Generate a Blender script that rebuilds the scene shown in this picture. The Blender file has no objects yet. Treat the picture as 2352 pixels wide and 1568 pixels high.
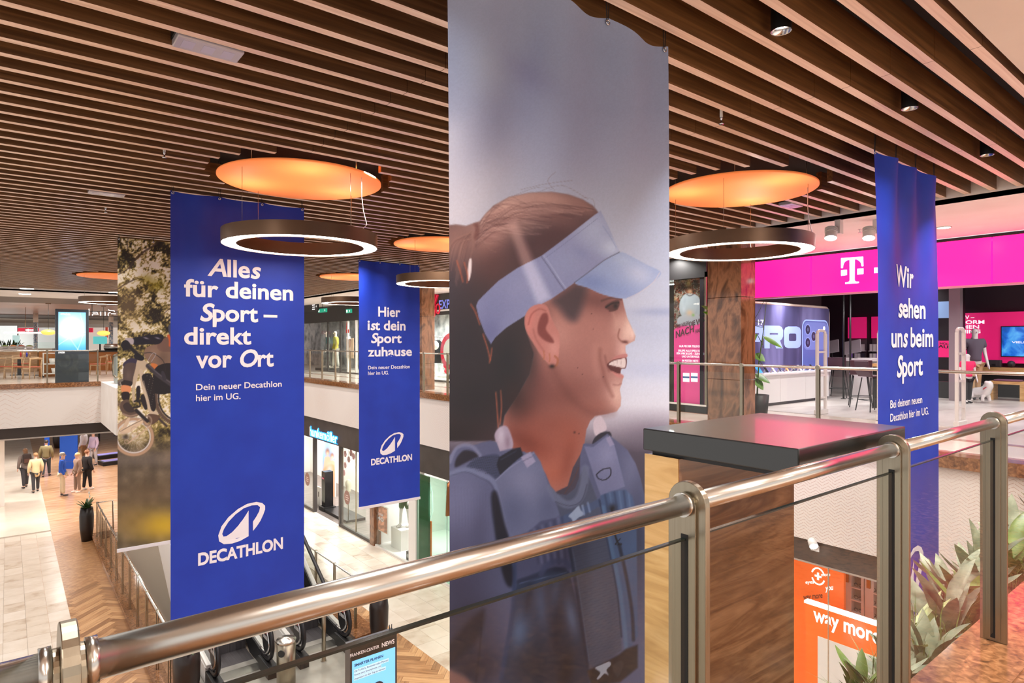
import bpy, math, random, os
import numpy as np
from mathutils import Vector, Matrix
random.seed(7)
np.random.seed(7)
sc = bpy.context.scene
COL = sc.collection
# ------------------------------------------------------------------ camera
# world: X runs along the mall's void (towards the right), Y across it, Z up; upper floor is Z = 0
F, CX, HY, E = 1446.0, 1176.0, 786.0, 1.36
ANG = math.radians(38.69)
SA, CA = math.sin(ANG), math.cos(ANG)
cam_d = bpy.data.cameras.new('camera')
cam = bpy.data.objects.new('camera', cam_d)
COL.objects.link(cam)
cam.location = (0, 0, E)
cam.rotation_euler = (math.pi / 2, 0, -ANG)
cam_d.sensor_width = 36.0
cam_d.lens = F / 2352 * 36
cam_d.shift_y = (HY - 784) / 2352
cam_d.clip_start = 0.05
sc.camera = cam
# ------------------------------------------------------------------ light of the place
world = bpy.data.worlds.new('mall_ambient')
sc.world = world
world.use_nodes = True
bg = world.node_tree.nodes['Background']
bg.inputs['Color'].default_value = (1.0, 0.96, 0.93, 1)
bg.inputs['Strength'].default_value = 0.9
vs = sc.view_settings
vs.view_transform = 'Standard'
vs.look = 'None'
vs.gamma = 1.0
vs.use_curve_mapping = False
vs.exposure = 0.3
try:
    sc.cycles.caustics_reflective = False
    sc.cycles.caustics_refractive = False
    sc.cycles.max_bounces = 6
    sc.cycles.diffuse_bounces = 3
    sc.cycles.glossy_bounces = 3
    sc.cycles.transparent_max_bounces = 16
    sc.cycles.use_adaptive_sampling = True
    sc.cycles.adaptive_threshold = 0.04
    sc.cycles.sample_clamp_indirect = 6.0
except Exception:
    pass
G = -4.92          # ground floor level
CZ = 3.10          # underside of the slats
BZ = 3.03          # underside of the white corridor ceiling
XT, YN, YF = 8.8, 0.97, 25.8   # edges of the void
# ------------------------------------------------------------------ measuring helpers
def cdir(px, py):
    a = (px - CX) / F
    return Vector((SA + CA * a, CA - SA * a, (HY - py) / F))
CAMP = Vector((0, 0, E))
def onX(px, py, X):
    d = cdir(px, py); return CAMP + d * (X / d.x)
def onY(px, py, Y):
    d = cdir(px, py); return CAMP + d * (Y / d.y)
def onZ(px, py, Z):
    d = cdir(px, py); return CAMP + d * ((Z - E) / d.z)
def atD(px, py, D):
    return CAMP + cdir(px, py) * D
def proj(x, y, z):
    d = SA * x + CA * y; r = CA * x - SA * y
    return CX + F * r / d, HY - F * (z - E) / d
# ------------------------------------------------------------------ object helpers
WM = {}
def setp(o, label=None, cat=None, group=None, kind=None):
    if label: o['label'] = label
    if cat: o['category'] = cat
    if group: o['group'] = group
    if kind: o['kind'] = kind
    return o
def thing(name, label, cat, loc=(0, 0, 0), group=None, rz=0.0):
    o = bpy.data.objects.new(name, None)
    o.empty_display_size = 0.1
    COL.objects.link(o)
    o.location = loc
    o.rotation_euler = (0, 0, rz)
    WM[o.name] = Matrix.Translation(Vector(loc)) @ Matrix.Rotation(rz, 4, 'Z')
    return setp(o, label, cat, group)
class MB:
    """collects vertices and faces of one mesh"""
    def __init__(s): s.v = []; s.f = []; s.sm = []; s.mi = []
    def add(s, vs_, fs, smooth=False, mi=0):
        k = len(s.v); s.v += [tuple(p) for p in vs_]
        for f in fs:
            s.f.append(tuple(i + k for i in f)); s.sm.append(smooth); s.mi.append(mi)
        return s
    def box(s, x0, x1, y0, y1, z0, z1, mi=0):
        v = [(x, y, z) for z in (z0, z1) for y in (y0, y1) for x in (x0, x1)]
        return s.add(v, [(0, 2, 3, 1), (4, 5, 7, 6), (0, 1, 5, 4), (2, 6, 7, 3), (0, 4, 6, 2), (1, 3, 7, 5)], mi=mi)
    def cbox(s, c, sx, sy, sz, mi=0):
        return s.box(c[0] - sx / 2, c[0] + sx / 2, c[1] - sy / 2, c[1] + sy / 2, c[2] - sz / 2, c[2] + sz / 2, mi)
    def beam(s, a, b, w, h, up=(0, 0, 1), mi=0):
        a = Vector(a); b = Vector(b); d = (b - a).normalized()
        u = Vector(up); sd = d.cross(u)
        if sd.length < 1e-5: sd = d.cross(Vector((1, 0, 0)))
        sd.normalize(); up2 = sd.cross(d)
        v = []
        for p in (a, b):
            for i, j in ((-1, -1), (1, -1), (1, 1), (-1, 1)):
                v.append(p + sd * (i * w / 2) + up2 * (j * h / 2))
        return s.add(v, [(0, 1, 2, 3), (7, 6, 5, 4), (0, 4, 5, 1), (1, 5, 6, 2), (2, 6, 7, 3), (3, 7, 4, 0)], mi=mi)
    def tube(s, pts, r, n=10, closed=False, caps=True, mi=0):
        pts = [Vector(p) for p in pts]; m = len(pts)
        rs = r if isinstance(r, (list, tuple)) else [r] * m
        v = []; prev = None
        for i, p in enumerate(pts):
            if closed: d = pts[(i + 1) % m] - pts[i - 1]
            else: d = pts[min(i + 1, m - 1)] - pts[max(i - 1, 0)]
            d.normalize()
            if prev is None:
                u = Vector((0, 0, 1)) if abs(d.z) < 0.9 else Vector((1, 0, 0))
                a = d.cross(u).normalized()
            else:
                a = prev - d * prev.dot(d)
                a = a.normalized() if a.length > 1e-6 else d.cross(Vector((0, 0, 1))).normalized()
            prev = a; b = d.cross(a)
            for k in range(n):
                t = 2 * math.pi * k / n
                v.append(p + (a * math.cos(t) + b * math.sin(t)) * rs[i])
        fs = []
        for i in range(m if closed else m - 1):
            j = (i + 1) % m
            for k in range(n):
                l = (k + 1) % n
                fs.append((i * n + k, i * n + l, j * n + l, j * n + k))
        s.add(v, fs, True, mi)
        if caps and not closed:
            k0 = len(s.v) - m * n
            s.f.append(tuple(k0 + k for k in range(n - 1, -1, -1))); s.sm.append(False); s.mi.append(mi)
            s.f.append(tuple(k0 + (m - 1) * n + k for k in range(n))); s.sm.append(False); s.mi.append(mi)
        return s
    def cyl(s, a, b, r, n=16, mi=0): return s.tube([a, b], r, n, mi=mi)
    def lathe(s, prof, c=(0, 0, 0), n=32, smooth=True, mi=0, close=False):
        v = []
        for k in range(n):
            t = 2 * math.pi * k / n
            for r, z in prof: v.append((c[0] + r * math.cos(t), c[1] + r * math.sin(t), c[2] + z))
        m = len(prof); fs = []
        for k in range(n):
            l = (k + 1) % n
            for i in range(m if close else m - 1):
                j = (i + 1) % m
                fs.append((k * m + i, l * m + i, l * m + j, k * m + j))
        return s.add(v, fs, smooth, mi)
    def ball(s, c, rx, ry=None, rz=None, n=12, m=8, mi=0):
        ry = ry or rx; rz = rz or rx
        v = [(c[0], c[1], c[2] + rz)]
        for i in range(1, m):
            t = math.pi * i / m
            for k in range(n):
                a = 2 * math.pi * k / n
                v.append((c[0] + rx * math.sin(t) * math.cos(a), c[1] + ry * math.sin(t) * math.sin(a), c[2] + rz * math.cos(t)))
        v.append((c[0], c[1], c[2] - rz)); fs = []
        for k in range(n): fs.append((0, 1 + k, 1 + (k + 1) % n))
        for i in range(m - 2):
            for k in range(n):
                l = (k + 1) % n
                fs.append((1 + i * n + k, 1 + (i + 1) * n + k, 1 + (i + 1) * n + l, 1 + i * n + l))
        e = len(v) - 1; o = 1 + (m - 2) * n
        for k in range(n): fs.append((e, o + (k + 1) % n, o + k))
        return s.add(v, fs, True, mi)
    def prism(s, poly, O, U, V, N, t, mi=0):
        """polygon in the (U, V) plane at O, extruded by t along N"""
        O, U, V, N = Vector(O), Vector(U), Vector(V), Vector(N)
        n = len(poly); a = [O + U * p[0] + V * p[1] for p in poly]; b = [p + N * t for p in a]
        fs = [tuple(range(n - 1, -1, -1)), tuple(range(n, 2 * n))] + [(i, (i + 1) % n, n + (i + 1) % n, n + i) for i in range(n)]
        return s.add(a + b, fs, mi=mi)
    def quad(s, a, b, c, d, mi=0): return s.add([a, b, c, d], [(0, 1, 2, 3)], mi=mi)
    def mesh(s, name, mats, M=None):
        me = bpy.data.meshes.new(name)
        v = s.v
        if M is not None: v = [tuple(M @ Vector(p)) for p in v]
        me.from_pydata(v, [], s.f)
        if not isinstance(mats, (list, tuple)): mats = [mats]
        for m in mats: me.materials.append(m)
        me.polygons.foreach_set('use_smooth', s.sm)
        if len(mats) > 1: me.polygons.foreach_set('material_index', s.mi)
        me.update()
        return me
    def build(s, name, mats, parent=None, local=False, bevel=0.0, recalc=False):
        P = WM.get(parent.name) if parent else None
        me = s.mesh(name, mats, None if (local or P is None) else P.inverted())
        if recalc:
            import bmesh
            bm = bmesh.new(); bm.from_mesh(me); bmesh.ops.recalc_face_normals(bm, faces=bm.faces); bm.to_mesh(me); bm.free()
        o = bpy.data.objects.new(name, me); COL.objects.link(o)
        if parent: o.parent = parent
        WM[o.name] = P.copy() if P else Matrix.Identity(4)
        if bevel:
            md = o.modifiers.new('bevel', 'BEVEL'); md.width = bevel; md.segments = 2; md.limit_method = 'ANGLE'
        return o
def box(*a): return MB().box(*a)
def place(mesh, name, parent, loc, rz=0.0):
    """another object with shared mesh data, loc in world, parent unrotated"""
    o = bpy.data.objects.new(name, mesh); COL.objects.link(o)
    if parent:
        o.parent = parent
        o.location = WM[parent.name].inverted() @ Vector(loc)
    else: o.location = loc
    if rz: o.rotation_euler = (0, 0, rz)
    WM[o.name] = Matrix.Translation(Vector(loc)) @ Matrix.Rotation(rz, 4, 'Z')
    return o
def dup(root, loc, rz=None, label=None, group=None, scale=None):
    def cp(o, par):
        c = o.copy(); COL.objects.link(c); c.parent = par
        for ch in o.children: cp(ch, c)
        return c
    r = cp(root, None)
    r.location = loc
    if rz is not None: r.rotation_euler = (0, 0, rz)
    if scale: r.scale = (scale,) * 3
    if label: r['label'] = label
    if group: r['group'] = group
    WM[r.name] = Matrix.Translation(Vector(loc)) @ Matrix.Rotation(r.rotation_euler.z, 4, 'Z')
    return r
# ------------------------------------------------------------------ materials
def lin(c):
    out = []
    for x in c[:3]:
        x = x / 255.0
        out.append(x / 12.92 if x <= 0.04045 else ((x + 0.055) / 1.055) ** 2.4)
    return (*out, 1.0)
MATS = {}
def P(name, c, rough=0.5, metal=0.0, emit=0.0, ecol=None, spec=0.5, alpha=None, coat=0.0):
    if name in MATS: return MATS[name]
    m = bpy.data.materials.new(name); m.use_nodes = True
    b = m.node_tree.nodes['Principled BSDF']
    b.inputs['Base Color'].default_value = lin(c)
    b.inputs['Roughness'].default_value = rough
    b.inputs['Metallic'].default_value = metal
    b.inputs['Specular IOR Level'].default_value = spec
    b.inputs['Coat Weight'].default_value = coat
    if emit:
        b.inputs['Emission Color'].default_value = lin(ecol or c)
        b.inputs['Emission Strength'].default_value = emit
        if emit < 3 and 'magenta_lightbox' not in name: m.cycles.emission_sampling = 'NONE'   # weak glow: found by bounced rays
    MATS[name] = m
    return m
def N(m, t, **kw):
    n = m.node_tree.nodes.new(t)
    for k, v in kw.items():
        if k in n.inputs: n.inputs[k].default_value = v
        else: setattr(n, k, v)
    return n
def L(m, a, b): m.node_tree.links.new(a, b)
def coords(m, scale=(1, 1, 1), kind='Position', rot=(0, 0, 0)):
    if kind == 'Position': src = N(m, 'ShaderNodeNewGeometry').outputs['Position']
    else: src = N(m, 'ShaderNodeTexCoord').outputs[kind]
    mp = N(m, 'ShaderNodeMapping'); mp.inputs['Scale'].default_value = scale; mp.inputs['Rotation'].default_value = rot
    L(m, src, mp.inputs['Vector'])
    return mp.outputs['Vector']
def ramp(m, fac, stops):
    r = N(m, 'ShaderNodeValToRGB'); e = r.color_ramp.elements
    while len(e) < len(stops): e.new(0.5)
    for i, (p, c) in enumerate(stops): e[i].position = p; e[i].color = lin(c)
    L(m, fac, r.inputs['Fac'])
    return r.outputs['Color']
def math_(m, op, a, b=None, clamp=False):
    n = N(m, 'ShaderNodeMath', operation=op, use_clamp=clamp)
    for i, x in enumerate((a, b)):
        if x is None: continue
        if isinstance(x, (int, float)): n.inputs[i].default_value = x
        else: L(m, x, n.inputs[i])
    return n.outputs[0]
def noisy(name, stops, scale=(4, 4, 4), detail=5.0, distort=0.0, rough=0.5, metal=0.0, kind='Position', bump=0.0, rnd=0.0, spec=0.5, rot=(0, 0, 0), nscale=1.0, coat=0.0):
    """a material whose colour follows stretched noise: wood, stone, cloth"""
    if name in MATS: return MATS[name]
    m = P(name, stops[0][1], rough, metal, spec=spec, coat=coat)
    b = m.node_tree.nodes['Principled BSDF']
    vec = coords(m, scale, kind, rot)
    if rnd:
        oi = N(m, 'ShaderNodeObjectInfo')
        ad = N(m, 'ShaderNodeVectorMath', operation='ADD')
        mu = math_(m, 'MULTIPLY', oi.outputs['Random'], 37.0)
        L(m, vec, ad.inputs[0]); L(m, mu, ad.inputs[1]); vec = ad.outputs[0]
    nz = N(m, 'ShaderNodeTexNoise', Scale=nscale, Detail=detail, Distortion=distort)
    L(m, vec, nz.inputs['Vector'])
    fac = nz.outputs['Fac']
    if rnd:
        o2 = math_(m, 'MULTIPLY', math_(m, 'SUBTRACT', oi.outputs['Random'], 0.5), rnd)
        fac = math_(m, 'ADD', fac, o2)
    L(m, ramp(m, fac, stops), b.inputs['Base Color'])
    if bump:
        bp = N(m, 'ShaderNodeBump', Strength=bump, Distance=0.01)
        L(m, nz.outputs['Fac'], bp.inputs['Height']); L(m, bp.outputs['Normal'], b.inputs['Normal'])
    return m
def glass_mat(name, tint=(255, 255, 255), refl=0.5, ior=1.45):
    """clear pane: transparent with fresnel reflection"""
    if name in MATS: return MATS[name]
    m = bpy.data.materials.new(name); m.use_nodes = True
    nt = m.node_tree; nt.nodes.clear()
    out = nt.nodes.new('ShaderNodeOutputMaterial')
    tr = N(m, 'ShaderNodeBsdfTransparent'); tr.inputs['Color'].default_value = lin(tint)
    gl = N(m, 'ShaderNodeBsdfGlossy'); gl.inputs['Roughness'].default_value = 0.02
    fr = N(m, 'ShaderNodeFresnel', IOR=ior)
    ge = N(m, 'ShaderNodeNewGeometry')
    f2 = math_(m, 'MULTIPLY', math_(m, 'MULTIPLY', fr.outputs[0], refl), math_(m, 'SUBTRACT', 1.0, ge.outputs['Backfacing']))
    mx = N(m, 'ShaderNodeMixShader')
    L(m, f2, mx.inputs[0]); L(m, tr.outputs[0], mx.inputs[1]); L(m, gl.outputs[0], mx.inputs[2]); L(m, mx.outputs[0], out.inputs['Surface'])
    MATS[name] = m
    return m
def attr_mat(name, rough=0.6, gain=1.0, emit=0.0):
    m = P(name, (200, 200, 200), rough)
    b = m.node_tree.nodes['Principled BSDF']
    a = N(m, 'ShaderNodeAttribute', attribute_name='print')
    L(m, a.outputs['Color'], b.inputs['Base Color'])
    if emit:
        L(m, a.outputs['Color'], b.inputs['Emission Color']); b.inputs['Emission Strength'].default_value = emit
        m.cycles.emission_sampling = 'NONE'
    return m
# ------------------------------------------------------------------ lettering
FONT = None
for _p in () and (os.path.join(bpy.utils.resource_path('LOCAL'), 'datafiles', 'fonts', 'Inter.woff2'),):
    try:
        FONT = bpy.data.fonts.load(_p)
    except Exception:
        FONT = None
_tc = {}
SCRATCH = bpy.data.scenes.new('scratch')   # small scene for evaluating text and skins quickly, removed at the end
def text_raw(s, bold=0.0, shear=0.0):
    """flat triangulated lettering, size 1, as (verts, faces)"""
    key = (s, bold, shear)
    if key in _tc: return _tc[key]
    cu = bpy.data.curves.new('lettering', 'FONT')
    cu.body = s
    if FONT: cu.font = FONT
    cu.shear = shear
    ob = bpy.data.objects.new('lettering', cu); SCRATCH.collection.objects.link(ob)
    SCRATCH.view_layers[0].update(); dg = SCRATCH.view_layers[0].depsgraph
    oe = ob.evaluated_get(dg)
    cv = oe.to_curve(dg)
    loops = []
    for sp in cv.splines:
        bp = sp.bezier_points; n = len(bp); q = []
        for i in range(n):
            p0, p3 = bp[i].co, bp[(i + 1) % n].co; p1, p2 = bp[i].handle_right, bp[(i + 1) % n].handle_left
            d = (p3 - p0); straight = d.length < 1e-6 or (abs(d.cross(p1 - p0).z) + abs(d.cross(p2 - p0).z)) < 1e-4 * max(d.length, 1e-3)
            for t in ([0.0] if straight else [0.0, 0.25, 0.5, 0.75]):
                w = p0 * (1 - t) ** 3 + p1 * 3 * t * (1 - t) ** 2 + p2 * 3 * t * t * (1 - t) + p3 * t ** 3
                if not q or (abs(w.x - q[-1][0]) + abs(w.y - q[-1][1])) > 1e-5: q.append((w.x, w.y))
        if len(q) > 2: loops.append(np.array(q))
    oe.to_curve_clear(); bpy.data.objects.remove(ob); bpy.data.curves.remove(cu)
    area = lambda q: 0.5 * np.sum(q[:, 0] * np.roll(q[:, 1], -1) - np.roll(q[:, 0], -1) * q[:, 1])
    big = max(loops, key=lambda q: abs(area(q))) if loops else None
    sg = np.sign(area(big)) if loops else 1
    if bold:
        for i, q in enumerate(loops):
            e0 = q - np.roll(q, 1, 0); e1 = np.roll(q, -1, 0) - q
            n0 = np.stack([e0[:, 1], -e0[:, 0]], 1) / (np.linalg.norm(e0, axis=1)[:, None] + 1e-9)
            n1 = np.stack([e1[:, 1], -e1[:, 0]], 1) / (np.linalg.norm(e1, axis=1)[:, None] + 1e-9)
            m = n0 + n1; m = m / (np.sum(m * m, 1)[:, None] / 2 + 0.35)
            loops[i] = q + m * bold * sg
    outs = [q for q in loops if np.sign(area(q)) == sg]; holes = [q for q in loops if np.sign(area(q)) != sg]
    def inside(p, q):
        r = False
        for a_, b_ in zip(q, np.roll(q, -1, 0)):
            if (a_[1] > p[1]) != (b_[1] > p[1]) and p[0] < (b_[0] - a_[0]) * (p[1] - a_[1]) / (b_[1] - a_[1]) + a_[0]: r = not r
        return r
    from mathutils.geometry import tessellate_polygon
    vs_, fs = [], []
    for q in outs:
        hs = [h for h in holes if inside(h[0], q) and inside(h[len(h) // 2], q)]
        pl = [[Vector((x, y, 0)) for x, y in r] for r in [q] + hs]
        k = len(vs_)
        for r in [q] + hs: vs_ += [tuple(p) for p in r]
        for tri in tessellate_polygon(pl): fs.append(tuple(k + i for i in tri))
    vs_ = np.array(vs_).reshape(-1, 2)
    out = []
    for f in fs:
        a_, b_, c_ = vs_[f[0]], vs_[f[1]], vs_[f[2]]
        out.append(f if (b_[0] - a_[0]) * (c_[1] - a_[1]) - (b_[1] - a_[1]) * (c_[0] - a_[0]) > 0 else f[::-1])
    _tc[key] = (vs_, out)
    return _tc[key]
def text_w(s, bold=0.0):
    a = text_raw(s + '|', bold)[0]; b = text_raw('|', bold)[0]
    return a[:, 0].max() - b[:, 0].max()
def runs(parts, bold=0.02):
    """a line of several runs, each (text, shear), as a list of words, each (verts, faces)"""
    words = []; cur = None; x = 0.0
    for s, sh in parts:
        i = 0
        while i < len(s):
            if s[i] == ' ': cur = None; i += 1; continue
            j = i
            while j < len(s) and s[j] != ' ': j += 1
            v, f = text_raw(s[i:j], bold, sh)
            ox = x + (text_w(s[:i], bold) if i else 0.0)
            if cur is None: cur = [[], [], 0]; words.append(cur)
            cur[0].append(v + np.array([ox, 0])); cur[1] += [tuple(k + cur[2] for k in p) for p in f]; cur[2] += len(v)
            i = j
        x += text_w(s, bold)
    return [(np.concatenate(w[0]), w[1]) for w in words]
CAP = 0.727
def letter(name, parts, mat, parent, O, U, V, width=None, cap=0.1, bold=0.02, lift=None, align='l', thick=0.0):
    """lettering at O (left end of the baseline) along U, up V; cap height in metres, width fits the run"""
    if isinstance(parts, str): parts = [(parts, 0.0)]
    ws = runs(parts, bold)
    x0, x1 = min(v[:, 0].min() for v, f in ws), max(v[:, 0].max() for v, f in ws)
    sy = cap / CAP; sx = (width / (x1 - x0)) if width else sy
    O, U, V = Vector(O), Vector(U).normalized(), Vector(V).normalized()
    if lift: O = O + Vector(lift)
    off = {'l': 0.0, 'c': -(x1 - x0) * sx / 2, 'r': -(x1 - x0) * sx}[align]
    out = []
    for v, f in ws:
        m = MB()
        m.add([O + U * ((p[0] - x0) * sx + off) + V * (p[1] * sy) for p in v], f)
        out.append(m.build(name, mat, parent))
    return out
# ------------------------------------------------------------------ area lamps; ceiling fill set in grids without fixtures
def lamp(name, loc, power, size=0.25, color=(1, 0.96, 0.92), spread=2.6, parent=None, target=None):
    ld = bpy.data.lights.new(name, 'AREA'); ld.shape = 'DISK'; ld.size = size; ld.energy = power; ld.color = color; ld.spread = spread
    o = bpy.data.objects.new(name, ld); COL.objects.link(o); o.location = loc
    if target is not None:
        o.rotation_euler = (Vector(target) - Vector(loc)).to_track_quat('-Z', 'Y').to_euler()
    if parent: o.parent = parent; o.location = WM[parent.name].inverted() @ Vector(loc)
    return o
VOID_W, CORR_W, NEAR_W, STORE_W, LOWC_W = 40, 30, 62, 34, 44
for ix, x in enumerate((0.4, 2.9, 5.2, 7.6)):
    for iy in range(8):
        lamp('ceiling_fill', (x, 1.9 + iy * 3.2 + (ix % 2) * 0.9, CZ - 0.005), VOID_W, 0.22)
for iy in range(9): lamp('ceiling_fill', (10.1, -2.5 + iy * 3.4, BZ - 0.006), CORR_W, 0.22)
for x in (-1.5, 1.2, 3.9, 6.6):
    for y in (-0.9, -3.4): lamp('ceiling_fill', (x, y, 3.07), NEAR_W, 0.3)  # unseen lamps behind the camera, added to light railing and runner banner
for x in (-1.5, 1.5, 4.5):
    for y in (27.5, 33, 39, 46): lamp('ceiling_fill', (x, y, 2.99), CORR_W * 1.3, 0.3)
for x in (-1.0, 1.5, 4.0):
    for y in (28, 32, 36, 41): lamp('ceiling_fill', (x, y, -1.83), LOWC_W * 1.2, 0.3)
# ------------------------------------------------------------------ surface materials
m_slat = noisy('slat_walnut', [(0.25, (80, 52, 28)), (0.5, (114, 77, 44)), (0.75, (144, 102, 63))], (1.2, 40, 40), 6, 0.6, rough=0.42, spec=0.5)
m_slatb = noisy('slat_lit_underside', [(0.25, (214, 176, 152)), (0.5, (238, 204, 180)), (0.75, (250, 222, 200))], (1.2, 40, 40), 6, 0.6, rough=0.30, spec=0.6)  # same walnut; light bounced off the floor painted in as a paler underside
m_sub = P('ceiling_void', (38, 24, 16), 0.8)
m_white = noisy('white_paint', [(0.3, (232, 222, 214)), (0.7, (240, 232, 226))], (1.5, 1.5, 1.5), 3, rough=0.55)
m_beige = noisy('beige_paint', [(0.3, (222, 205, 190)), (0.7, (230, 214, 200))], (1.5, 1.5, 1.5), 3, rough=0.6)
m_grey = P('grey_paint', (120, 108, 102), 0.6)
m_dark = noisy('dark_fascia', [(0.3, (58, 52, 50)), (0.7, (72, 66, 63))], (2, 2, 2), 3, rough=0.5)
m_black = P('black_paint', (22, 21, 22), 0.45)
m_tile = noisy('cream_tile', [(0.12, (190, 170, 150)), (0.3, (212, 197, 180)), (0.6, (222, 209, 194)), (0.85, (228, 217, 204))], (3, 3, 3), 6, rough=0.22, rnd=0.5, spec=0.5)
m_grout = P('grout', (160, 146, 130), 0.8)
m_plank = noisy('herringbone_oak', [(0.2, (136, 94, 60)), (0.5, (176, 128, 86)), (0.8, (206, 160, 114))], (2, 26, 20), 6, 0.8, rough=0.28, kind='Object', rnd=0.55)
m_far_wood = noisy('far_wood_floor', [(0.3, (176, 128, 90)), (0.5, (202, 158, 120)), (0.7, (218, 180, 144))], (1.2, 9, 1), 5, 1.2, rough=0.25, rot=(0, 0, 0.8))
m_granite = noisy('granite', [(0.25, (78, 48, 30)), (0.45, (122, 80, 50)), (0.58, (150, 102, 66)), (0.75, (176, 128, 90))], (26, 26, 26), 10, 0.6, rough=0.10, spec=0.6)
m_stone = noisy('column_stone', [(0.25, (48, 30, 20)), (0.42, (104, 68, 44)), (0.56, (142, 96, 66)), (0.66, (120, 80, 54)), (0.8, (170, 130, 98))], (2.2, 2.2, 0.9), 10, 3.2, rough=0.09, spec=0.7)
m_corr = noisy('corridor_floor', [(0.3, (206, 192, 180)), (0.7, (226, 214, 203))], (1.2, 1.2, 1), 5, rough=0.16)
m_band = P('floor_band_stone', (168, 128, 112), 0.14)
m_tfloor = noisy('store_floor', [(0.3, (168, 158, 154)), (0.5, (192, 182, 178)), (0.75, (206, 198, 194))], (0.8, 2.2, 1), 6, 0.8, rough=0.3)
m_steel = noisy('brushed_steel', [(0.2, (194, 190, 182)), (0.8, (204, 200, 193))], (3, 160, 160), 3, rough=0.24, metal=1.0)
m_steel2 = noisy('satin_steel', [(0.2, (150, 140, 122)), (0.8, (162, 152, 134))], (160, 160, 3), 3, rough=0.3, metal=1.0)
m_glass = glass_mat('clear_glass', (252, 254, 252), 1.0)
m_glass2 = glass_mat('shop_glass', (248, 252, 250), 1.0)
m_glassedge = P('glass_edge', (20, 26, 22), 0.2)
def pattern_mat(name, base, line, per=0.17, sp_=0.044, th=0.48, lw=0.15):
    m = P(name, base, 0.5); b = m.node_tree.nodes['Principled BSDF']
    sp = N(m, 'ShaderNodeSeparateXYZ'); L(m, N(m, 'ShaderNodeNewGeometry').outputs['Position'], sp.inputs[0])
    u = math_(m, 'DIVIDE', math_(m, 'ADD', sp.outputs['X'], sp.outputs['Y']), per)
    fu = math_(m, 'FRACT', u)
    tri = math_(m, 'ABSOLUTE', math_(m, 'SUBTRACT', fu, 0.5))
    w = math_(m, 'ADD', math_(m, 'DIVIDE', sp.outputs['Z'], sp_), math_(m, 'MULTIPLY', tri, 2.6))
    ln = math_(m, 'LESS_THAN', math_(m, 'FRACT', w), lw)
    dash = math_(m, 'GREATER_THAN', math_(m, 'FRACT', math_(m, 'ADD', math_(m, 'MULTIPLY', u, 2.0), math_(m, 'MULTIPLY', math_(m, 'FLOOR', w), 0.37))), 0.12)
    nz = N(m, 'ShaderNodeTexNoise', Scale=0.42, Detail=0.0); L(m, coords(m, (1, 1, 0.7)), nz.inputs['Vector'])
    mask = math_(m, 'MULTIPLY', math_(m, 'SUBTRACT', nz.outputs['Fac'], th), 6.0, clamp=True)
    f = math_(m, 'MULTIPLY', math_(m, 'MULTIPLY', ln, dash), mask)
    mx = N(m, 'ShaderNodeMix', data_type='RGBA')
    L(m, f, mx.inputs[0]); mx.inputs[6].default_value = lin(base); mx.inputs[7].default_value = lin(line)
    L(m, mx.outputs[2], b.inputs['Base Color'])
    return m
m_patt = pattern_mat('chevron_parapet', (228, 219, 214), (192, 164, 152))
def struct(o): o['kind'] = 'structure'; return o
# ------------------------------------------------------------------ ground floor
floor0 = struct(MB().box(-14, 22, -6, 70, G - 0.3, G - 0.012).build('floor', m_grout))
ft = MB()
ft.box(-14, 1.12, 26.1, 70, G - 0.012, G); ft.box(-14, -1.29, -6, 26.1, G - 0.012, G); ft.box(-1.29, 1.12, -6, 11.5, G - 0.012, G)
ft.box(6.58, 22, 24, 70, G - 0.012, G); ft.box(6.58, 22, -6, 8.39, G - 0.012, G); ft.box(8.79, 22, 8.39, 24, G - 0.012, G)
m_tilefar = noisy('far_tile', [(0.3, (212, 198, 182)), (0.7, (226, 214, 200))], (1, 1, 1), 5, rough=0.2)
ft.build('tile_field', m_tilefar, floor0)
MB().box(1.12, 6.58, 24.5, 70, G - 0.012, G - 0.001).build('wood_field', m_far_wood, floor0)
MB().box(1.12, 6.58, -6, 7.8, G - 0.012, G - 0.002).build('wood_field', m_far_wood, floor0)
tl = MB().box(0.002, 0.398, 0.002, 0.598, -0.012, 0.002).mesh('tile', m_tile)
tr_ = MB().box(0.002, 0.438, 0.002, 0.598, -0.012, 0.002).mesh('tile', m_tile)
for i in range(6):
    for j in range(24): place(tl, 'tile', floor0, (-1.28 + 0.4 * i, 11.5 + 0.6 * j, G))
for i in range(5):
    for j in range(26): place(tr_, 'tile', floor0, (6.58 + 0.44 * i, 8.4 + 0.6 * j, G))
PLK, PWD = 0.92, 0.154
pm = MB().box(-PLK / 2 + 0.002, PLK / 2 - 0.002, -PWD / 2 + 0.002, PWD / 2 - 0.002, -0.011, 0).mesh('plank', m_plank)
cand = []
c45, s45 = math.cos(math.pi / 4), math.sin(math.pi / 4)
for k in range(-160, 161):
    for q in range(-18, 19):
        for t in (0, 1):
            if t == 0: cx, cy = k * PWD + PLK / 2, k * PWD + PWD / 2
            else: cx, cy = k * PWD + PWD / 2, (k + 1) * PWD + PLK / 2
            cx += q * PLK; cy -= q * PLK
            X = 3.85 + (cx * c45 - cy * s45); Y = 14 + (cx * s45 + cy * c45)
            if (0.75 < X < 2.35 and 11.5 < Y < 24.9) or (0.75 < X < 6.95 and 8.1 < Y < 11.6) or (5.9 < X < 6.95 and 11.5 < Y < 14.5): cand.append((math.hypot(X, Y), X, Y, t))
cand.sort()
pf = MB()
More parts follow.
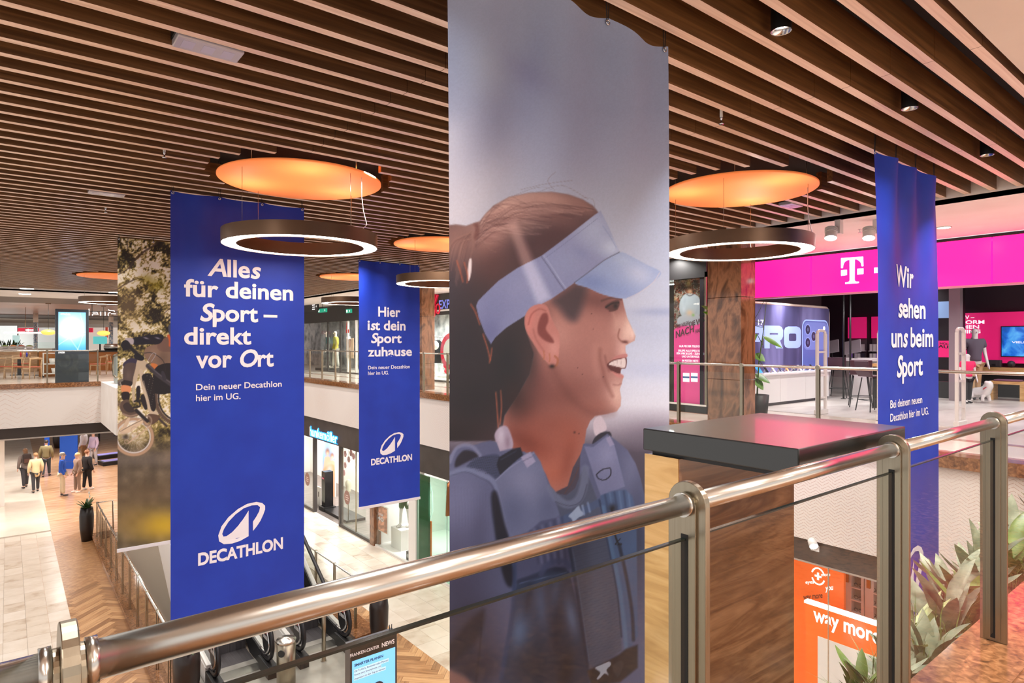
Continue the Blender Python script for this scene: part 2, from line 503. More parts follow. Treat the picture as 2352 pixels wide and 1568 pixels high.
for i, (_d, X, Y, t) in enumerate(cand):
    an = math.pi / 4 + t * math.pi / 2
    if i < 295: place(pm, 'plank', floor0, (X, Y, G), an)
    else:
        ca, sa = math.cos(an), math.sin(an); hl, hw = PLK / 2 - 0.002, PWD / 2 - 0.002
        q = [(X + ca * u - sa * v, Y + sa * u + ca * v) for u, v in ((-hl, -hw), (hl, -hw), (hl, hw), (-hl, hw))]
        pf.add([(a, b, G) for a, b in q] + [(a, b, G - 0.011) for a, b in q], [(0, 1, 2, 3), (0, 4, 5, 1), (1, 5, 6, 2), (2, 6, 7, 3), (3, 7, 4, 0)])
m_plank2 = noisy('herringbone_oak_far', [(0.2, (150, 106, 70)), (0.5, (180, 132, 90)), (0.8, (204, 158, 114))], (7, 7, 1), 6, 0.8, rough=0.28)
if pf.v:
    pfo = pf.build('plank_field', m_plank2, floor0); pfo['kind'] = 'stuff'
# ------------------------------------------------------------------ upper floors
floor1 = struct(MB().box(XT + 0.1, 22, -8, 60, -0.3, 0).build('floor', m_corr))
for x0, x1 in ((9.02, 9.2), (10.25, 10.42)): MB().box(x0, x1, -8, 30, 0, 0.004).build('floor_band', m_band, floor1)
for y0 in (0.6, 3.9, 8.4): MB().box(9.2, 10.25, y0, y0 + 0.28, 0, 0.004).build('floor_band', m_band, floor1)
MB().box(XT - 0.05, XT + 0.22, -8, 60, -0.14, 0.012).build('edge_stone', m_granite, floor1)
floor2 = struct(MB().box(-8, XT - 0.05, -9, YN - 0.26, -0.3, 0).build('floor', m_corr))
MB().box(-8, XT - 0.05, YN - 0.26, YN, -0.3, 0.012).build('edge_stone', m_granite, floor2)
MB().box(-8, XT - 0.05, -1.2, YN - 0.26, 0, 0.006).build('granite_border', m_granite, floor2)
floor3 = struct(MB().box(-14, XT - 0.06, YF + 0.1, 75, -0.3, 0).build('floor', m_corr))
MB().box(-14, 2.5, YF - 0.05, YF + 0.2, -0.14, 0.012).build('edge_stone', m_granite, floor3)
MB().box(5.9, XT - 0.06, YF - 0.05, YF + 0.2, -0.14, 0.012).build('edge_stone', m_granite, floor3)
# parapets and fascias
struct(MB().box(XT, XT + 0.1, -8, 60, -1.42, -0.14).build('wall_right', m_patt))
struct(MB().box(XT + 0.04, XT + 0.14, 9.3, 60, -2.19, -1.42).build('trim_1', m_dark))
struct(MB().box(XT + 0.04, XT + 0.14, -8, 9.3, -1.74, -1.42).build('trim_2', m_dark))
m_patt2 = pattern_mat('large_chevron_parapet', (226, 216, 210), (204, 172, 156), 0.62, 0.15, 0.36, 0.09)
struct(MB().box(-14, 2.5, YF, YF + 0.1, -1.40, -0.14).build('wall_back', m_patt2))
isl = MB(); isl.box(2.5, 5.9, 21.9, YF + 0.1, -1.40, 0); struct(isl.build('wall_island', m_white))
struct(MB().box(-14, XT, YF + 0.06, YF + 0.2, -1.74, -1.40).build('trim_3', P('fascia_brown', (52, 40, 34), 0.5)))
struct(MB().box(-14, XT - 0.06, YF + 0.2, 75, -1.8, -1.74).build('ceiling', m_white))
struct(MB().box(XT + 0.14, 22, -8, 60, -1.8, -1.70).build('ceiling', m_white))
# ceilings of the upper floor
ceil = struct(MB().box(-4, XT + 0.3, 1.12, YF + 0.3, CZ + 0.36, CZ + 0.45).build('ceiling', m_sub))
cr = MB(); cr.box(XT, XT + 0.06, 1.1, YF, BZ, CZ + 0.4); cr.box(XT, 11.76, -8, 60, BZ, BZ + 0.05)
ceil2 = struct(cr.build('ceiling', m_white))
cn = MB(); cn.box(-8, XT, -9, 1.06, 3.08, 3.14); cn.box(-8, XT, 1.06, 1.1, 3.08, CZ + 0.4)
struct(cn.build('ceiling', m_beige))
struct(MB().box(-14, XT, YF, 29.4, BZ, BZ + 0.05).build('ceiling', m_white))
struct(MB().box(-14, XT, YF, YF + 0.05, BZ, CZ + 0.4).build('trim_4', m_white))
struct(MB().box(-14, XT, 29.4, 33.7, BZ, BZ + 0.05).build('ceiling', m_grey))
m_fw = noisy('far_ceiling_wood', [(0.3, (150, 104, 82)), (0.7, (196, 148, 122))], (0.3, 6, 1), 4, rough=0.35)
struct(MB().box(-14, XT, 33.7, 48, BZ + 0.02, BZ + 0.06).build('ceiling', m_fw))
struct(MB().box(-14, XT, 48, 56, BZ - 0.02, BZ + 0.05).build('ceiling', m_grey))
struct(MB().box(-14, XT, 56, 75, BZ - 0.06, BZ + 0.05).build('ceiling', m_beige))
struct(MB().box(-14, XT, 66, 66.2, 0, BZ).build('wall_far', m_white))
# ------------------------------------------------------------------ slat ceiling
SP, SW, SH = 0.247, 0.06, 0.2
DISCS = [(2.45, 6.65), (6.47, 3.97), (5.97, 9.44), (7.1, 15.6), (2.18, 19.3)]
DR = 0.83
cuts = [-2.43, -0.13, 2.17, 4.47, 6.77, XT]
def slat_mb(x0, x1):
    m = MB(); m.box(x0, x1, 0, SW, 0.004, SH); 
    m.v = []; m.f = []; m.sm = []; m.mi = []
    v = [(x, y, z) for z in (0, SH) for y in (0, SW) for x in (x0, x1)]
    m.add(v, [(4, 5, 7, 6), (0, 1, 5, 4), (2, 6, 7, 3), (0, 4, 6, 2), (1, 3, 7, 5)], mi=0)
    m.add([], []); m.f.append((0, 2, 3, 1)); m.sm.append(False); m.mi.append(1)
    return m
shared = {}
rest = MB(); nb = 0
ny = int((YF - 1.16) / SP)
for j in range(ny):
    y = 1.16 + j * SP
    for i in range(5):
        iv = [(cuts[i] + 0.002, cuts[i + 1] - 0.002)]
        for cx, cy in DISCS:
            dy = abs(y + SW / 2 - cy); R = DR + 0.1
            if dy < R:
                h = math.sqrt(R * R - dy * dy); out = []
                for a, b in iv:
                    if b <= cx - h or a >= cx + h: out.append((a, b)); continue
                    if a < cx - h: out.append((a, cx - h))
                    if b > cx + h: out.append((cx + h, b))
                iv = out
        for a, b in iv:
            if b - a < 0.03: continue
            if i > 0 and nb < 299:
                key = (round(b - a, 3))
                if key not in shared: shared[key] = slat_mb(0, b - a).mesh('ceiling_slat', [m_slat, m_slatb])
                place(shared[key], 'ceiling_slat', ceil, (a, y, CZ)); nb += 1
            else:
                s = slat_mb(a, b)
                rest.add([(p[0], p[1] + y, p[2] + CZ) for p in s.v], [])
                k = len(rest.v) - len(s.v)
                for f, mi in zip(s.f, s.mi): rest.f.append(tuple(q + k for q in f)); rest.sm.append(False); rest.mi.append(mi)
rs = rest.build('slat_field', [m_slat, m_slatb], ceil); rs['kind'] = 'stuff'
def gap_y(y):
    """middle of the gap between two slats nearest to y"""
    j = round((y - 1.16 - SW - (SP - SW) / 2) / SP)
    return 1.16 + j * SP + SW + (SP - SW) / 2
# ------------------------------------------------------------------ stone columns
def column(y0, lab):
    t = thing('stone_column', lab, 'column', (9.41, y0 + 0.31, 0), 'stone columns')
    z = [0, 0.75, 2.1, BZ]
    for a, b in zip(z, z[1:]):
        MB().box(9.2, 9.63, y0, y0 + 0.62, a + 0.002, b - 0.002).build('cladding_panel', m_stone, t, bevel=0.006)
    return t
column(5.6, 'brown polished stone column in front of the magenta store'); column(15.6, 'distant brown stone column beside the scissors sign')
struct(MB().box(-0.75, -0.1, 31, 31.7, G, -1.74).build('wall_pillar', m_white))
# ================================================================== near guard railing
RY, RZ = 0.86, 0.997
PX = [-1.1, 0.053, 1.20, 2.35, 3.48, 4.63, 5.78]
def arch(w, ztop, z0, n=10):
    r = w / 2
    pts = [(-r, z0), (r, z0)]
    for k in range(n + 1):
        a = math.pi * k / n
        pts.append((r * math.cos(a), ztop + r * math.sin(a)))
    return pts
gr = thing('guard_railing', 'brushed steel guard railing with glass panes in the foreground', 'railing', (2.0, RY, 0.012))
post = None
m_slot = P('post_slot', (12, 11, 10), 0.7)
for i, x in enumerate(PX):
    po = MB(); po.prism(arch(0.10, RZ, 0.012, 16), (x - 0.0085, RY, 0), (0, 1, 0), (0, 0, 1), (1, 0, 0), 0.017)
    p = po.build('post', m_steel2, gr, bevel=0.0015)
    for s in (-1, 1):
        q = MB(); xa = x + s * 0.0085 if s > 0 else x - 0.0155
        q.prism(arch(0.056, RZ - 0.005, 0.02, 14), (xa, RY, 0), (0, 1, 0), (0, 0, 1), (1, 0, 0), 0.007)
        q.build('cover_plate', m_steel2, p, bevel=0.001)
        c = MB(); xb = x + s * 0.0155
        c.tube([(xb, RY, RZ), (xb + s * 0.012, RY, RZ)], 0.027, 24)
        c.build('collar', m_steel, p)
        sl = MB(); xs = x + s * 0.0156
        sl.box(min(xs, xs + s * 0.0015), max(xs, xs + s * 0.0015), RY - 0.009, RY + 0.009, 0.03, 0.93)
        sl.build('glass_slot', m_slot, p)
for a, b in zip(PX, PX[1:]):
    MB().tube([(a + 0.0085, RY, RZ), (b - 0.0085, RY, RZ)], 0.0222, 40).build('handrail', m_steel, gr)
    g = MB().box(a + 0.017, b - 0.017, RY - 0.005, RY + 0.005, 0.06, 0.918).build('glass_pane', m_glass, gr)
    MB().box(a + 0.017, b - 0.017, RY - 0.0052, RY + 0.0052, 0.918, 0.922).build('glass_edge', m_glassedge, g)
# ================================================================== wooden pillar with black top
m_vpale = noisy('pale_veneer', [(0.25, (176, 134, 78)), (0.5, (204, 163, 104)), (0.75, (222, 184, 128))], (2.0, 2.0, 16), 7, 1.6, rough=0.35)  # paler of the pillar's two veneer tones
m_vdark = noisy('dark_veneer', [(0.22, (74, 44, 29)), (0.45, (106, 69, 47)), (0.6, (128, 88, 62)), (0.8, (148, 106, 78))], (1.6, 1.6, 15), 8, 2.2, rough=0.18, spec=0.5)  # darker of the pillar's two veneer tones
m_slab = P('graphite_lacquer', (11, 12, 11), 0.29, spec=0.75, coat=0.3)
pl = thing('wood_pillar', 'tall wood veneered pillar with a thick black slab on top behind the railing', 'pillar', (2.25, 1.45, G))
MB().box(1.853, 2.66, 1.37, 1.52, G, 0.945).build('pillar_body', m_vdark, pl)
zz = [G, -3.6, -2.1, -0.62, 0.95]
for a, b in zip(zz, zz[1:]):
    MB().box(1.850, 1.853, 1.3705, 1.52, a, b - 0.003).build('pale_panel', m_vpale, pl)
    MB().box(1.8535, 2.66, 1.366, 1.370, a, b - 0.003).build('dark_panel', m_vdark, pl)
MB().box(1.87, 2.63, 1.0, 1.5, 0.945, 0.962).build('shadow_gap_frame', m_black, pl)
MB().box(1.84, 2.655, 0.93, 1.52, 0.962, 1.042).build('top_slab', m_slab, pl, bevel=0.004)
# ================================================================== hanging banners
m_blue = noisy('banner_blue', [(0.3, (14, 50, 166)), (0.7, (20, 58, 178))], (3, 3, 3), 4, rough=0.55)
m_print_white = P('banner_white_print', (236, 232, 240), 0.6)
m_alu = P('white_bar', (226, 224, 228), 0.4)
m_chrome = P('chrome', (210, 210, 212), 0.15, 1.0)
m_cord = P('black_cord', (18, 17, 18), 0.8)
def wave(x, z, zt, x0, w, amp, seed):
    """folds of the hanging cloth: strong near the grommets, fading below"""
    u = (x - x0) / w
    t = np.clip((zt - z) / 1.6, 0, 1)
    near = (1 - t) ** 2
    d = amp * near * np.sin(u * 3 * 2 * np.pi + seed) * 0.9
    d = d + 0.007 * np.sin(u * 9.2 + seed * 2 + z * 0.35) + 0.004 * np.sin(u * 21 + seed) * (0.4 + 0.6 * near)
    return d
def banner(label, x0, x1, Y, zt, zb, mat, amp, seed, nx=40, nz=110, sag=0.02, paint=None, bar=True):
    w = x1 - x0
    t = thing('hanging_banner', label, 'banner', ((x0 + x1) / 2, Y, zb), 'hanging advertising banners')
    xs = np.linspace(x0, x1, nx); zs = np.linspace(zb, zt, nz)
    Xg, Zg = np.meshgrid(xs, zs)
    u = (Xg - x0) / w
    top = np.clip((Zg - (zt - 0.35)) / 0.35, 0, 1)
    Zs = Zg - sag * np.sin(np.pi * ((u * 3) % 1.0)) * top ** 2
    Yg = Y + wave(Xg, Zg, zt, x0, w, amp, seed)
    P_ = Matrix(WM[t.name]).inverted().translation
    co = np.stack([Xg + P_.x, Yg + P_.y, Zs + P_.z], -1).reshape(-1, 3)
    idx = np.arange(nx * nz).reshape(nz, nx)
    q = np.stack([idx[:-1, :-1], idx[:-1, 1:], idx[1:, 1:], idx[1:, :-1]], -1).reshape(-1, 4)
    me = bpy.data.meshes.new('banner_cloth')
    me.from_pydata(co.tolist(), [], q.tolist()); me.materials.append(mat)
    me.polygons.foreach_set('use_smooth', np.ones(len(q), bool))
    if paint is not None:
        px, py = proj(Xg.ravel(), np.full(Xg.size, Y), Zg.ravel())
        c = paint(px, py)
        cl = np.where(c <= 0.04045, c / 12.92, ((c + 0.055) / 1.055) ** 2.4)
        at = me.color_attributes.new('print', 'FLOAT_COLOR', 'POINT')
        at.data.foreach_set('color', np.concatenate([cl, np.ones((len(cl), 1))], 1).astype(np.float32).ravel())
    o = bpy.data.objects.new('banner_cloth', me); COL.objects.link(o); o.parent = t; WM[o.name] = WM[t.name].copy()
    for k in range(4):
        gx = x0 + 0.025 + (w - 0.05) * k / 3
        gy = Y + float(wave(np.array(gx), np.array(zt - 0.03), zt, x0, w, amp, seed))
        MB().tube([(gx + 0.012 * math.cos(a), gy - 0.003, zt - 0.025 + 0.012 * math.sin(a)) for a in np.linspace(0, 2 * math.pi, 12)[:-1]], 0.0045, 6, closed=True).build('grommet', m_chrome, t)
        MB().tube([(gx - 0.004, gy, zt - 0.02), (gx - 0.012, gy, zt + 0.1), (gx - 0.012, gy, CZ + 0.36)], 0.0025, 5).tube([(gx + 0.004, gy, zt - 0.02), (gx + 0.012, gy, zt + 0.1), (gx + 0.012, gy, CZ + 0.36)], 0.0025, 5).build('cord', m_cord, t)
    if bar:
        MB().box(x0 - 0.01, x1 + 0.01, Y - 0.012, Y + 0.012, zb - 0.045, zb + 0.012).build('bottom_bar', m_alu, t, bevel=0.004)
    t_w = (zt, x0, w, amp, seed)
    return t, t_w
def warp(o, tw, Y, off):
    """lay flat print on the waving cloth"""
    zt, x0, w, amp, seed = tw
    M = WM[o.name]; Mi = M.inverted()
    for v in o.data.vertices:
        p = M @ v.co
        p.y = Y + float(wave(np.array(p.x), np.array(p.z), zt, x0, w, amp, seed)) - off
        v.co = Mi @ p
    o.data.update()
def btext(t, tw, Y, parts, xl, yl, xr, capx, bold=None, mat=None, off=0.004):
    bold = bold if bold is not None else (0.032 if capx > 21 and xr - xl < 300 else 0.016)
    O = onY(xl, yl, Y); R = onY(xr, yl, Y)
    d = SA * O.x + CA * O.y
    o = letter('lettering', parts, mat or m_print_white, t, O, (1, 0, 0), (0, 0, 1), width=R.x - O.x, cap=capx * d / F, bold=bold)
    for w_ in o: warp(w_, tw, Y, off)
    return o
LOGO = [(375, 1230), (392, 1210), (408, 1186), (420, 1160), (428, 1138), (428, 1122), (415, 1110), (390, 1105), (350, 1113), (310, 1135), (270, 1170), (240, 1210), (226, 1250), (230, 1275), (250, 1287), (285, 1284), (320, 1272), (356, 1252),
        (356, 1142), (335, 1175), (310, 1208), (285, 1235), (262, 1252), (248, 1254), (243, 1243), (250, 1222), (270, 1190), (300, 1158), (335, 1132), (370, 1120), (395, 1119), (406, 1128), (402, 1146), (390, 1168), (375, 1190)]
def blogo(t, tw, Y, bx0, by0, bx1, by1):
    pts = []
    for x, y in LOGO:
        pts.append(onY(bx0 + (x - 226) / 202 * (bx1 - bx0), by0 + (y - 1105) / 182 * (by1 - by0), Y))
    m = MB(); m.add(pts, [tuple(range(len(pts)))])
    o = m.build('emblem', m_print_white, t); warp(o, tw, Y, 0.004)
SL = 0.22
# large blue banner on the left
YB = 7.82
t, tw = banner('large blue banner with white slogan, nearest on the left', 1.41, 2.91, YB, 3.05, -2.02, m_blue, 0.014, 0.4)
for parts, a in (([('A', SL), ('lle', 0), ('s', SL)], (476, 632, 600, 41)), ([('für deinen', 0)], (423, 679, 673, 40)), ([('S', SL), ('port –', 0)], (459, 736, 637, 41)),
                 ([('direkt', 0)], (423, 790, 577, 41)), ([('vor ', 0), ('O', SL), ('rt', 0)], (450, 844, 629, 42)), ([('Dein neuer Decathlon', 0)], (450, 896, 647, 15)), ([('hier im UG.', 0)], (450, 921, 552, 15))):
    btext(t, tw, YB, parts, a[0], a[1], a[2], a[3])
blogo(t, tw, YB, 501, 1152, 609, 1249)
btext(t, tw, YB, 'DECATHLON', 455, 1298, 650, 28, bold=0.05)
# small blue banner further back
YS = 12.0
t, tw = banner('small far blue banner hanging in the middle beside the runner banner', 5.6, 7.03, YS, 3.05, -2.02, m_blue, 0.02, 2.2)
for parts, a in (([('Hier', 0)], (869, 726, 919, 23)), ([('i', 0), ('s', SL), ('t dein', 0)], (844, 757, 931, 23)), ([('S', SL), ('port', 0)], (852, 787, 922, 23)), ([('zuhause', 0)], (845, 818, 946, 22)),
                 ([('Dein neuer Decathlon', 0)], (845, 848, 941, 8.5)), ([('hier im UG.', 0)], (845, 861, 893, 8.5))):
    btext(t, tw, YS, parts, a[0], a[1], a[2], a[3])
blogo(t, tw, YS, 873, 992, 926, 1045)
btext(t, tw, YS, 'DECATHLON', 852, 1068, 946, 14.5, bold=0.05)
# narrow-looking blue banner on the right
YW = 2.28
t, tw = banner('blue banner seen edge-on at the right before the magenta store', 5.91, 7.35, YW, 3.05, -2.02, m_blue, 0.045, 1.1, sag=0.05)
for parts, a in (([('Wir', 0)], (2055, 655, 2098, 50)), ([('s', SL), ('ehen', 0)], (2061, 727, 2124, 47)), ([('un', 0), ('s', SL), (' beim', 0)], (2044, 796, 2141, 48)), ([('S', SL), ('port', 0)], (2057, 865, 2119, 50)),
                 ([('Bei deinem neuen', 0)], (2042, 937, 2118, 19)), ([('Decathlon hier im UG.', 0)], (2042, 968, 2131, 19))):
    btext(t, tw, YW, parts, a[0], a[1], a[2], a[3])
blogo(t, tw, YW, 2060, 1252, 2121, 1420)
btext(t, tw, YW, 'DECATHLON', 2045, 1490, 2132, 40, bold=0.05)
# ================================================================== orange ceiling discs and ring lamps
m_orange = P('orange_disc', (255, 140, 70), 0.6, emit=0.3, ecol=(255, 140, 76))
m_bronze = P('bronze_ring', (104, 78, 58), 0.4, 0.6)
m_glow = P('ring_diffuser', (255, 246, 236), 0.5, emit=14.0, ecol=(255, 240, 222))
places = ['over the large blue banner', 'right of the runner banner', 'behind the runner banner', 'beyond the small far blue banner', 'far back on the left']
ZR = 2.38
for i, (cx, cy) in enumerate(DISCS):
    t = thing('ceiling_disc', 'round orange fabric disc under the slats ' + places[i], 'ceiling disc', (cx, cy, CZ - 0.03), 'orange ceiling discs')
    m = MB(); m.lathe([(0.0, 0.0), (DR * 0.5, 0.0), (DR - 0.01, 0.0), (DR, 0.006), (DR, 0.022), (DR - 0.01, 0.028), (0.0, 0.028)], (cx, cy, CZ - 0.035), 72)
    d_ = m.build('disc_fabric', m_orange, t)
    for k in range(4):
        a = k * math.pi / 2 + 0.5
        MB().cyl((cx + 0.7 * math.cos(a), cy + 0.7 * math.sin(a), CZ - 0.01), (cx + 0.7 * math.cos(a), cy + 0.7 * math.sin(a), CZ + 0.36), 0.004, 6).build('hanger', m_steel2, t)
    r = thing('ring_lamp', 'bronze ring pendant lamp glowing underneath, ' + places[i], 'ring lamp', (cx, cy, ZR), 'ring pendant lamps')
    R1 = 0.79; R0 = R1 - 0.15; H = 0.14
    m = MB(); m.lathe([(R1, 0.0), (R1, H), (R0, H), (R0, 0.0), (R0 + 0.006, 0.0), (R0 + 0.006, 0.008), (R1 - 0.006, 0.008), (R1 - 0.006, 0.0)], (cx, cy, ZR), 96, smooth=False, close=True)
    m.sm = [True] * len(m.sm)
    o = m.build('ring_housing', m_bronze, r)
    md = o.modifiers.new('edge_split', 'EDGE_SPLIT'); md.split_angle = math.radians(40)
    m = MB(); m.lathe([(R0 + 0.006, 0.004), (R1 - 0.006, 0.004)], (cx, cy, ZR), 96); m.build('light_diffuser', m_glow, r)
    for k in range(4):
        a = k * math.pi / 2 + 0.35
        x, y = cx + (R1 - 0.07) * math.cos(a), cy + (R1 - 0.07) * math.sin(a)
        MB().cyl((x, y, ZR + H), (x, y, CZ - 0.036), 0.0022, 5).build('suspension_wire', m_steel2, r)
    a = 0.35 + math.pi * 1.5 + 0.25
    x, y = cx + (R1 - 0.07) * math.cos(a), cy + (R1 - 0.07) * math.sin(a)
    MB().tube([(x, y, ZR + H), (x + 0.05, y - 0.02, ZR + H + 0.06), (x + 0.02, y, ZR + H + 0.2), (x, y, ZR + H + 0.35), (x, y, CZ - 0.036)], 0.005, 6).build('power_cable', P('white_cable', (230, 226, 220), 0.5), r)
    if i < 4:
        for k in range(3):
            a = k * 2.1 + 0.3
            x, y = cx + (R1 - 0.25) * math.cos(a), cy + (R1 - 0.25) * math.sin(a)
            lamp('ring_uplight', (cx + (R1 - 0.045) * math.cos(a), cy + (R1 - 0.045) * math.sin(a), ZR + H + 0.004), 2.6, 0.06, (1, 0.88, 0.78), 1.8, r, target=(cx + 0.45 * math.cos(a), cy + 0.45 * math.sin(a), CZ))
# ================================================================== printed pictures, painted point by point on the cloth
class Paint:
    def __init__(s, px, py, base, ox=0, oy=0, k=1.0):
        s.x = px; s.y = py; s.c = np.tile(np.array(base, float), (len(px), 1)); s.ox, s.oy, s.k = ox, oy, k
    def to(s, pts): return np.array([(s.ox + x / s.k, s.oy + y / s.k) for x, y in pts], float)
    @staticmethod
    def curve(p, closed=True, n=4):
        out = []; m = len(p)
        for i in range(m if closed else m - 1):
            a, b, c, d = (p[(i - 1) % m], p[i], p[(i + 1) % m], p[(i + 2) % m]) if closed else (p[max(i - 1, 0)], p[i], p[i + 1], p[min(i + 2, m - 1)])
            for t in np.arange(n) / n:
                out.append(0.5 * ((2 * b) + (c - a) * t + (2 * a - 5 * b + 4 * c - d) * t * t + (3 * b - a - 3 * c + d) * t ** 3))
        if not closed: out.append(p[-1])
        return np.array(out)
    def dist(s, p, closed, idx):
        x, y = s.x[idx], s.y[idx]
        best = np.full(len(x), 1e18); ins = np.zeros(len(x), bool)
        m = len(p)
        for i in range(m if closed else m - 1):
            a = p[i]; b = p[(i + 1) % m]; e = b - a; L2 = e @ e + 1e-9
            t = np.clip(((x - a[0]) * e[0] + (y - a[1]) * e[1]) / L2, 0, 1)
            d = (x - a[0] - t * e[0]) ** 2 + (y - a[1] - t * e[1]) ** 2
            best = np.minimum(best, d)
            if closed:
                cr = ((a[1] > y) != (b[1] > y))
                xi = (b[0] - a[0]) * (y - a[1]) / (b[1] - a[1] + 1e-12) + a[0]
                ins ^= cr & (x < xi)
        best = np.sqrt(best)
        return np.where(ins, -best, best) if closed else best
    def mix(s, idx, a, color):
        if callable(color): color = color(s.x[idx], s.y[idx])
        color = np.array(color, float)
        s.c[idx] = s.c[idx] * (1 - a[:, None]) + color * a[:, None]
    def near(s, p, m):
        return np.nonzero((s.x > p[:, 0].min() - m) & (s.x < p[:, 0].max() + m) & (s.y > p[:, 1].min() - m) & (s.y < p[:, 1].max() + m))[0]
    def fill(s, pts, color, soft=1.2, alpha=1.0, smooth=True):
        p = s.to(pts)
        if smooth: p = s.curve(p)
        idx = s.near(p, soft * 2 + 1)
        d = s.dist(p, True, idx)
        a = np.clip(0.5 - d / (2 * soft), 0, 1); a = a * a * (3 - 2 * a)
        if color is not None: s.mix(idx, a * alpha, color)
        m = np.zeros(len(s.x)); m[idx] = a
        return m
    def stroke(s, pts, color, w=1.0, soft=1.0, alpha=1.0, mask=None):
        p = s.curve(s.to(pts), False) if len(pts) > 2 else s.to(pts)
        idx = s.near(p, w + soft * 2 + 1)
        d = s.dist(p, False, idx)
        a = np.clip((w + soft - d) / (2 * soft + 1e-6), 0, 1) * alpha
        if mask is not None: a = a * mask[idx]
        s.mix(idx, a, color)
    def blob(s, cx, cy, rx, ry, color, alpha=1.0, ang=0.0, mask=None):
        (cx, cy), = s.to([(cx, cy)]); rx /= s.k; ry /= s.k
        dx, dy = s.x - cx, s.y - cy
        c, n = math.cos(ang), math.sin(ang)
        q = ((dx * c + dy * n) / rx) ** 2 + ((-dx * n + dy * c) / ry) ** 2
        a = np.exp(-q) * alpha
        if mask is not None: a = a * mask
        idx = np.nonzero(a > 0.004)[0]
        s.mix(idx, a[idx], color)
def vnoise(x, y, sc, seed=0):
    """smooth value noise"""
    rs = np.random.RandomState(seed); T = rs.rand(256, 256)
    x = x / sc; y = y / sc
    xi = np.floor(x).astype(int); yi = np.floor(y).astype(int); fx = x - xi; fy = y - yi
    fx = fx * fx * (3 - 2 * fx); fy = fy * fy * (3 - 2 * fy)
    g = lambda a, b: T[a % 256, b % 256]
    return (g(xi, yi) * (1 - fx) + g(xi + 1, yi) * fx) * (1 - fy) + (g(xi, yi + 1) * (1 - fx) + g(xi + 1, yi + 1) * fx) * fy
def runner_print(px, py):
    S = Paint(px, py, (172, 178, 196), 1020, 400, 2.613)
    # hazy sky
    yy = [0, 120, 250, 360, 450, 560, 700, 760, 860, 930, 980, 1040, 1568]
    cl = [(178, 184, 200), (170, 177, 196), (168, 174, 194), (178, 182, 200), (188, 192, 206), (196, 200, 213), (206, 208, 218), (202, 205, 218), (222, 222, 230), (228, 224, 228), (190, 180, 188), (98, 90, 104), (70, 66, 80)]
    for ch in range(3): S.c[:, ch] = np.interp(py, yy, [c[ch] for c in cl])
    S.blob(40, 0, 330, 330, (232, 228, 233), 0.95); S.blob(30, 230, 200, 200, (236, 230, 233), 0.8); S.blob(10, -180, 130, 130, (226, 224, 231), 0.6)
    S.blob(330, -330, 170, 420, (150, 156, 182), 0.45, 0.6); S.blob(760, -250, 260, 300, (160, 166, 190), 0.35); S.blob(250, -650, 140, 200, (188, 196, 208), 0.5)
    S.blob(540, -620, 60, 260, (158, 166, 194), 0.4, 0.15); S.blob(520, -600, 170, 70, (142, 140, 172), 0.3, 0.7)
    S.blob(1290, 825, 160, 26, (176, 182, 205), 0.75); S.blob(1270, 1170, 260, 60, (203, 206, 222), 0.7)
    S.blob(1250, 1560, 190, 90, (120, 108, 122), 0.5)
    # hair
    hair = S.fill([(-20, 312), (70, 303), (130, 312), (185, 293), (215, 285), (250, 240), (300, 190), (400, 135), (520, 110), (640, 108), (740, 125), (830, 155), (890, 190), (925, 232), (800, 330), (590, 500), (420, 600), (520, 800), (560, 900), (545, 1080), (520, 1200), (450, 1330), (370, 1450), (345, 1600), (-20, 1600)], (92, 72, 76), 3, smooth=False)
    S.blob(380, 200, 250, 110, (228, 198, 186), 1.0, -0.5, hair); S.blob(640, 150, 220, 60, (196, 160, 150), 0.85, 0.15, hair); S.blob(840, 200, 110, 50, (170, 132, 124), 0.7, 0.5, hair)
    S.blob(480, 240, 300, 110, (206, 168, 156), 0.6, -0.2, hair); S.blob(260, 420, 120, 150, (176, 132, 122), 0.7, 0, hair); S.blob(300, 330, 150, 110, (206, 166, 156), 0.75, -0.9, hair); S.blob(620, 400, 210, 80, (100, 68, 74), 0.8, -0.5, hair); S.blob(700, 270, 150, 60, (150, 112, 108), 0.55, 0.2, hair)
    S.blob(300, 560, 130, 120, (112, 78, 78), 0.7, -0.6, hair); S.blob(60, 430, 130, 170, (186, 144, 132), 0.9, 0, hair); S.blob(30, 700, 120, 200, (92, 82, 92), 0.75, 0, hair)
    S.blob(130, 1000, 200, 300, (56, 56, 66), 0.85, 0, hair); S.blob(150, 1350, 260, 220, (46, 48, 56), 0.9, 0, hair); S.blob(400, 1150, 140, 260, (42, 50, 58), 0.9, 0, hair); S.blob(60, 1560, 160, 90, (50, 46, 52), 0.9, 0, hair)
    rs = np.random.RandomState(3)
    for k in range(120):   # strands sweeping from the hair tie over the head
        t = rs.rand(); x1, y1 = 300 + 600 * t + rs.randn() * 30, 150 + 330 * (1 - t) * rs.rand() + 60 * t
        cc = [(238, 206, 190), (206, 168, 156), (120, 84, 84), (90, 62, 68)][rs.randint(4)]
        S.stroke([(190, 350 + rs.randn() * 40), (190 + (x1 - 190) * 0.5, y1 + 20 - 60 * rs.rand()), (x1, y1)], cc, 0.7, 1.5, 0.24, hair)
    for k in range(30):
        x = -10 + rs.rand() * 150
        S.stroke([(160, 340 + rs.rand() * 60), (x + 40, 420), (x, 560 + rs.rand() * 120)], [(208, 164, 146), (124, 90, 88)][rs.randint(2)], 0.7, 1.5, 0.26, hair)
    S.stroke([(185, 295), (200, 330), (190, 380)], (140, 96, 90), 5, 3, 0.7, hair)
    S.fill([(150, 512), (165, 515), (162, 590), (148, 640), (140, 600)], (246, 232, 228), 1.5)
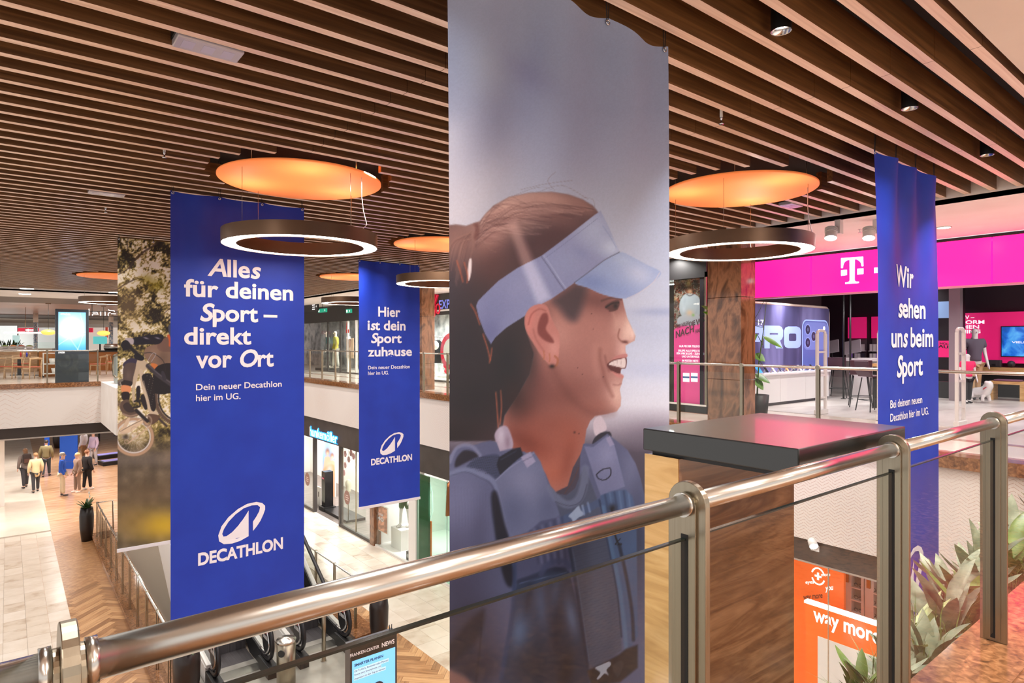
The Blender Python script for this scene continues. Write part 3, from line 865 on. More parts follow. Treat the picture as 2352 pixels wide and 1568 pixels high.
    for p in ([(75, 520), (95, 580), (112, 645)], [(120, 530), (140, 600), (138, 650)], [(160, 780), (190, 830), (215, 900)], [(235, 960), (262, 1040), (280, 1115)], [(290, 1045), (285, 1090), (275, 1130)], [(315, 1310), (322, 1400), (330, 1520)], [(345, 1300), (350, 1400), (340, 1500)]):
        S.stroke(p, (206, 122, 92), 1.6, 1.6, 0.75)
    for p in ([(470, 1480 - 1390), (600, 60), (760, 40)], [(560, 110), (700, 70), (860, 150)], [(660, 100), (620, 40), (660, -10)], [(820, 140), (890, 150), (905, 215)], [(430, 125), (560, 78), (640, 90)]):
        S.stroke(p, (140, 118, 118), 0.5, 1.0, 0.4)
    # face and neck
    skin = S.fill([(640, 740), (718, 690), (780, 645), (860, 670), (930, 700), (1010, 725), (1068, 745), (1078, 790), (1098, 860), (1132, 930), (1152, 972), (1146, 998), (1112, 1014), (1086, 1028), (1086, 1060), (1096, 1085), (1088, 1108), (1088, 1160), (1062, 1166), (1052, 1190), (1074, 1212), (1062, 1255), (1050, 1290), (1058, 1340), (1055, 1390), (1030, 1422), (960, 1440), (900, 1450), (872, 1480), (850, 1530), (835, 1640), (770, 1760), (740, 1870), (640, 1920), (560, 1860), (500, 1750), (420, 1680), (360, 1640), (352, 1560), (370, 1450), (450, 1330), (520, 1200), (545, 1080), (500, 950), (490, 850), (560, 790)], (184, 134, 124), 1.6, smooth=False)
    B = lambda *a: S.blob(*a, mask=skin)
    B(900, 760, 190, 70, (132, 88, 84), 0.85, 0.2); B(700, 960, 110, 120, (214, 166, 154), 0.7, 0); B(860, 930, 110, 120, (196, 144, 132), 0.6, 0)
    B(1110, 930, 60, 130, (240, 208, 192), 0.95, 0.25); B(1040, 900, 40, 80, (222, 182, 166), 0.6, 0.2); B(1030, 1330, 70, 120, (242, 206, 190), 0.9, 0.1); B(1075, 1060, 45, 60, (232, 190, 178), 0.8, 0)
    B(820, 1120, 120, 130, (190, 138, 128), 0.6, 0); B(720, 1330, 200, 130, (140, 88, 80), 0.7, -0.2); B(560, 1250, 90, 140, (136, 88, 84), 0.75, 0); B(480, 1400, 100, 130, (112, 70, 66), 0.8, 0)
    B(640, 1500, 220, 90, (158, 98, 86), 0.7, 0); B(760, 1600, 110, 150, (178, 108, 90), 0.75, 0); B(560, 1640, 170, 120, (164, 94, 78), 0.75, 0.4); B(900, 1400, 110, 50, (168, 112, 100), 0.6, -0.2)
    B(660, 1800, 110, 110, (196, 118, 94), 0.6, 0); B(480, 1600, 120, 60, (128, 70, 60), 0.6, 0.5); B(740, 1720, 40, 120, (150, 84, 70), 0.5, 0.2); B(960, 1050, 60, 110, (204, 154, 140), 0.5, 0.2)
    # sideburn and nape shading
    S.fill([(650, 755), (720, 700), (785, 655), (850, 680), (835, 760), (810, 840), (780, 880), (735, 865), (690, 810)], (84, 72, 80), 15, 0.85)
    S.blob(470, 1050, 60, 190, (62, 58, 64), 0.75); S.blob(520, 1130, 50, 150, (84, 66, 68), 0.7); S.blob(430, 1330, 70, 110, (70, 54, 56), 0.75); S.blob(600, 830, 40, 60, (120, 84, 84), 0.5)
    # eye, nose, mouth
    S.fill([(960, 795), (1000, 765), (1040, 755), (1052, 775), (1035, 810), (1000, 822)], (96, 62, 60), 2.2, 0.85)
    S.stroke([(965, 800), (1005, 775), (1045, 770)], (40, 30, 32), 1.6, 1.0, 0.9); S.stroke([(985, 822), (1015, 818), (1038, 808)], (92, 58, 54), 0.8, 0.9, 0.7)
    S.blob(1025, 790, 12, 14, (34, 28, 32), 0.95); S.stroke([(940, 760), (1000, 742), (1060, 752)], (86, 58, 56), 2.2, 1.6, 0.55)
    S.stroke([(1010, 835), (1025, 880), (1030, 920)], (210, 168, 152), 3, 4, 0.5)
    S.stroke([(1050, 930), (1040, 975), (1062, 1002), (1100, 1012)], (150, 98, 88), 1.6, 1.8, 0.7); S.blob(1085, 1005, 20, 9, (110, 62, 56), 0.8); S.blob(1135, 960, 14, 30, (250, 224, 210), 0.7)
    S.fill([(972, 1142), (1000, 1118), (1040, 1105), (1092, 1098), (1090, 1160), (1060, 1166), (1052, 1196), (1015, 1190), (985, 1168)], (112, 58, 58), 1.2)
    S.fill([(982, 1140), (1010, 1120), (1050, 1110), (1086, 1106), (1085, 1158), (1050, 1158), (1015, 1150)], (236, 218, 210), 1.2)
    for x in (1010, 1034, 1058): S.stroke([(x, 1116), (x + 4, 1154)], (176, 146, 142), 0.4, 0.5, 0.7)
    S.fill([(1000, 1110), (1040, 1086), (1096, 1078), (1094, 1100), (1040, 1106)], (206, 142, 136), 1.5, 0.8)
    S.fill([(1000, 1180), (1040, 1196), (1072, 1204), (1072, 1222), (1030, 1214)], (214, 150, 142), 1.5, 0.85)
    S.stroke([(930, 1050), (930, 1110), (948, 1180), (962, 1240), (1005, 1330)], (142, 90, 82), 2.0, 6, 0.6); S.stroke([(960, 1090), (970, 1140), (985, 1180)], (136, 86, 80), 1.6, 3.5, 0.55); S.stroke([(660, 1180), (720, 1290), (800, 1380), (900, 1438), (1000, 1425)], (126, 78, 72), 5, 13, 0.45); S.stroke([(905, 1030), (900, 1110), (915, 1200)], (206, 156, 142), 4, 9, 0.5)
    S.stroke([(1060, 1255), (1040, 1265), (1010, 1262)], (164, 112, 104), 1.2, 2, 0.6)
    for x, y, r in ((880, 836, 5), (891, 928, 5), (826, 1200, 5), (950, 1216, 6), (798, 1160, 4), (780, 1548, 10), (806, 1556, 6), (618, 1032, 5), (600, 885, 4)): S.blob(x, y, r * 0.62, r * 0.62, (80, 48, 46), 0.85)
    # visor
    band = S.fill([(193, 790), (205, 760), (240, 725), (330, 640), (450, 560), (585, 490), (700, 400), (800, 322), (900, 246), (938, 220), (985, 320), (1050, 468), (960, 515), (860, 590), (780, 650), (718, 695), (640, 750), (560, 792), (490, 850), (380, 920), (310, 980), (285, 1018), (250, 960), (210, 860)], (158, 162, 192), 1.3, smooth=False)
    S.blob(300, 800, 160, 130, (146, 150, 184), 0.8, -0.6, band); S.blob(280, 950, 70, 90, (128, 132, 170), 0.8, 0, band); S.blob(900, 330, 130, 130, (188, 196, 216), 0.9, 0, band); S.blob(1000, 440, 70, 60, (204, 212, 226), 0.9, 0, band)
    S.blob(740, 520, 110, 90, (164, 170, 198), 0.8, 0, band); S.blob(820, 470, 60, 30, (150, 158, 192), 0.5, 0.5, band); S.blob(480, 660, 120, 70, (166, 168, 196), 0.5, -0.6, band)
    brim = S.fill([(778, 650), (860, 590), (960, 515), (1050, 468), (1120, 490), (1220, 540), (1300, 580), (1296, 615), (1220, 678), (1150, 725), (1090, 745), (1010, 738), (930, 715), (860, 682)], (170, 182, 210), 1.3)
    S.blob(880, 650, 120, 60, (142, 158, 198), 0.85, 0.2, brim); S.blob(1180, 600, 110, 70, (204, 208, 222), 0.85, 0.4, brim); S.blob(1070, 510, 80, 40, (190, 200, 218), 0.7, 0.3, brim); S.blob(1040, 700, 90, 40, (156, 172, 208), 0.6, 0.1, brim)
    S.stroke([(1100, 744), (1180, 708), (1260, 650), (1300, 590)], (222, 208, 208), 1.0, 1.0, 0.7)
    S.stroke([(778, 650), (860, 590), (960, 515), (1050, 468)], (104, 100, 116), 0.8, 1.0, 0.9)
    S.stroke([(585, 492), (630, 560), (680, 640), (720, 698)], (112, 112, 138), 0.9, 1.1, 0.9); S.stroke([(600, 488), (645, 555), (692, 632), (728, 684)], (196, 198, 216), 0.9, 1.0, 0.7)
    S.stroke([(600, 508), (720, 416), (820, 340), (915, 268)], (128, 132, 164), 0.35, 0.6, 0.8); S.stroke([(950, 310), (990, 370), (1030, 440)], (146, 160, 196), 0.8, 1.2, 0.6)
    # ray of light
    beam_ = S.fill([(385, 285), (440, 270), (540, 520), (640, 740), (590, 775), (560, 770), (480, 560)], None, 10, smooth=False)
    idx = np.nonzero(beam_ > 0.01)[0]
    S.mix(idx, beam_[idx] * 0.55, np.where(band[idx][:, None] > 0.5, np.array([[232, 228, 242]]), np.array([[222, 186, 176]])))
    # ear
    ear = S.fill([(490, 905), (494, 845), (525, 798), (578, 778), (618, 792), (640, 850), (662, 905), (690, 960), (690, 1040), (682, 1105), (655, 1160), (622, 1132), (582, 1085), (540, 1015), (508, 960)], (206, 146, 136), 1.5)
    S.blob(520, 880, 24, 80, (222, 150, 140), 0.8, 0.2, ear); S.blob(660, 1040, 40, 70, (226, 172, 160), 0.7, 0, ear)
    S.fill([(566, 905), (588, 842), (618, 835), (626, 880), (612, 930), (650, 985), (655, 1012), (610, 1000), (570, 960)], (146, 82, 78), 3.0, 0.9)
    S.stroke([(512, 900), (530, 840), (575, 808), (610, 820)], (168, 100, 94), 1.4, 2.0, 0.7); S.stroke([(540, 930), (556, 990), (600, 1060)], (170, 104, 98), 1.6, 2.2, 0.5)
    for x, y in ((600, 1090), (632, 1105)): S.stroke([(x, y - 28), (x + 3, y), (x, y + 22)], (196, 132, 104), 1.2, 0.8, 0.95)
    S.stroke([(664, 1092), (680, 1110), (676, 1142), (655, 1158)], (188, 124, 96), 2.2, 1.0, 0.95); S.blob(648, 1152, 16, 12, (44, 34, 38), 0.9)
    # clothes (second frame of measure)
    S.ox, S.oy, S.k = 1020, 940, 2.496
    S.fill([(850, 95), (862, 50), (890, 36), (908, 56), (926, 112), (868, 152)], (218, 202, 206), 2)
    S.fill([(845, 200), (860, 160), (900, 130), (945, 128), (950, 165), (880, 205)], (58, 58, 74), 1.5)
    S.fill([(292, 150), (318, 106), (362, 96), (388, 140), (402, 215), (345, 272), (312, 210)], (184, 170, 184), 2.5)
    S.blob(330, 150, 20, 50, (212, 202, 212), 0.7); S.blob(370, 190, 14, 40, (150, 128, 142), 0.6)
    vest = S.fill([(-20, 310), (30, 262), (62, 225), (110, 202), (160, 208), (215, 190), (270, 178), (305, 190), (322, 240), (400, 225), (470, 245), (540, 300), (585, 370), (612, 440), (650, 485), (700, 492), (750, 452), (772, 390), (778, 260), (795, 195), (850, 196), (930, 138), (985, 180), (1050, 232), (1100, 310), (1132, 400), (1160, 520), (1300, 700), (1300, 1700), (-20, 1700)], (110, 114, 142), 1.5, smooth=False)
    V = lambda *a: S.blob(*a, mask=vest)
    V(80, 560, 160, 200, (138, 140, 168), 0.8, 0.2); V(60, 900, 120, 260, (96, 94, 120), 0.75, 0); V(200, 720, 60, 200, (92, 92, 118), 0.6, 0.1); V(1080, 330, 60, 130, (136, 138, 164), 0.7, 0.2); V(1110, 800, 60, 300, (70, 76, 98), 0.8, 0)
    V(120, 1250, 200, 300, (72, 68, 86), 0.9, 0); V(150, 1480, 220, 150, (58, 52, 66), 0.9, 0)
    S.fill([(60, 330), (68, 280), (110, 235), (165, 240), (200, 265), (160, 285), (110, 310)], (56, 56, 70), 3)
    S.fill([(125, 330), (170, 290), (250, 262), (318, 262), (330, 330), (320, 385), (290, 400), (240, 355), (180, 335)], (84, 92, 118), 2.5)
    for i in range(16):
        for j in range(8):
            x, y = 150 + i * 11 + (j % 2) * 5, 275 + j * 15
            if vest is not None and 262 < y - (x - 150) * 0.0 and x < 325 and y < 390 - (330 - x) * 0.25: S.blob(x, y, 3.0, 4.0, (46, 54, 74), 0.8)
    S.stroke([(30, 372), (120, 345), (215, 375), (285, 415), (330, 520), (362, 700)], (140, 146, 172), 6, 3, 0.75); S.stroke([(20, 385), (120, 358), (205, 390), (272, 430), (310, 530), (345, 720)], (84, 90, 116), 1.2, 2, 0.7)
    S.stroke([(30, 300), (62, 228), (112, 204), (165, 215), (205, 262)], (146, 148, 172), 4, 2, 0.8)
    S.fill([(272, 500), (300, 470), (325, 540), (352, 650), (385, 760), (412, 900), (400, 1010), (360, 1000), (320, 860), (290, 680)], (42, 46, 62), 6)
    pk = S.fill([(298, 405), (370, 340), (448, 288), (468, 252), (520, 244), (556, 300), (580, 368), (612, 470), (660, 600), (640, 622), (560, 640), (495, 700), (385, 745), (350, 600), (322, 480)], (122, 126, 152), 1.8, smooth=False)
    S.blob(470, 420, 110, 120, (146, 148, 172), 0.8, 0, pk); S.blob(400, 600, 80, 120, (104, 110, 138), 0.7, 0, pk); S.blob(600, 560, 50, 80, (106, 112, 140), 0.6, 0, pk)
    S.stroke([(300, 408), (372, 344), (452, 290), (520, 250)], (164, 166, 188), 1.2, 1.5, 0.6)
    S.fill([(305, 318), (318, 275), (400, 228), (445, 218), (460, 262), (400, 312), (325, 378)], (46, 52, 68), 1.5, smooth=False); S.stroke([(330, 290), (420, 240)], (84, 92, 112), 1.0, 1.5, 0.7)
    S.fill([(448, 275), (500, 244), (530, 300), (482, 336)], (170, 164, 186), 1.5, smooth=False); S.stroke([(462, 296), (515, 268)], (120, 116, 140), 1, 1, 0.7)
    shirt = S.fill([(612, 440), (650, 485), (700, 492), (750, 452), (772, 390), (800, 330), (830, 400), (868, 500), (900, 620), (945, 850), (1000, 1100), (1012, 1380), (830, 1490), (790, 1270), (745, 960), (705, 760), (660, 590)], (98, 104, 124), 2, smooth=False)
    S.blob(860, 1150, 120, 200, (116, 120, 138), 0.7, 0, shirt); S.blob(740, 700, 60, 120, (86, 94, 116), 0.7, 0, shirt)
    for k in range(46): S.stroke([(720, 800 + k * 16), (1010, 720 + k * 16)], (72, 78, 98), 0.6, 1.0, 0.35, shirt)
    S.stroke([(612, 450), (648, 510), (710, 545), (770, 510), (800, 420), (806, 340)], (134, 138, 160), 9, 3, 0.7, vest); S.stroke([(640, 530), (720, 552), (785, 520), (815, 430)], (76, 82, 104), 1, 1.4, 0.7)
    S.stroke([(770, 330), (740, 400), (690, 482)], (132, 78, 62), 0.5, 0.8, 0.8)
    S.fill([(660, 620), (720, 590), (800, 555), (888, 505), (905, 545), (810, 595), (720, 640), (680, 665)], (92, 106, 136), 1.5, smooth=False)
    S.fill([(712, 610), (735, 585), (768, 552), (780, 575), (800, 600), (770, 618), (740, 642), (728, 625)], (166, 176, 194), 1.2)
    S.stroke([(790, 550), (800, 600)], (150, 162, 186), 2.5, 1, 0.8); S.stroke([(820, 535), (832, 585)], (140, 154, 182), 2.5, 1, 0.8)
    rp = S.fill([(800, 210), (850, 215), (930, 150), (970, 200), (1005, 330), (1035, 440), (960, 468), (892, 492), (860, 400), (830, 300)], (136, 138, 166), 1.8, smooth=False)
    S.blob(930, 260, 60, 90, (158, 158, 184), 0.7, 0.2, rp); S.fill([(922, 165), (945, 150), (970, 200), (945, 212)], (166, 160, 184), 1.5, smooth=False)
    S.stroke([(868, 372), (900, 345), (945, 335), (948, 375), (915, 402), (880, 395), (868, 372)], (34, 36, 50), 1.2, 0.8, 0.9)
    rr = S.fill([(890, 492), (960, 466), (1040, 458), (1080, 500), (1105, 600), (1108, 900), (1112, 1300), (1060, 1370), (1020, 1330), (1000, 1090), (950, 860), (915, 660)], (92, 112, 144), 2.5, smooth=False)
    for k in range(6): S.stroke([(915 + k * 28, 480 - k * 3), (930 + k * 27, 560), (945 + k * 24, 680)], [(60, 74, 104), (124, 144, 174)][k % 2], 2.0, 2.5, 0.6, rr)
    S.stroke([(905, 560), (950, 780), (1000, 1020), (1030, 1250), (1040, 1380)], (110, 138, 168), 5, 3, 0.7); S.stroke([(885, 520), (935, 780), (985, 1040), (1012, 1300)], (48, 60, 86), 1.5, 2, 0.8)
    S.stroke([(1000, 780), (1040, 950), (1075, 1150), (1085, 1320)], (40, 44, 60), 4, 2.5, 0.7); S.stroke([(955, 570), (965, 680), (990, 760), (1010, 770)], (28, 30, 40), 2.0, 1.2, 0.85); S.blob(960, 565, 22, 24, (30, 32, 44), 0.85)
    S.stroke([(970, 690), (985, 750), (1005, 740), (975, 770), (1000, 772)], (26, 28, 36), 1.0, 0.8, 0.9)
    S.fill([(380, 745), (495, 700), (560, 640), (640, 622), (680, 660), (712, 800), (720, 920), (640, 900), (560, 930), (430, 985), (400, 900)], (96, 100, 128), 3, smooth=False)
    for k in range(9): S.stroke([(500 + k * 22, 700 - k * 10), (530 + k * 20, 790), (545 + k * 19, 880)], [(70, 74, 100), (134, 136, 162)][k % 2], 2.2, 3, 0.55)
    pouch = S.fill([(425, 985), (560, 930), (640, 900), (715, 925), (745, 1050), (790, 1250), (830, 1490), (830, 1700), (300, 1700), (330, 1520), (385, 1330), (405, 1120)], (66, 78, 102), 3, smooth=False)
    S.blob(440, 1290, 50, 110, (112, 134, 166), 0.85, 0.1, pouch); S.blob(730, 1190, 34, 120, (120, 140, 172), 0.85, -0.2, pouch); S.blob(560, 1120, 30, 130, (92, 110, 140), 0.7, -0.1, pouch); S.blob(640, 1060, 26, 110, (96, 116, 146), 0.7, 0.1, pouch)
    S.blob(520, 1480, 130, 160, (48, 52, 66), 0.8, 0, pouch); S.blob(640, 1300, 40, 180, (50, 60, 82), 0.7, 0, pouch); S.blob(700, 1500, 40, 120, (40, 42, 54), 0.7, 0.1, pouch); S.blob(490, 1080, 22, 100, (44, 52, 72), 0.6, 0.15, pouch)
    S.stroke([(430, 990), (520, 960), (600, 925), (690, 915)], (58, 66, 92), 5, 3, 0.8); S.stroke([(560, 945), (600, 885), (680, 868), (716, 900)], (84, 92, 122), 6, 3, 0.8); S.stroke([(440, 1000), (540, 975), (640, 950), (700, 935)], (128, 140, 170), 0.8, 1.2, 0.6)
    S.stroke([(395, 760), (410, 960), (400, 1150), (370, 1340), (330, 1540)], (64, 80, 112), 5, 3, 0.8); S.stroke([(715, 780), (745, 960), (785, 1220), (820, 1470)], (54, 66, 92), 3.5, 2.5, 0.8)
    S.stroke([(735, 800), (765, 980), (800, 1230), (828, 1440)], (116, 132, 160), 0.8, 1.4, 0.6)
    S.fill([(-20, 1400), (60, 1300), (160, 1190), (230, 1150), (200, 1300), (90, 1420), (-20, 1520)], (46, 42, 54), 10, 0.7); S.stroke([(215, 1180), (205, 1350), (180, 1560)], (46, 42, 54), 1.5, 3, 0.6)
    S.fill([(-20, 1480), (60, 1500), (150, 1560), (200, 1700), (-20, 1700)], (158, 116, 108), 10, 0.9)
    S.fill([(820, 1495), (1000, 1400), (1040, 1370), (1110, 1350), (1110, 1480), (1000, 1560), (840, 1580)], (40, 38, 46), 4, 0.9, smooth=False)
    S.fill([(862, 1480), (890, 1462), (940, 1442), (950, 1460), (925, 1490), (938, 1520), (915, 1510), (885, 1540), (870, 1540), (890, 1505)], (190, 190, 200), 1.2); S.fill([(960, 1470), (1000, 1435), (1025, 1450), (1010, 1500), (985, 1530)], (66, 64, 72), 2)
    for k in range(14): S.stroke([(60 + k * 18, 440 + k * 4), (70 + k * 17, 760)], (96, 98, 126), 0.5, 1.2, 0.25, vest)
    S.c *= (0.985 + 0.03 * vnoise(px, py, 2.2, 5))[:, None]
    return np.clip((np.clip(S.c, 0, 255) / 255.0) ** 1.3 * np.array([0.95, 0.985, 1.04]), 0, 1)
def bike_print(px, py):
    S = Paint(px, py, (150, 130, 80), 260, 530, 5.807)
    # blurred forest
    n1 = vnoise(px, py, 16, 1); n2 = vnoise(px, py, 5, 2); n3 = vnoise(px * 1.0 + 0.4 * py, py, 2.6, 3); n4 = vnoise(px, py, 40, 4)
    q = np.clip(0.40 * n1 + 0.30 * n2 + 0.30 * n3 + 0.35 * (n4 - 0.5), 0, 1)
    bright = np.interp(py, [540, 620, 700, 760, 900, 960, 1040, 1120, 1180, 1260], [0.42, 0.46, 0.56, 0.68, 0.70, 0.60, 0.38, 0.40, 0.55, 0.48])
    t = np.clip((q - 0.5) * 3.4 * np.interp(py, [540, 760, 960, 1060, 1260], [1, 0.8, 0.45, 0.14, 0.05]) + bright, 0, 1)
    st = [0, 0.2, 0.4, 0.6, 0.8, 1.0]; cs = [(38, 30, 18), (76, 66, 34), (118, 104, 52), (172, 152, 92), (222, 204, 150), (246, 238, 220)]
    for ch in range(3): S.c[:, ch] = np.interp(t, st, [c[ch] for c in cs])
    low = np.clip((py - 990) / 50, 0, 1)
    for ch, v in enumerate((96, 84, 74)): S.c[:, ch] = S.c[:, ch] * (1 - low * 0.8) + low * 0.8 * v * (0.75 + 0.5 * n1)
    S.ox, S.oy, S.k = 0, 0, 1
    S.blob(372, 1205, 70, 34, (214, 178, 40), 0.9); S.blob(300, 1190, 50, 40, (140, 112, 62), 0.6); S.blob(330, 1130, 90, 30, (104, 84, 58), 0.6); S.blob(320, 1055, 120, 16, (150, 140, 140), 0.3)
    S.blob(360, 655, 20, 14, (150, 134, 20), 0.7); S.blob(338, 640, 14, 10, (158, 140, 24), 0.6); S.blob(296, 700, 36, 60, (150, 120, 84), 0.5)
    S.ox, S.oy, S.k = 260, 530, 5.807
    for p, w in (([(620, 120), (520, 210), (420, 270), (330, 350), (260, 420), (215, 500)], 2.4), ([(70, 580), (150, 540), (230, 470)], 1.2), ([(70, 770), (160, 710), (280, 650)], 1.6), ([(650, 1130), (560, 1190), (470, 1240)], 1.2), ([(760, 1030), (700, 1080), (640, 1140)], 0.9), ([(200, 100), (190, 200), (215, 330)], 1.0), ([(680, 150), (630, 240)], 0.8)):
        S.stroke(p, (70, 52, 40), w, 1.0, 0.8)
    S.ox, S.oy, S.k = 260, 740, 4.9
    def wheel(cx, cy, rx, ry, tire, rim):
        a = np.linspace(0, 2 * math.pi, 40)[:-1]
        E = lambda k: [(cx + rx * k * math.cos(t), cy + ry * k * math.sin(t)) for t in a]
        for t in np.linspace(0, 2 * math.pi, 90)[:-1]: S.blob(cx + rx * 1.0 * math.cos(t), cy + ry * 1.0 * math.sin(t), 8, 8, (tire[0] * 0.7, tire[1] * 0.7, tire[2] * 0.7), 0.9)
        p = E(0.93) + [E(0.93)[0]]; S.stroke(p, tire, rx * 0.066 / S.k, 1.0)
        p = E(0.82) + [E(0.82)[0]]; S.stroke(p, rim, rx * 0.035 / S.k, 0.8)
        for t in np.linspace(0, 2 * math.pi, 26)[:-1]: S.stroke([(cx, cy), (cx + rx * 0.8 * math.cos(t), cy + ry * 0.8 * math.sin(t))], (206, 196, 186), 0.2, 0.4, 0.75)
    wheel(230, 1290, 228, 215, (186, 152, 122), (216, 206, 198))
    wheel(735, 840, 275, 320, (96, 76, 62), (40, 34, 36))
    F_ = lambda pts, c, soft=0.8, **k: S.fill(pts, c, soft, **k)
    # rider
    F_([(360, 300), (420, 260), (540, 235), (640, 150), (900, 140), (900, 480), (600, 485), (440, 470), (350, 380)], (136, 108, 88)); F_([(500, 250), (640, 150), (900, 150), (900, 300), (560, 330)], (120, 90, 76))
    S.blob(560, 400, 60, 90, (102, 80, 66), 0.6); S.blob(460, 330, 60, 40, (156, 126, 104), 0.6)
    F_([(210, 185), (300, 160), (420, 140), (540, 135), (570, 170), (520, 240), (400, 248), (230, 250)], (26, 24, 34)); F_([(130, 185), (200, 175), (230, 195), (225, 248), (190, 240)], (176, 164, 166))
    for x in (370, 500): S.blob(x, 178, 30, 8, (196, 190, 204), 0.7, 0.3)
    F_([(85, 260), (105, 215), (150, 200), (190, 240), (180, 290), (120, 320), (100, 290)], (24, 22, 26))
    F_([(620, 60), (640, 20), (700, 0), (700, 200), (640, 160)], (74, 78, 96)); S.stroke([(622, 150), (640, 200), (640, 260)], (206, 96, 48), 3, 1)
    F_([(115, 460), (200, 400), (270, 430), (270, 490), (180, 480), (120, 500)], (58, 50, 70)); F_([(110, 620), (115, 510), (170, 455), (260, 470), (250, 560), (215, 690), (180, 720), (105, 690)], (86, 70, 64))
    S.blob(170, 600, 36, 60, (112, 94, 84), 0.7); F_([(98, 650), (215, 670), (192, 720), (100, 710)], (44, 36, 36)); F_([(95, 710), (195, 722), (185, 790), (98, 785)], (224, 146, 96)); F_([(100, 790), (180, 790), (175, 880), (105, 870)], (38, 28, 28))
    F_([(75, 960), (95, 890), (170, 870), (200, 940), (270, 1010), (275, 1050), (190, 1070), (120, 1040)], (96, 76, 62)); F_([(110, 940), (170, 900), (240, 1000), (160, 1010)], (60, 48, 44)); S.stroke([(110, 1030), (190, 1055), (270, 1035)], (156, 130, 108), 2, 1.2)
    F_([(430, 460), (500, 480), (480, 560), (430, 500)], (206, 120, 60)); F_([(500, 490), (700, 480), (700, 760), (470, 800), (440, 640)], (28, 24, 26))
    # frame
    T = (196, 176, 148)
    F_([(270, 430), (330, 410), (400, 480), (370, 530), (300, 560), (270, 640), (240, 760), (250, 900), (215, 880), (220, 660), (250, 520)], T); F_([(290, 560), (330, 540), (400, 760), (440, 950), (500, 1010), (480, 1060), (410, 1030), (330, 760)], (206, 186, 158))
    F_([(320, 610), (420, 580), (455, 700), (480, 960), (430, 990), (390, 830)], (34, 28, 28)); S.stroke([(340, 660), (380, 820), (410, 930)], (176, 160, 140), 1, 1, 0.8)
    for k in range(26): S.blob(380 + (k * 37 % 80), 600 + k * 14, 4, 4, (200, 190, 176), 0.5)
    F_([(230, 380), (260, 350), (340, 390), (330, 430), (260, 420)], (30, 27, 30)); S.stroke([(180, 270), (240, 330), (300, 380), (330, 400)], (28, 25, 28), 4, 1.2); S.stroke([(230, 310), (330, 345), (440, 345), (560, 430), (590, 550)], (40, 36, 40), 0.7, 0.7); S.stroke([(390, 430), (440, 350), (480, 360), (430, 440)], (180, 176, 180), 0.5, 0.6)
    S.stroke([(390, 490), (500, 590), (640, 690), (760, 780)], (60, 54, 58), 5, 1.2); S.stroke([(395, 480), (510, 580), (640, 675)], (110, 104, 110), 1, 1, 0.7)
    F_([(540, 560), (570, 555), (600, 640), (560, 650)], (50, 46, 54)); F_([(305, 850), (345, 810), (385, 960), (350, 975)], (40, 34, 34)); F_([(260, 740), (300, 720), (300, 840), (265, 900)], (36, 30, 32))
    S.stroke([(240, 890), (280, 880), (300, 940), (230, 960)], (34, 30, 32), 2, 1); F_([(400, 1030), (520, 1050), (500, 1110), (430, 1150), (390, 1090)], (96, 72, 56)); S.stroke([(520, 1090), (600, 1165), (560, 1130)], (66, 54, 52), 2.5, 1)
    a = np.linspace(0, 2 * math.pi, 20)
    S.stroke([(385 + 46 * math.cos(t), 1108 + 56 * math.sin(t)) for t in a], (150, 128, 108), 1.6, 1); S.stroke([(260, 990), (330, 1060), (385, 1110)], (40, 34, 34), 4, 1.2)
    F_([(80, 1210), (170, 1180), (300, 1090), (335, 1110), (320, 1140), (180, 1240), (110, 1260)], (222, 196, 164)); F_([(110, 1170), (160, 1080), (190, 1080), (140, 1200), (90, 1210)], (214, 188, 158))
    S.stroke([(170, 1360), (280, 1270), (420, 1160)], (204, 176, 148), 1.4, 0.8); S.stroke([(80, 1230), (200, 1160), (340, 1090)], (120, 100, 86), 0.7, 0.8); S.blob(140, 1290, 40, 30, (50, 42, 40), 0.85); S.blob(90, 1240, 30, 26, (206, 180, 154), 0.8)
    S.stroke([(240 + 40 * math.cos(t), 1215 + 40 * math.sin(t)) for t in a], (200, 176, 150), 1.0, 0.8); S.stroke([(152 + 22 * math.cos(t), 1345 + 22 * math.sin(t)) for t in a], (170, 144, 122), 1.0, 0.8)
    S.stroke([(40, 690), (80, 660), (100, 650)], (120, 110, 100), 3, 1); S.blob(70, 700, 22, 20, (50, 42, 38), 0.8); S.blob(66, 920, 20, 30, (130, 106, 90), 0.8)
    return np.clip(S.c, 0, 255) / 255.0
m_pr1 = attr_mat('runner_print', 0.6); m_pr2 = attr_mat('bike_print', 0.6)
banner('huge banner with a printed portrait of a smiling runner in a visor', 1.452, 2.945, 2.238, 3.05, -2.02, m_pr1, 0.03, 2.6, 280, 900, sag=0.035, paint=runner_print, bar=False)
banner('banner with a printed mountain biker among trees, half hidden by the large blue one', 1.38, 2.88, 11.88, 3.05, -1.98, m_pr2, 0.008, 0.9, 190, 560, sag=0.006, paint=bike_print)
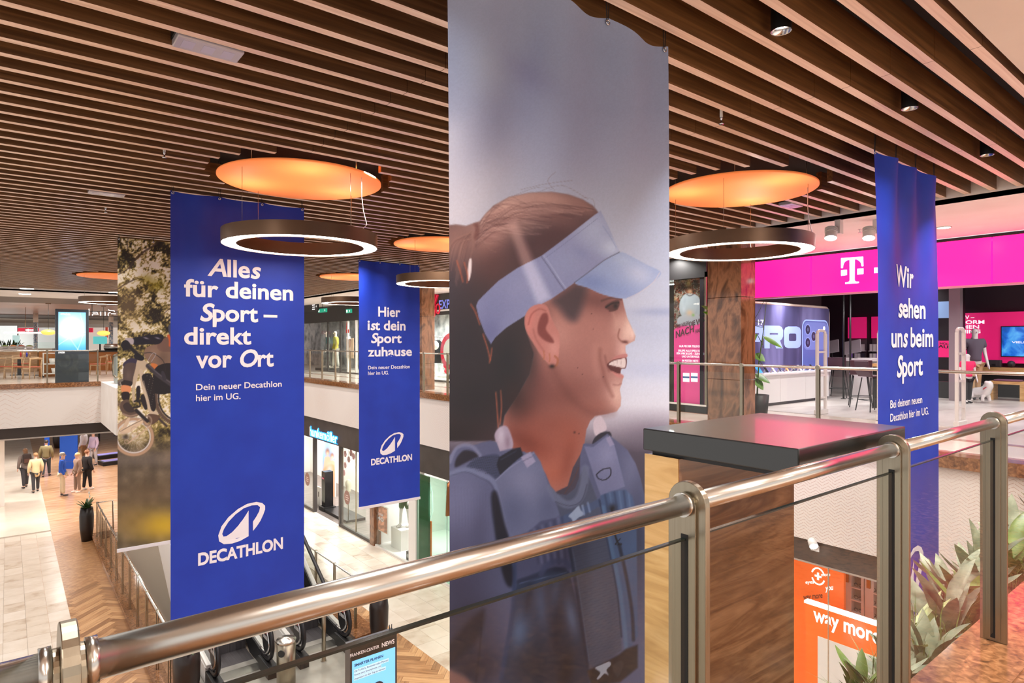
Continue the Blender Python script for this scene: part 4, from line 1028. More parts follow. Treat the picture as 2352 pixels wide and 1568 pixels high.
# ================================================================== people and mannequins
def skin_mesh(nodes, edges, root, mat, name, sub=1):
    me = bpy.data.meshes.new(name); keys = list(nodes)
    me.from_pydata([nodes[k][0] for k in keys], [(keys.index(a), keys.index(b)) for a, b in edges], [])
    ob = bpy.data.objects.new(name, me); SCRATCH.collection.objects.link(ob)
    sk = ob.modifiers.new('skin', 'SKIN'); sk.use_smooth_shade = True
    for i, k in enumerate(keys):
        r = nodes[k][1]; d = me.skin_vertices[0].data[i]
        d.radius = (r, r) if isinstance(r, (int, float)) else r
        d.use_root = (k == root)
    ss = ob.modifiers.new('sub', 'SUBSURF'); ss.levels = sub; ss.render_levels = sub
    SCRATCH.view_layers[0].update(); dg = SCRATCH.view_layers[0].depsgraph
    out = bpy.data.meshes.new_from_object(ob.evaluated_get(dg)); out.name = name
    bpy.data.objects.remove(ob)
    out.materials.clear(); out.materials.append(mat)
    for p in out.polygons: p.use_smooth = True
    return out
def link_part(me, name, parent):
    o = bpy.data.objects.new(name, me); COL.objects.link(o); o.parent = parent; WM[o.name] = WM[parent.name].copy(); return o
def figure(name, label, cat, loc, rz, h=1.75, skin=(214, 168, 146), top=None, legs=None, hair=None, shoes=(40, 38, 40), coat=0.0, arms=((0.24, 0.10, 0.86), (-0.24, 0.10, 0.86)),
           elbows=None, stride=0.10, lean=0.0, group=None, gloss=0.5, short=False, headless=False, shorts=False, long_hair=False):
    k = h / 1.75
    t = thing(name, label, cat, loc, group, rz)
    ms = P('skin_%d_%d_%d' % skin, skin, gloss)
    S = lambda x, y, z: (x * k, (y + lean * max(z - 0.9, 0)) * k, z * k)
    n = {'pelvis': (S(0, 0, .95), (.135 * k, .10 * k)), 'waist': (S(0, .005, 1.10), (.12 * k, .095 * k)), 'chest': (S(0, .0, 1.31), (.15 * k, .11 * k)), 'neck': (S(0, 0, 1.47), .058 * k)}
    e = [('pelvis', 'waist'), ('waist', 'chest'), ('chest', 'neck')]
    if not headless:
        n.update({'jaw': (S(0, .03, 1.555), (.062 * k, .072 * k)), 'head': (S(0, .015, 1.64), (.078 * k, .094 * k)), 'crown': (S(0, .005, 1.72), (.052 * k, .06 * k))})
        e += [('neck', 'jaw'), ('jaw', 'head'), ('head', 'crown')]
    el = elbows or ((.235, -.03, 1.14), (-.235, -.03, 1.14))
    for s, wr, eb, sg in (('r', arms[0], el[0], 1), ('l', arms[1], el[1], -1)):
        n['sh' + s] = (S(.175 * sg, 0, 1.40), .062 * k); n['el' + s] = (S(*eb), .042 * k); n['wr' + s] = (S(*wr), .027 * k)
        d = (Vector(wr) - Vector(eb)).normalized(); side = Vector((0, 1, 0)) if abs(d.y) < 0.8 else Vector((1, 0, 0))
        pm_ = Vector(wr) + d * 0.07; n['pa' + s] = (S(*pm_), (.034 * k, .02 * k))
        e += [('chest', 'sh' + s), ('sh' + s, 'el' + s), ('el' + s, 'wr' + s), ('wr' + s, 'pa' + s)]
        for q, ln in enumerate((.065, .075, .07, .055)):
            tip = pm_ + d * ln + side * (q - 1.5) * 0.019; mid = pm_ + d * ln * 0.45 + side * (q - 1.5) * 0.017
            n['f%d%s' % (q, s)] = (S(*mid), .0095 * k); n['g%d%s' % (q, s)] = (S(*tip), .008 * k)
            e += [('pa' + s, 'f%d%s' % (q, s)), ('f%d%s' % (q, s), 'g%d%s' % (q, s))]
        th = pm_ + d * -0.01 + side * 0.05; n['th' + s] = (S(*th), .010 * k); e.append(('pa' + s, 'th' + s))
        fo = stride * sg
        n['hp' + s] = (S(.085 * sg, fo * 0.1, .86), .088 * k); n['kn' + s] = (S(.095 * sg, fo * 0.6 + .015, .49), .056 * k); n['an' + s] = (S(.10 * sg, fo, .09), .040 * k); n['to' + s] = (S(.115 * sg, fo + .15, .035), (.04 * k, .028 * k))
        e += [('pelvis', 'hp' + s), ('hp' + s, 'kn' + s), ('kn' + s, 'an' + s), ('an' + s, 'to' + s)]
    link_part(skin_mesh(n, e, 'pelvis', ms, 'body'), 'body', t)
    R = lambda r, a: tuple(x + a for x in r) if isinstance(r, tuple) else r + a
    if top:
        a = .034 * k; low = .90 - coat
        m = {q: (n[q][0], R(n[q][1], a)) for q in ('waist', 'chest', 'shr', 'shl', 'elr', 'ell')}
        m['hem'] = (S(0, 0, low), ((.172 + coat * .16) * k, (.145 + coat * .16) * k)); m['mid'] = (S(0, 0, .98), (.172 * k, .142 * k)); m['collar'] = (S(0, 0, 1.45), .088 * k)
        ee = [('hem', 'mid'), ('mid', 'waist'), ('waist', 'chest'), ('chest', 'collar'), ('chest', 'shr'), ('chest', 'shl')]
        for s in 'rl':
            if short:
                p = Vector(n['sh' + s][0]).lerp(Vector(n['el' + s][0]), .62); m['el' + s] = (tuple(p), .068 * k)
                ee.append(('sh' + s, 'el' + s))
            else:
                m['wr' + s] = (n['wr' + s][0], .046 * k); ee += [('sh' + s, 'el' + s), ('el' + s, 'wr' + s)]
        link_part(skin_mesh(m, ee, 'chest', P('cloth_%d_%d_%d' % top, top, 0.8), 'shirt' if short else 'jacket'), 'shirt' if short else 'jacket', t)
    if legs:
        m = {'pelvis': (S(0, 0, .97), (.165 * k, .135 * k))}; ee = []
        for s in 'rl':
            m['hp' + s] = (n['hp' + s][0], .115 * k)
            if shorts:
                p = Vector(n['hp' + s][0]).lerp(Vector(n['kn' + s][0]), .85); m['kn' + s] = (tuple(p), .092 * k); ee += [('pelvis', 'hp' + s), ('hp' + s, 'kn' + s)]
            else:
                m['kn' + s] = (n['kn' + s][0], .076 * k); m['an' + s] = (n['an' + s][0], .062 * k)
                ee += [('pelvis', 'hp' + s), ('hp' + s, 'kn' + s), ('kn' + s, 'an' + s)]
        link_part(skin_mesh(m, ee, 'pelvis', P('cloth_%d_%d_%d' % legs, legs, 0.8), 'shorts' if shorts else 'trousers'), 'shorts' if shorts else 'trousers', t)
    if shoes:
        for s in 'rl':
            a_, b_ = Vector(n['an' + s][0]), Vector(n['to' + s][0])
            m = {'a': ((a_.x, a_.y - .03 * k, .05 * k), .048 * k), 'b': ((a_.x, a_.y + .05 * k, .05 * k), (.046 * k, .045 * k)), 'c': ((b_.x, b_.y + .02 * k, .036 * k), (.05 * k, .032 * k))}
            link_part(skin_mesh(m, [('a', 'b'), ('b', 'c')], 'b', P('shoe_%d_%d_%d' % shoes, shoes, 0.5), 'shoe'), 'shoe', t)
    if not headless:
        hd = n['head'][0]; f = MB()
        f.ball((hd[0], hd[1] + .098 * k, hd[2] - .02 * k), .013 * k, .018 * k, .022 * k, 8, 6)
        for sg in (-1, 1): f.ball((hd[0] + sg * .08 * k, hd[1] - .005 * k, hd[2] - .01 * k), .01 * k, .02 * k, .03 * k, 6, 5)
        fo_ = f.build('face_relief', ms, t, local=True)
        if hair:
            g = MB(); mh = P('hair_%d_%d_%d' % hair, hair, 0.6)
            g.ball((hd[0], hd[1] - .018 * k, hd[2] + .03 * k), .092 * k, .105 * k, .088 * k, 14, 10)
            if long_hair: g.ball((hd[0], hd[1] - .06 * k, hd[2] - .08 * k), .085 * k, .06 * k, .14 * k, 12, 8)
            g.build('hair', mh, t, local=True)
            ey = MB(); 
            for sg in (-1, 1): ey.ball((hd[0] + sg * .032 * k, hd[1] + .09 * k, hd[2] + .008 * k), .010 * k, .006 * k, .006 * k, 6, 4)
            ey.ball((hd[0], hd[1] + .092 * k, hd[2] - .058 * k), .024 * k, .006 * k, .006 * k, 8, 4)
            ey.build('eyes_and_mouth', P('eye_dark', (70, 40, 38), 0.4), t, local=True)
    return t
# ================================================================== far guard railings
def railing(label, a, b, ztop, step, z0=0.012, group='far glass guard railings', name='guard_railing', inset=0.0, n0=None):
    a, b = Vector(a), Vector(b); Lr = (b - a).length; d = (b - a).normalized()
    t = thing(name, label, 'railing', (a.x, a.y, a.z + z0), group)
    n = max(1, round(Lr / step)); s = Lr / n; sd = Vector((-d.y, d.x, 0))
    for i in range(n + 1):
        p = a + d * (s * i)
        m = MB()
        for sg in (-1, 1): m.beam(p + sd * (sg * 0.017) + Vector((0, 0, z0)), p + sd * (sg * 0.017) + Vector((0, 0, ztop - 0.02)), 0.045, 0.014, up=sd)
        m.tube([p + Vector((0, 0, ztop)) - sd * 0.026, p + Vector((0, 0, ztop)) + sd * 0.026], 0.034, 14)
        m.build('post', m_steel2, t)
    MB().tube([a + Vector((0, 0, ztop)), b + Vector((0, 0, ztop))], 0.021, 14).build('handrail', m_steel, t)
    for i in range(n):
        p, q = a + d * (s * i + 0.03), a + d * (s * (i + 1) - 0.03)
        MB().beam(p + Vector((0, 0, (z0 + 0.05 + ztop - 0.12) / 2)), q + Vector((0, 0, (z0 + 0.05 + ztop - 0.12) / 2)), 0.010, ztop - 0.17 - z0).build('glass_pane', m_glass, t)
    return t
railing('glass guard railing along the walkway before the magenta store', (XT + 0.1, -0.5, 0), (XT + 0.1, 11.3, 0), 1.005, 1.18)
railing('glass guard railing along the walkway past the far fashion shop', (XT + 0.1, 11.4, 0), (XT + 0.1, 25.7, 0), 1.06, 1.2)
railing('glass guard railing in front of the restaurant at far left', (-6, YF + 0.08, 0), (2.42, YF + 0.08, 0), 1.08, 1.33)
# ================================================================== magenta store front
MAG = (255, 24, 160)
m_mag = P('magenta_lightbox', (240, 20, 130), 0.25, emit=1.9, ecol=(255, 22, 112))
m_magp = P('magenta_panel', (226, 30, 112), 0.4, emit=0.3, ecol=(255, 40, 130))
m_wglow = P('white_lit_logo', (255, 255, 255), 0.4, emit=1.6)
m_store_dark = P('store_dark_wall', (44, 34, 44), 0.6)
XS = 11.8
sg = thing('store_sign', 'long magenta illuminated store sign with white letter mark', 'sign', (XS, 4.0, 2.24))
for y0, y1 in ((5.74, 7.0), (2.95, 5.72), (0.1, 2.93), (-2.8, 0.08)):
    MB().box(XS, XS + 0.18, y0, y1, 2.26, 2.98).build('sign_panel', m_mag, sg)
MB().box(XS - 0.01, XS + 0.2, -2.8, 7.0, 2.235, 2.258).build('sign_edge', P('pink_edge', (240, 150, 180), 0.4), sg)
Tpts = [(836, 262), (1018, 249), (1020, 328), (1006, 329), (1000, 300), (985, 283), (965, 273), (948, 271), (947, 440), (951, 452), (965, 457), (983, 457), (983, 468), (870, 476), (870, 464), (890, 461), (903, 455), (908, 444), (906, 274), (882, 281), (862, 297), (853, 320), (850, 343), (836, 344)]
def spoly(pts, k=3.607, ox=1700, oy=520):
    m = MB(); q = [onX(ox + x / k, oy + y / k, XS - 0.006) for x, y in pts]
    m.add(q, [tuple(range(len(q)))]); m.add([p + Vector((0.005, 0, 0)) for p in q], [tuple(range(len(q)))[::-1]])
    return m
spoly(Tpts).build('sign_letter', m_wglow, sg)
for q in ([(836, 362), (883, 358), (883, 402), (836, 408)], [(970, 350), (1020, 346), (1020, 393), (970, 398)], [(1110, 342), (1168, 337), (1168, 381), (1110, 386)], [(1286, 330), (1344, 325), (1344, 369), (1286, 374)]):
    spoly(q).build('sign_square', m_wglow, sg)
struct(MB().box(XS + 0.02, XS + 0.25, -6, 7.2, 2.98, BZ).build('trim_5', m_black))
struct(MB().box(XS + 0.2, 20, -6, 9.4, 2.86, 2.95).build('ceiling', m_store_dark))
struct(MB().box(XS, 20, -6, 9.4, 0, 0.006).build('floor', m_tfloor))
struct(MB().box(19.6, 19.8, -6, 9.4, 0, 2.95).build('wall_store_back', m_store_dark))
struct(MB().box(XS, 19.6, 9.2, 9.4, 0, 2.95).build('wall_store_left', P('store_grey_wall', (110, 98, 104), 0.6)))
struct(MB().box(10.34, XS, 7.0, 7.16, 0, BZ).build('wall_corner', m_store_dark))
for x in (13, 15.2, 17.6):
    for y in (6.0, 3.2, 0.4): lamp('store_lamp', (x, y, 2.85), STORE_W, 0.25, (1, 0.95, 0.95))
for i, (x, y) in enumerate(((12.6, 4.9), (12.8, 3.9), (12.9, 2.2), (12.7, 1.4), (13.4, 5.6), (12.5, 0.6))):
    t = thing('track_spot', 'black track spotlight under the store ceiling, ' + ['left of the middle gate', 'over the right gate', 'right of the grey pier', 'above the mannequins', 'over the bar stools', 'farthest right'][i], 'spotlight', (x, y, 2.6), 'track spotlights in the magenta store')
    MB().cyl((x, y, 2.86), (x, y, 2.74), 0.012, 8).build('stem', m_black, t)
    MB().tube([(x, y, 2.76), (x + 0.04, y, 2.62)], 0.045, 12).build('lamp_head', m_black, t)
# column lamps
m_lampb = P('bronze_lamp', (150, 118, 92), 0.35, 0.7)
for (x, y), lab in (((9.08, 5.92), 'bronze drum wall lamp on the left face of the stone column'), ((9.44, 5.49), 'bronze drum wall lamp on the right face of the stone column')):
    t = thing('wall_lamp', lab, 'wall lamp', (x, y, 2.72), 'drum lamps on the stone column')
    MB().lathe([(0.0, 0.15), (0.10, 0.15), (0.115, 0.14), (0.115, 0.0), (0.10, 0.0), (0.10, 0.10), (0.0, 0.10)], (x, y, 2.72), 28).build('lamp_shade', m_lampb, t)
    MB().ball((x, y, 2.79), 0.04).build('bulb', P('warm_bulb', (255, 190, 130), 0.4, emit=6), t)
    MB().box(min(x, 9.2 if x < 9.2 else x - 0.03), max(x, 9.21 if x < 9.2 else x + 0.03), y if y < 5.6 else y - 0.03, 5.61 if y < 5.6 else y + 0.03, 2.77, 2.83).build('bracket', m_lampb, t)
# white ceiling spotlights
m_fix = P('white_fixture', (226, 222, 218), 0.4); m_lens = P('bright_lens', (255, 255, 250), 0.3, emit=22)
for px, lab in ((1915, 'white ceiling spotlight beside the right ring lamp'), (2002, 'white ceiling spotlight next to the edge-on blue banner')):
    c = onZ(px + 12, 505, BZ)
    t = thing('ceiling_spotlight', lab, 'spotlight', (c.x, c.y, BZ - 0.3), 'white spotlights over the walkway')
    MB().box(c.x - 0.05, c.x + 0.05, c.y - 0.035, c.y + 0.035, BZ - 0.19, BZ).build('driver_box', m_fix, t)
    hp = c + Vector((-0.1, 0.06, -0.17)); dd = Vector((-0.35, -0.1, -1)).normalized()
    MB().tube([hp - dd * 0.07, hp - dd * 0.05, hp + dd * 0.06, hp + dd * 0.09], [0.045, 0.07, 0.075, 0.08], 20).build('lamp_head', m_fix, t)
    for k in range(4): MB().tube([hp - dd * (0.055 - 0.018 * k), hp - dd * (0.049 - 0.018 * k)], 0.082, 18).build('cooling_fin', m_fix, t)
    MB().tube([hp + dd * 0.091, hp + dd * 0.094], 0.07, 18).build('lens', m_lens, t)
    lamp('spot_light', hp + dd * 0.11, 14, 0.12, (1, 1, 1), 1.6, t, target=hp + dd * 3)
c = onZ(2168, 522, BZ - 0.002)
t = thing('round_downlight', 'flat round downlight in the white ceiling right of the edge-on banner', 'downlight', (c.x, c.y, BZ - 0.01))
MB().lathe([(0.0, 0.004), (0.08, 0.004), (0.085, 0.0), (0.1, 0.0), (0.1, 0.012), (0.0, 0.012)], (c.x, c.y, BZ - 0.012), 28).build('trim_ring', m_fix, t)
MB().lathe([(0.0, 0.0), (0.08, 0.0)], (c.x, c.y, BZ - 0.009), 28).build('lens', m_lens, t)
# ------------------------------------------------------------------ backlit phone wall
YL = 7.3
m_lb = noisy('phone_wall_print', [(0.25, (44, 40, 68)), (0.5, (66, 62, 100)), (0.75, (122, 118, 166))], (1.6, 1, 0.28), 3, 0.4, rough=0.4)
b_ = m_lb.node_tree.nodes['Principled BSDF']; b_.inputs['Emission Strength'].default_value = 0.35
L(m_lb, b_.inputs['Base Color'].links[0].from_socket, b_.inputs['Emission Color'])
lb = thing('light_box', 'wide backlit advertising wall showing a blue phone, rounded pale frame', 'light box', (14, YL + 0.06, 0.006))
xa, xb, zt_, rr_ = 11.4, 16.0, 2.22, 0.16
MB().box(xa, xb - 0.03, YL, YL + 0.1, 0.03, zt_ - 0.03).build('backlit_print', m_lb, lb)
fr = [(xa, zt_), (xb - rr_, zt_)] + [(xb - rr_ + rr_ * math.sin(a), zt_ - rr_ + rr_ * math.cos(a)) for a in np.linspace(0.2, math.pi / 2, 6)] + [(xb, rr_)] + [(xb - rr_ + rr_ * math.cos(a), 0.035 + rr_ - rr_ * math.sin(a)) for a in np.linspace(0.2, math.pi / 2, 6)] + [(xa, 0.035)]
MB().tube([(x, YL + 0.04, z) for x, z in fr], 0.035, 8).build('frame', P('champagne_frame', (226, 208, 192), 0.35, 0.3), lb)
m_ph = P('phone_letters', (140, 158, 224), 0.4, emit=0.5); m_phw = P('white_print_lit', (236, 236, 246), 0.4, emit=0.6)
def holed(outer, holes, name, mat, par, y):
    from mathutils.geometry import tessellate_polygon
    A = [[onY(1720 + x / 4.613, 640 + z / 4.613, y) for x, z in q] for q in [outer] + holes]
    m = MB(); v = [p for q in A for p in q]; m.add(v, [tuple(t_) for t_ in tessellate_polygon(A)]); m.build(name, mat, par)
def pro():
    R = lambda x0, x1, y0, y1, r: [(x0 + r, y0), (x1 - r, y0), (x1 - r * .3, y0 + r * .3), (x1, y0 + r), (x1, y1 - r), (x1 - r * .3, y1 - r * .3), (x1 - r, y1), (x0 + r, y1), (x0 + r * .3, y1 - r * .3), (x0, y1 - r), (x0, y0 + r), (x0 + r * .3, y0 + r * .3)]
    holed(R(372, 553, 505, 735, 45), [R(424, 502, 580, 660, 12)], 'lettering', m_ph, lb, YL - 0.004)
    for dx, leg in ((0, True), (-200, False)):
        o = [(165, 495), (320, 497), (350, 512), (363, 545), (363, 610), (350, 640), (330, 655)] + ([(362, 738), (290, 738), (262, 668), (222, 668), (222, 738)] if leg else [(315, 668), (222, 668), (222, 738)]) + [(165, 738)]
        holed([(x + dx, y) for x, y in o], [[(222 + dx, 575), (308 + dx, 576), (308 + dx, 592), (222 + dx, 592)]], 'lettering', m_ph, lb, YL - 0.004)
def lbtext(s, xl, xr, yb, cap, mat, bold):
    O = onY(xl, yb, YL - 0.004); R = onY(xr, yb, YL - 0.004); d = SA * O.x + CA * O.y
    letter('lettering', s, mat, lb, O, (1, 0, 0), (0, 0, 1), width=R.x - O.x, cap=cap * d / F, bold=bold)
pro()
lbtext('iPhone 17', 1690, 1754, 744, 13, m_phw, 0.02)
def rrect(x0, x1, z0, z1, r, y, n=6):
    pts = []
    for cx, cz, a0 in ((x1 - r, z1 - r, 0), (x0 + r, z1 - r, math.pi / 2), (x0 + r, z0 + r, math.pi), (x1 - r, z0 + r, 1.5 * math.pi)):
        for k in range(n + 1):
            a = a0 + math.pi / 2 * k / n; pts.append((cx + r * math.cos(a), y, cz + r * math.sin(a)))
    return pts
def flat(pts, name, mat, par): m = MB(); m.add(pts, [tuple(range(len(pts)))]); return m.build(name, mat, par)
p0 = onY(1842, 733, YL); p1 = onY(1905, 733, YL); zl = 0.62
flat(rrect(p0.x, p1.x - 0.06, zl, p0.z, 0.2, YL - 0.004), 'phone_outline', P('phone_rim', (150, 172, 236), 0.3, emit=0.5), lb)
flat(rrect(p0.x + 0.03, p1.x - 0.09, zl, p0.z - 0.03, 0.18, YL - 0.006), 'phone_body', P('phone_back', (82, 92, 158), 0.3, emit=0.35), lb)
flat(rrect(p0.x + 0.06, p1.x - 0.12, p0.z - 0.72, p0.z - 0.06, 0.16, YL - 0.008), 'camera_plateau', P('phone_plateau', (104, 116, 182), 0.3, emit=0.35), lb)
for cx, cz in ((p0.x + 0.26, p0.z - 0.24), (p0.x + 0.26, p0.z - 0.55), (p0.x + 0.55, p0.z - 0.4)):
    for r, mm, o_ in ((0.135, P('lens_rim', (132, 146, 208), 0.3, emit=0.3), 0.010), (0.11, P('lens_dark', (48, 50, 84), 0.2, emit=0.1), 0.012), (0.045, P('lens_core', (84, 88, 128), 0.2, emit=0.2), 0.014)):
        flat([(cx + r * math.cos(a), YL - o_, cz + r * math.sin(a)) for a in np.linspace(0, 2 * math.pi, 24)[:-1]], 'camera_lens', mm, lb)
flat([(p1.x - 0.3 + 0.05 * math.cos(a), YL - 0.01, p0.z - 0.2 + 0.05 * math.sin(a)) for a in np.linspace(0, 2 * math.pi, 16)[:-1]], 'flash', m_wglow, lb)
lamp('wall_washer', (13.6, YL - 0.35, 2.6), 25, 0.3, (1, 1, 1), 2.2)
# white counter with display phones
m_cnt = P('white_lacquer', (226, 222, 222), 0.3)
ct = thing('display_counter', 'long low white counter along the phone wall', 'counter', (13.6, 7.15, 0.006))
for i in range(3): MB().box(11.95 + i * 1.13, 11.95 + (i + 1) * 1.13 - 0.006, 7.02, 7.28, 0.07, 0.66).build('front_panel', m_cnt, ct)
MB().box(11.95, 15.34, 7.06, 7.28, 0.006, 0.07).build('plinth', P('plinth_grey', (84, 80, 80), 0.5), ct)
MB().box(11.93, 15.36, 6.98, 7.29, 0.66, 0.70).build('counter_top', m_cnt, ct, bevel=0.004)
phcols = [(60, 150, 226), (40, 40, 48), (210, 204, 200), (60, 58, 80), (226, 120, 60), (44, 44, 50), (206, 200, 206), (70, 66, 96), (44, 44, 52), (200, 196, 200)]
for i in range(10):
    x = 12.35 + i * 0.29
    t = thing('display_phone', 'phone on a slanted stand on the white counter, place %s from the column' % ['first', 'second', 'third', 'fourth', 'fifth', 'sixth', 'seventh', 'eighth', 'ninth', 'tenth'][i], 'phone', (x, 7.1, 0.70), 'phones on the white counter')
    MB().beam((x, 7.16, 0.70), (x, 7.12, 0.78), 0.03, 0.02, up=(1, 0, 0)).build('stand', m_fix, t)
    w = 0.16 if i == 0 else 0.075
    MB().beam((x, 7.06, 0.72), (x, 7.15, 0.84), w, 0.01, up=(0, -1, 0.6)).build('screen', P('phone_screen_%d' % i, phcols[i], 0.15, emit=0.3 if i == 0 else 0.0), t)
# security gates
m_gate = P('gate_grey', (214, 206, 204), 0.35)
for y, lab in ((5.62, 'left'), (4.55, 'middle'), (3.4, 'right')):
    t = thing('security_gate', 'pale grey anti-theft gate at the store entrance, the %s one of three' % lab, 'security gate', (11.95, y, 0), 'anti-theft gates')
    x0, x1, zt2 = 11.78, 12.16, 1.58
    outer = rrect(x0, x1, 0.0, zt2, 0.07, 0)
    for a, b, nm in (((x0 + 0.03, 0.0), (x0 + 0.03, zt2 - 0.06), 'upright'), ((x1 - 0.025, 0.0), (x1 - 0.025, zt2 - 0.06), 'upright')):
        MB().box(a[0] - 0.028, a[0] + 0.028, y - 0.025, y + 0.025, 0.006, b[1]).build(nm, m_gate, t, bevel=0.008)
    MB().tube([(x0 + 0.03, y, zt2 - 0.07), (x0 + 0.05, y, zt2 - 0.025), (x0 + 0.1, y, zt2), (x1 - 0.1, y, zt2), (x1 - 0.045, y, zt2 - 0.025), (x1 - 0.025, y, zt2 - 0.07)], 0.027, 10).build('top_arch', m_gate, t)
    for z in (0.3, 0.72, 1.16): MB().box(x0 + 0.05, x1 - 0.05, y - 0.015, y + 0.015, z, z + 0.035).build('crossbar', m_gate, t)
    MB().box(x0 - 0.02, x1 + 0.02, y - 0.04, y + 0.04, 0.006, 0.1).build('foot_box', m_gate, t, bevel=0.01)
# bar stools
m_stool = P('stool_black', (34, 31, 34), 0.4); m_stoolseat = P('stool_shell', (72, 40, 52), 0.4)
def stool(x, y, rz, lab):
    t = thing('bar_stool', lab, 'bar stool', (x, y, 0.006), 'bar stools in the magenta store', rz)
    for sx in (-1, 1):
        for sy in (-1, 1): MB().tube([(sx * 0.21, sy * 0.21, 0), (sx * 0.13, sy * 0.13, 0.66)], 0.011, 6).build('leg', m_stool, t, local=True)
    MB().tube([(-.18, -.18, .22), (.18, -.18, .22), (.18, .18, .22), (-.18, .18, .22)], 0.009, 6, closed=True).build('footrest', m_stool, t, local=True)
    s = MB(); pr = [(-.19, .0), (-.2, .02), (.16, .02), (.22, .12), (.25, .32), (.235, .33), (.2, .13), (.14, .045), (-.18, .045)]
    s.prism(pr, (0, -.2, .66), (1, 0, 0), (0, 0, 1), (0, 1, 0), .4); s.build('seat_shell', m_stoolseat, t, local=True, bevel=0.01)
for (px, py), rz, lab in (((1976, 934), 3.6, 'bar stool nearest the left security gate'), ((2004, 944), 2.6, 'bar stool half hidden at the banner edge'), ((1926, 912), 3.4, 'bar stool at the white desk far inside')):
    c = onZ(px, py, 0.006); stool(c.x, c.y, rz, lab)
c = onZ(2006, 938, 0.006)
t = thing('high_table', 'high wooden table behind the bar stools', 'table', (c.x + 0.5, c.y, 0.006))
MB().box(c.x + 0.15, c.x + 1.0, c.y - 0.5, c.y + 0.1, 0.86, 0.92).build('table_top', m_vpale, t)
for dx in (0.2, 0.95):
    for dy in (-0.45, 0.05): MB().box(c.x + dx - 0.03, c.x + dx + 0.03, c.y + dy - 0.03, c.y + dy + 0.03, 0.006, 0.86).build('leg', m_black, t)
# white desk with screens
t = thing('service_desk', 'white service desk with slab legs deep in the store', 'desk', (17.2, 7.4, 0.006))
MB().box(16.6, 17.9, 6.6, 8.2, 0.89, 0.95).build('desk_top', m_cnt, t); MB().box(16.62, 16.7, 6.65, 7.1, 0.006, 0.89).build('leg_panel', m_cnt, t); MB().box(16.62, 16.7, 7.6, 8.15, 0.006, 0.89).build('leg_panel', m_cnt, t); MB().box(17.8, 17.88, 6.65, 8.15, 0.006, 0.89).build('back_panel', m_cnt, t)
for y, lab in ((7.75, 'left'), (7.2, 'right')):
    t = thing('monitor', 'desktop monitor on the white service desk, %s one' % lab, 'monitor', (17.1, y, 0.95), 'monitors on the service desk')
    MB().box(17.05, 17.15, y - 0.08, y + 0.08, 0.95, 0.96).build('foot', m_black, t); MB().box(17.09, 17.11, y - 0.02, y + 0.02, 0.96, 1.12).build('stand', m_black, t)
    MB().beam((17.05, y, 1.08), (17.15, y + 0.06, 1.4), 0.42, 0.03, up=(1, 0, 0)).build('screen', P('monitor_back', (150, 142, 148), 0.4), t)
for px in (1937.5, 1953):
    c = onZ(px, 916, 0.006)
    t = thing('ceiling_pole', 'thin black pole from floor to ceiling, %s of a pair' % ('left' if px < 1940 else 'right'), 'pole', (c.x, c.y, 0.006), 'black poles in the store')
    MB().cyl((c.x, c.y, 0.006), (c.x, c.y, 2.86), 0.022, 10).build('tube', m_black, t); MB().cyl((c.x, c.y, 0.006), (c.x, c.y, 0.02), 0.06, 14).build('base_plate', m_black, t)
# product racks on the back wall
bxm = [P('product_white', (222, 216, 220), 0.4), P('product_dark', (60, 54, 70), 0.4), P('product_violet', (120, 80, 160), 0.4, emit=0.3)]
for xl, xr, lab in ((1949, 1990, 'left'), (2003, 2052, 'right')):
    a, b = onX(xl, 800, 19.55), onX(xr, 800, 19.55)
    t = thing('product_rack', 'wall rack of boxed accessories under a magenta panel, %s one' % lab, 'shelf rack', (19.5, (a.y + b.y) / 2, 0.4), 'accessory racks')
    MB().box(19.56, 19.6, b.y, a.y, 0.3, 1.46).build('back_board', P('rack_grey', (96, 86, 94), 0.5), t)
    MB().box(19.5, 19.58, b.y, a.y, 1.48, 2.1).build('header_panel', m_magp, t)
    for r_ in range(4):
        z = 1.12 - r_ * 0.27
        MB().box(19.3, 19.56, b.y, a.y, z - 0.02, z).build('shelf', P('rack_shelf', (206, 198, 204), 0.4), t)
        for k in range(6):
            y = a.y + (b.y - a.y) * (k + 0.5) / 6
            MB().box(19.35, 19.45, y - 0.035, y + 0.035, z, z + 0.19).build('product_box', bxm[0 if (r_ == 0 or (k + r_) % 3) else (1 if k % 2 else 2)], t)
# right part of the store
t = thing('black_pylon', 'tall black display pylon at the banner edge', 'pylon', (15.0, 4.9, 0.006)); c = onZ(2168, 914, 0.006)
t.location = (c.x, c.y, 0.006); WM[t.name] = Matrix.Translation(t.location)
MB().box(c.x, c.x + 0.5, c.y - 0.3, c.y + 0.3, 0.006, 2.86).build('pylon_body', m_black, t); MB().box(c.x - 0.04, c.x, c.y - 0.22, c.y + 0.2, 1.95, 2.35).build('screen', P('info_screen', (120, 150, 190), 0.3, emit=0.5), t)
MB().box(c.x - 0.03, c.x, c.y - 0.32, c.y + 0.3, 1.0, 1.4).build('notice_panel', m_magp, t)
q = c + Vector((-0.032, 0.26, 0)); letter('lettering', 'WIR HOLEN', m_black, t, (c.x - 0.034, c.y + 0.28, 1.34), (0, -1, -0.12), (0, 0, 1), width=0.5, cap=0.05, bold=0.03); letter('lettering', 'HAUSE', m_black, t, (c.x - 0.034, c.y + 0.2, 1.25), (0, -1, -0.12), (0, 0, 1), width=0.45, cap=0.07, bold=0.04)
c = onZ(2192, 920, 0.006)
struct(MB().box(c.x, c.x + 0.2, c.y - 0.11, c.y + 0.11, 0.006, 2.86).build('wall_pier', P('pier_grey', (150, 136, 142), 0.5)))
XM = 19.45
t = thing('magenta_wall_panel', 'magenta feature wall with white writing behind the mannequins', 'wall panel', (XM, 3.5, 0.8))
a, b = onX(2196, 718, XM), onX(2420, 835, XM)
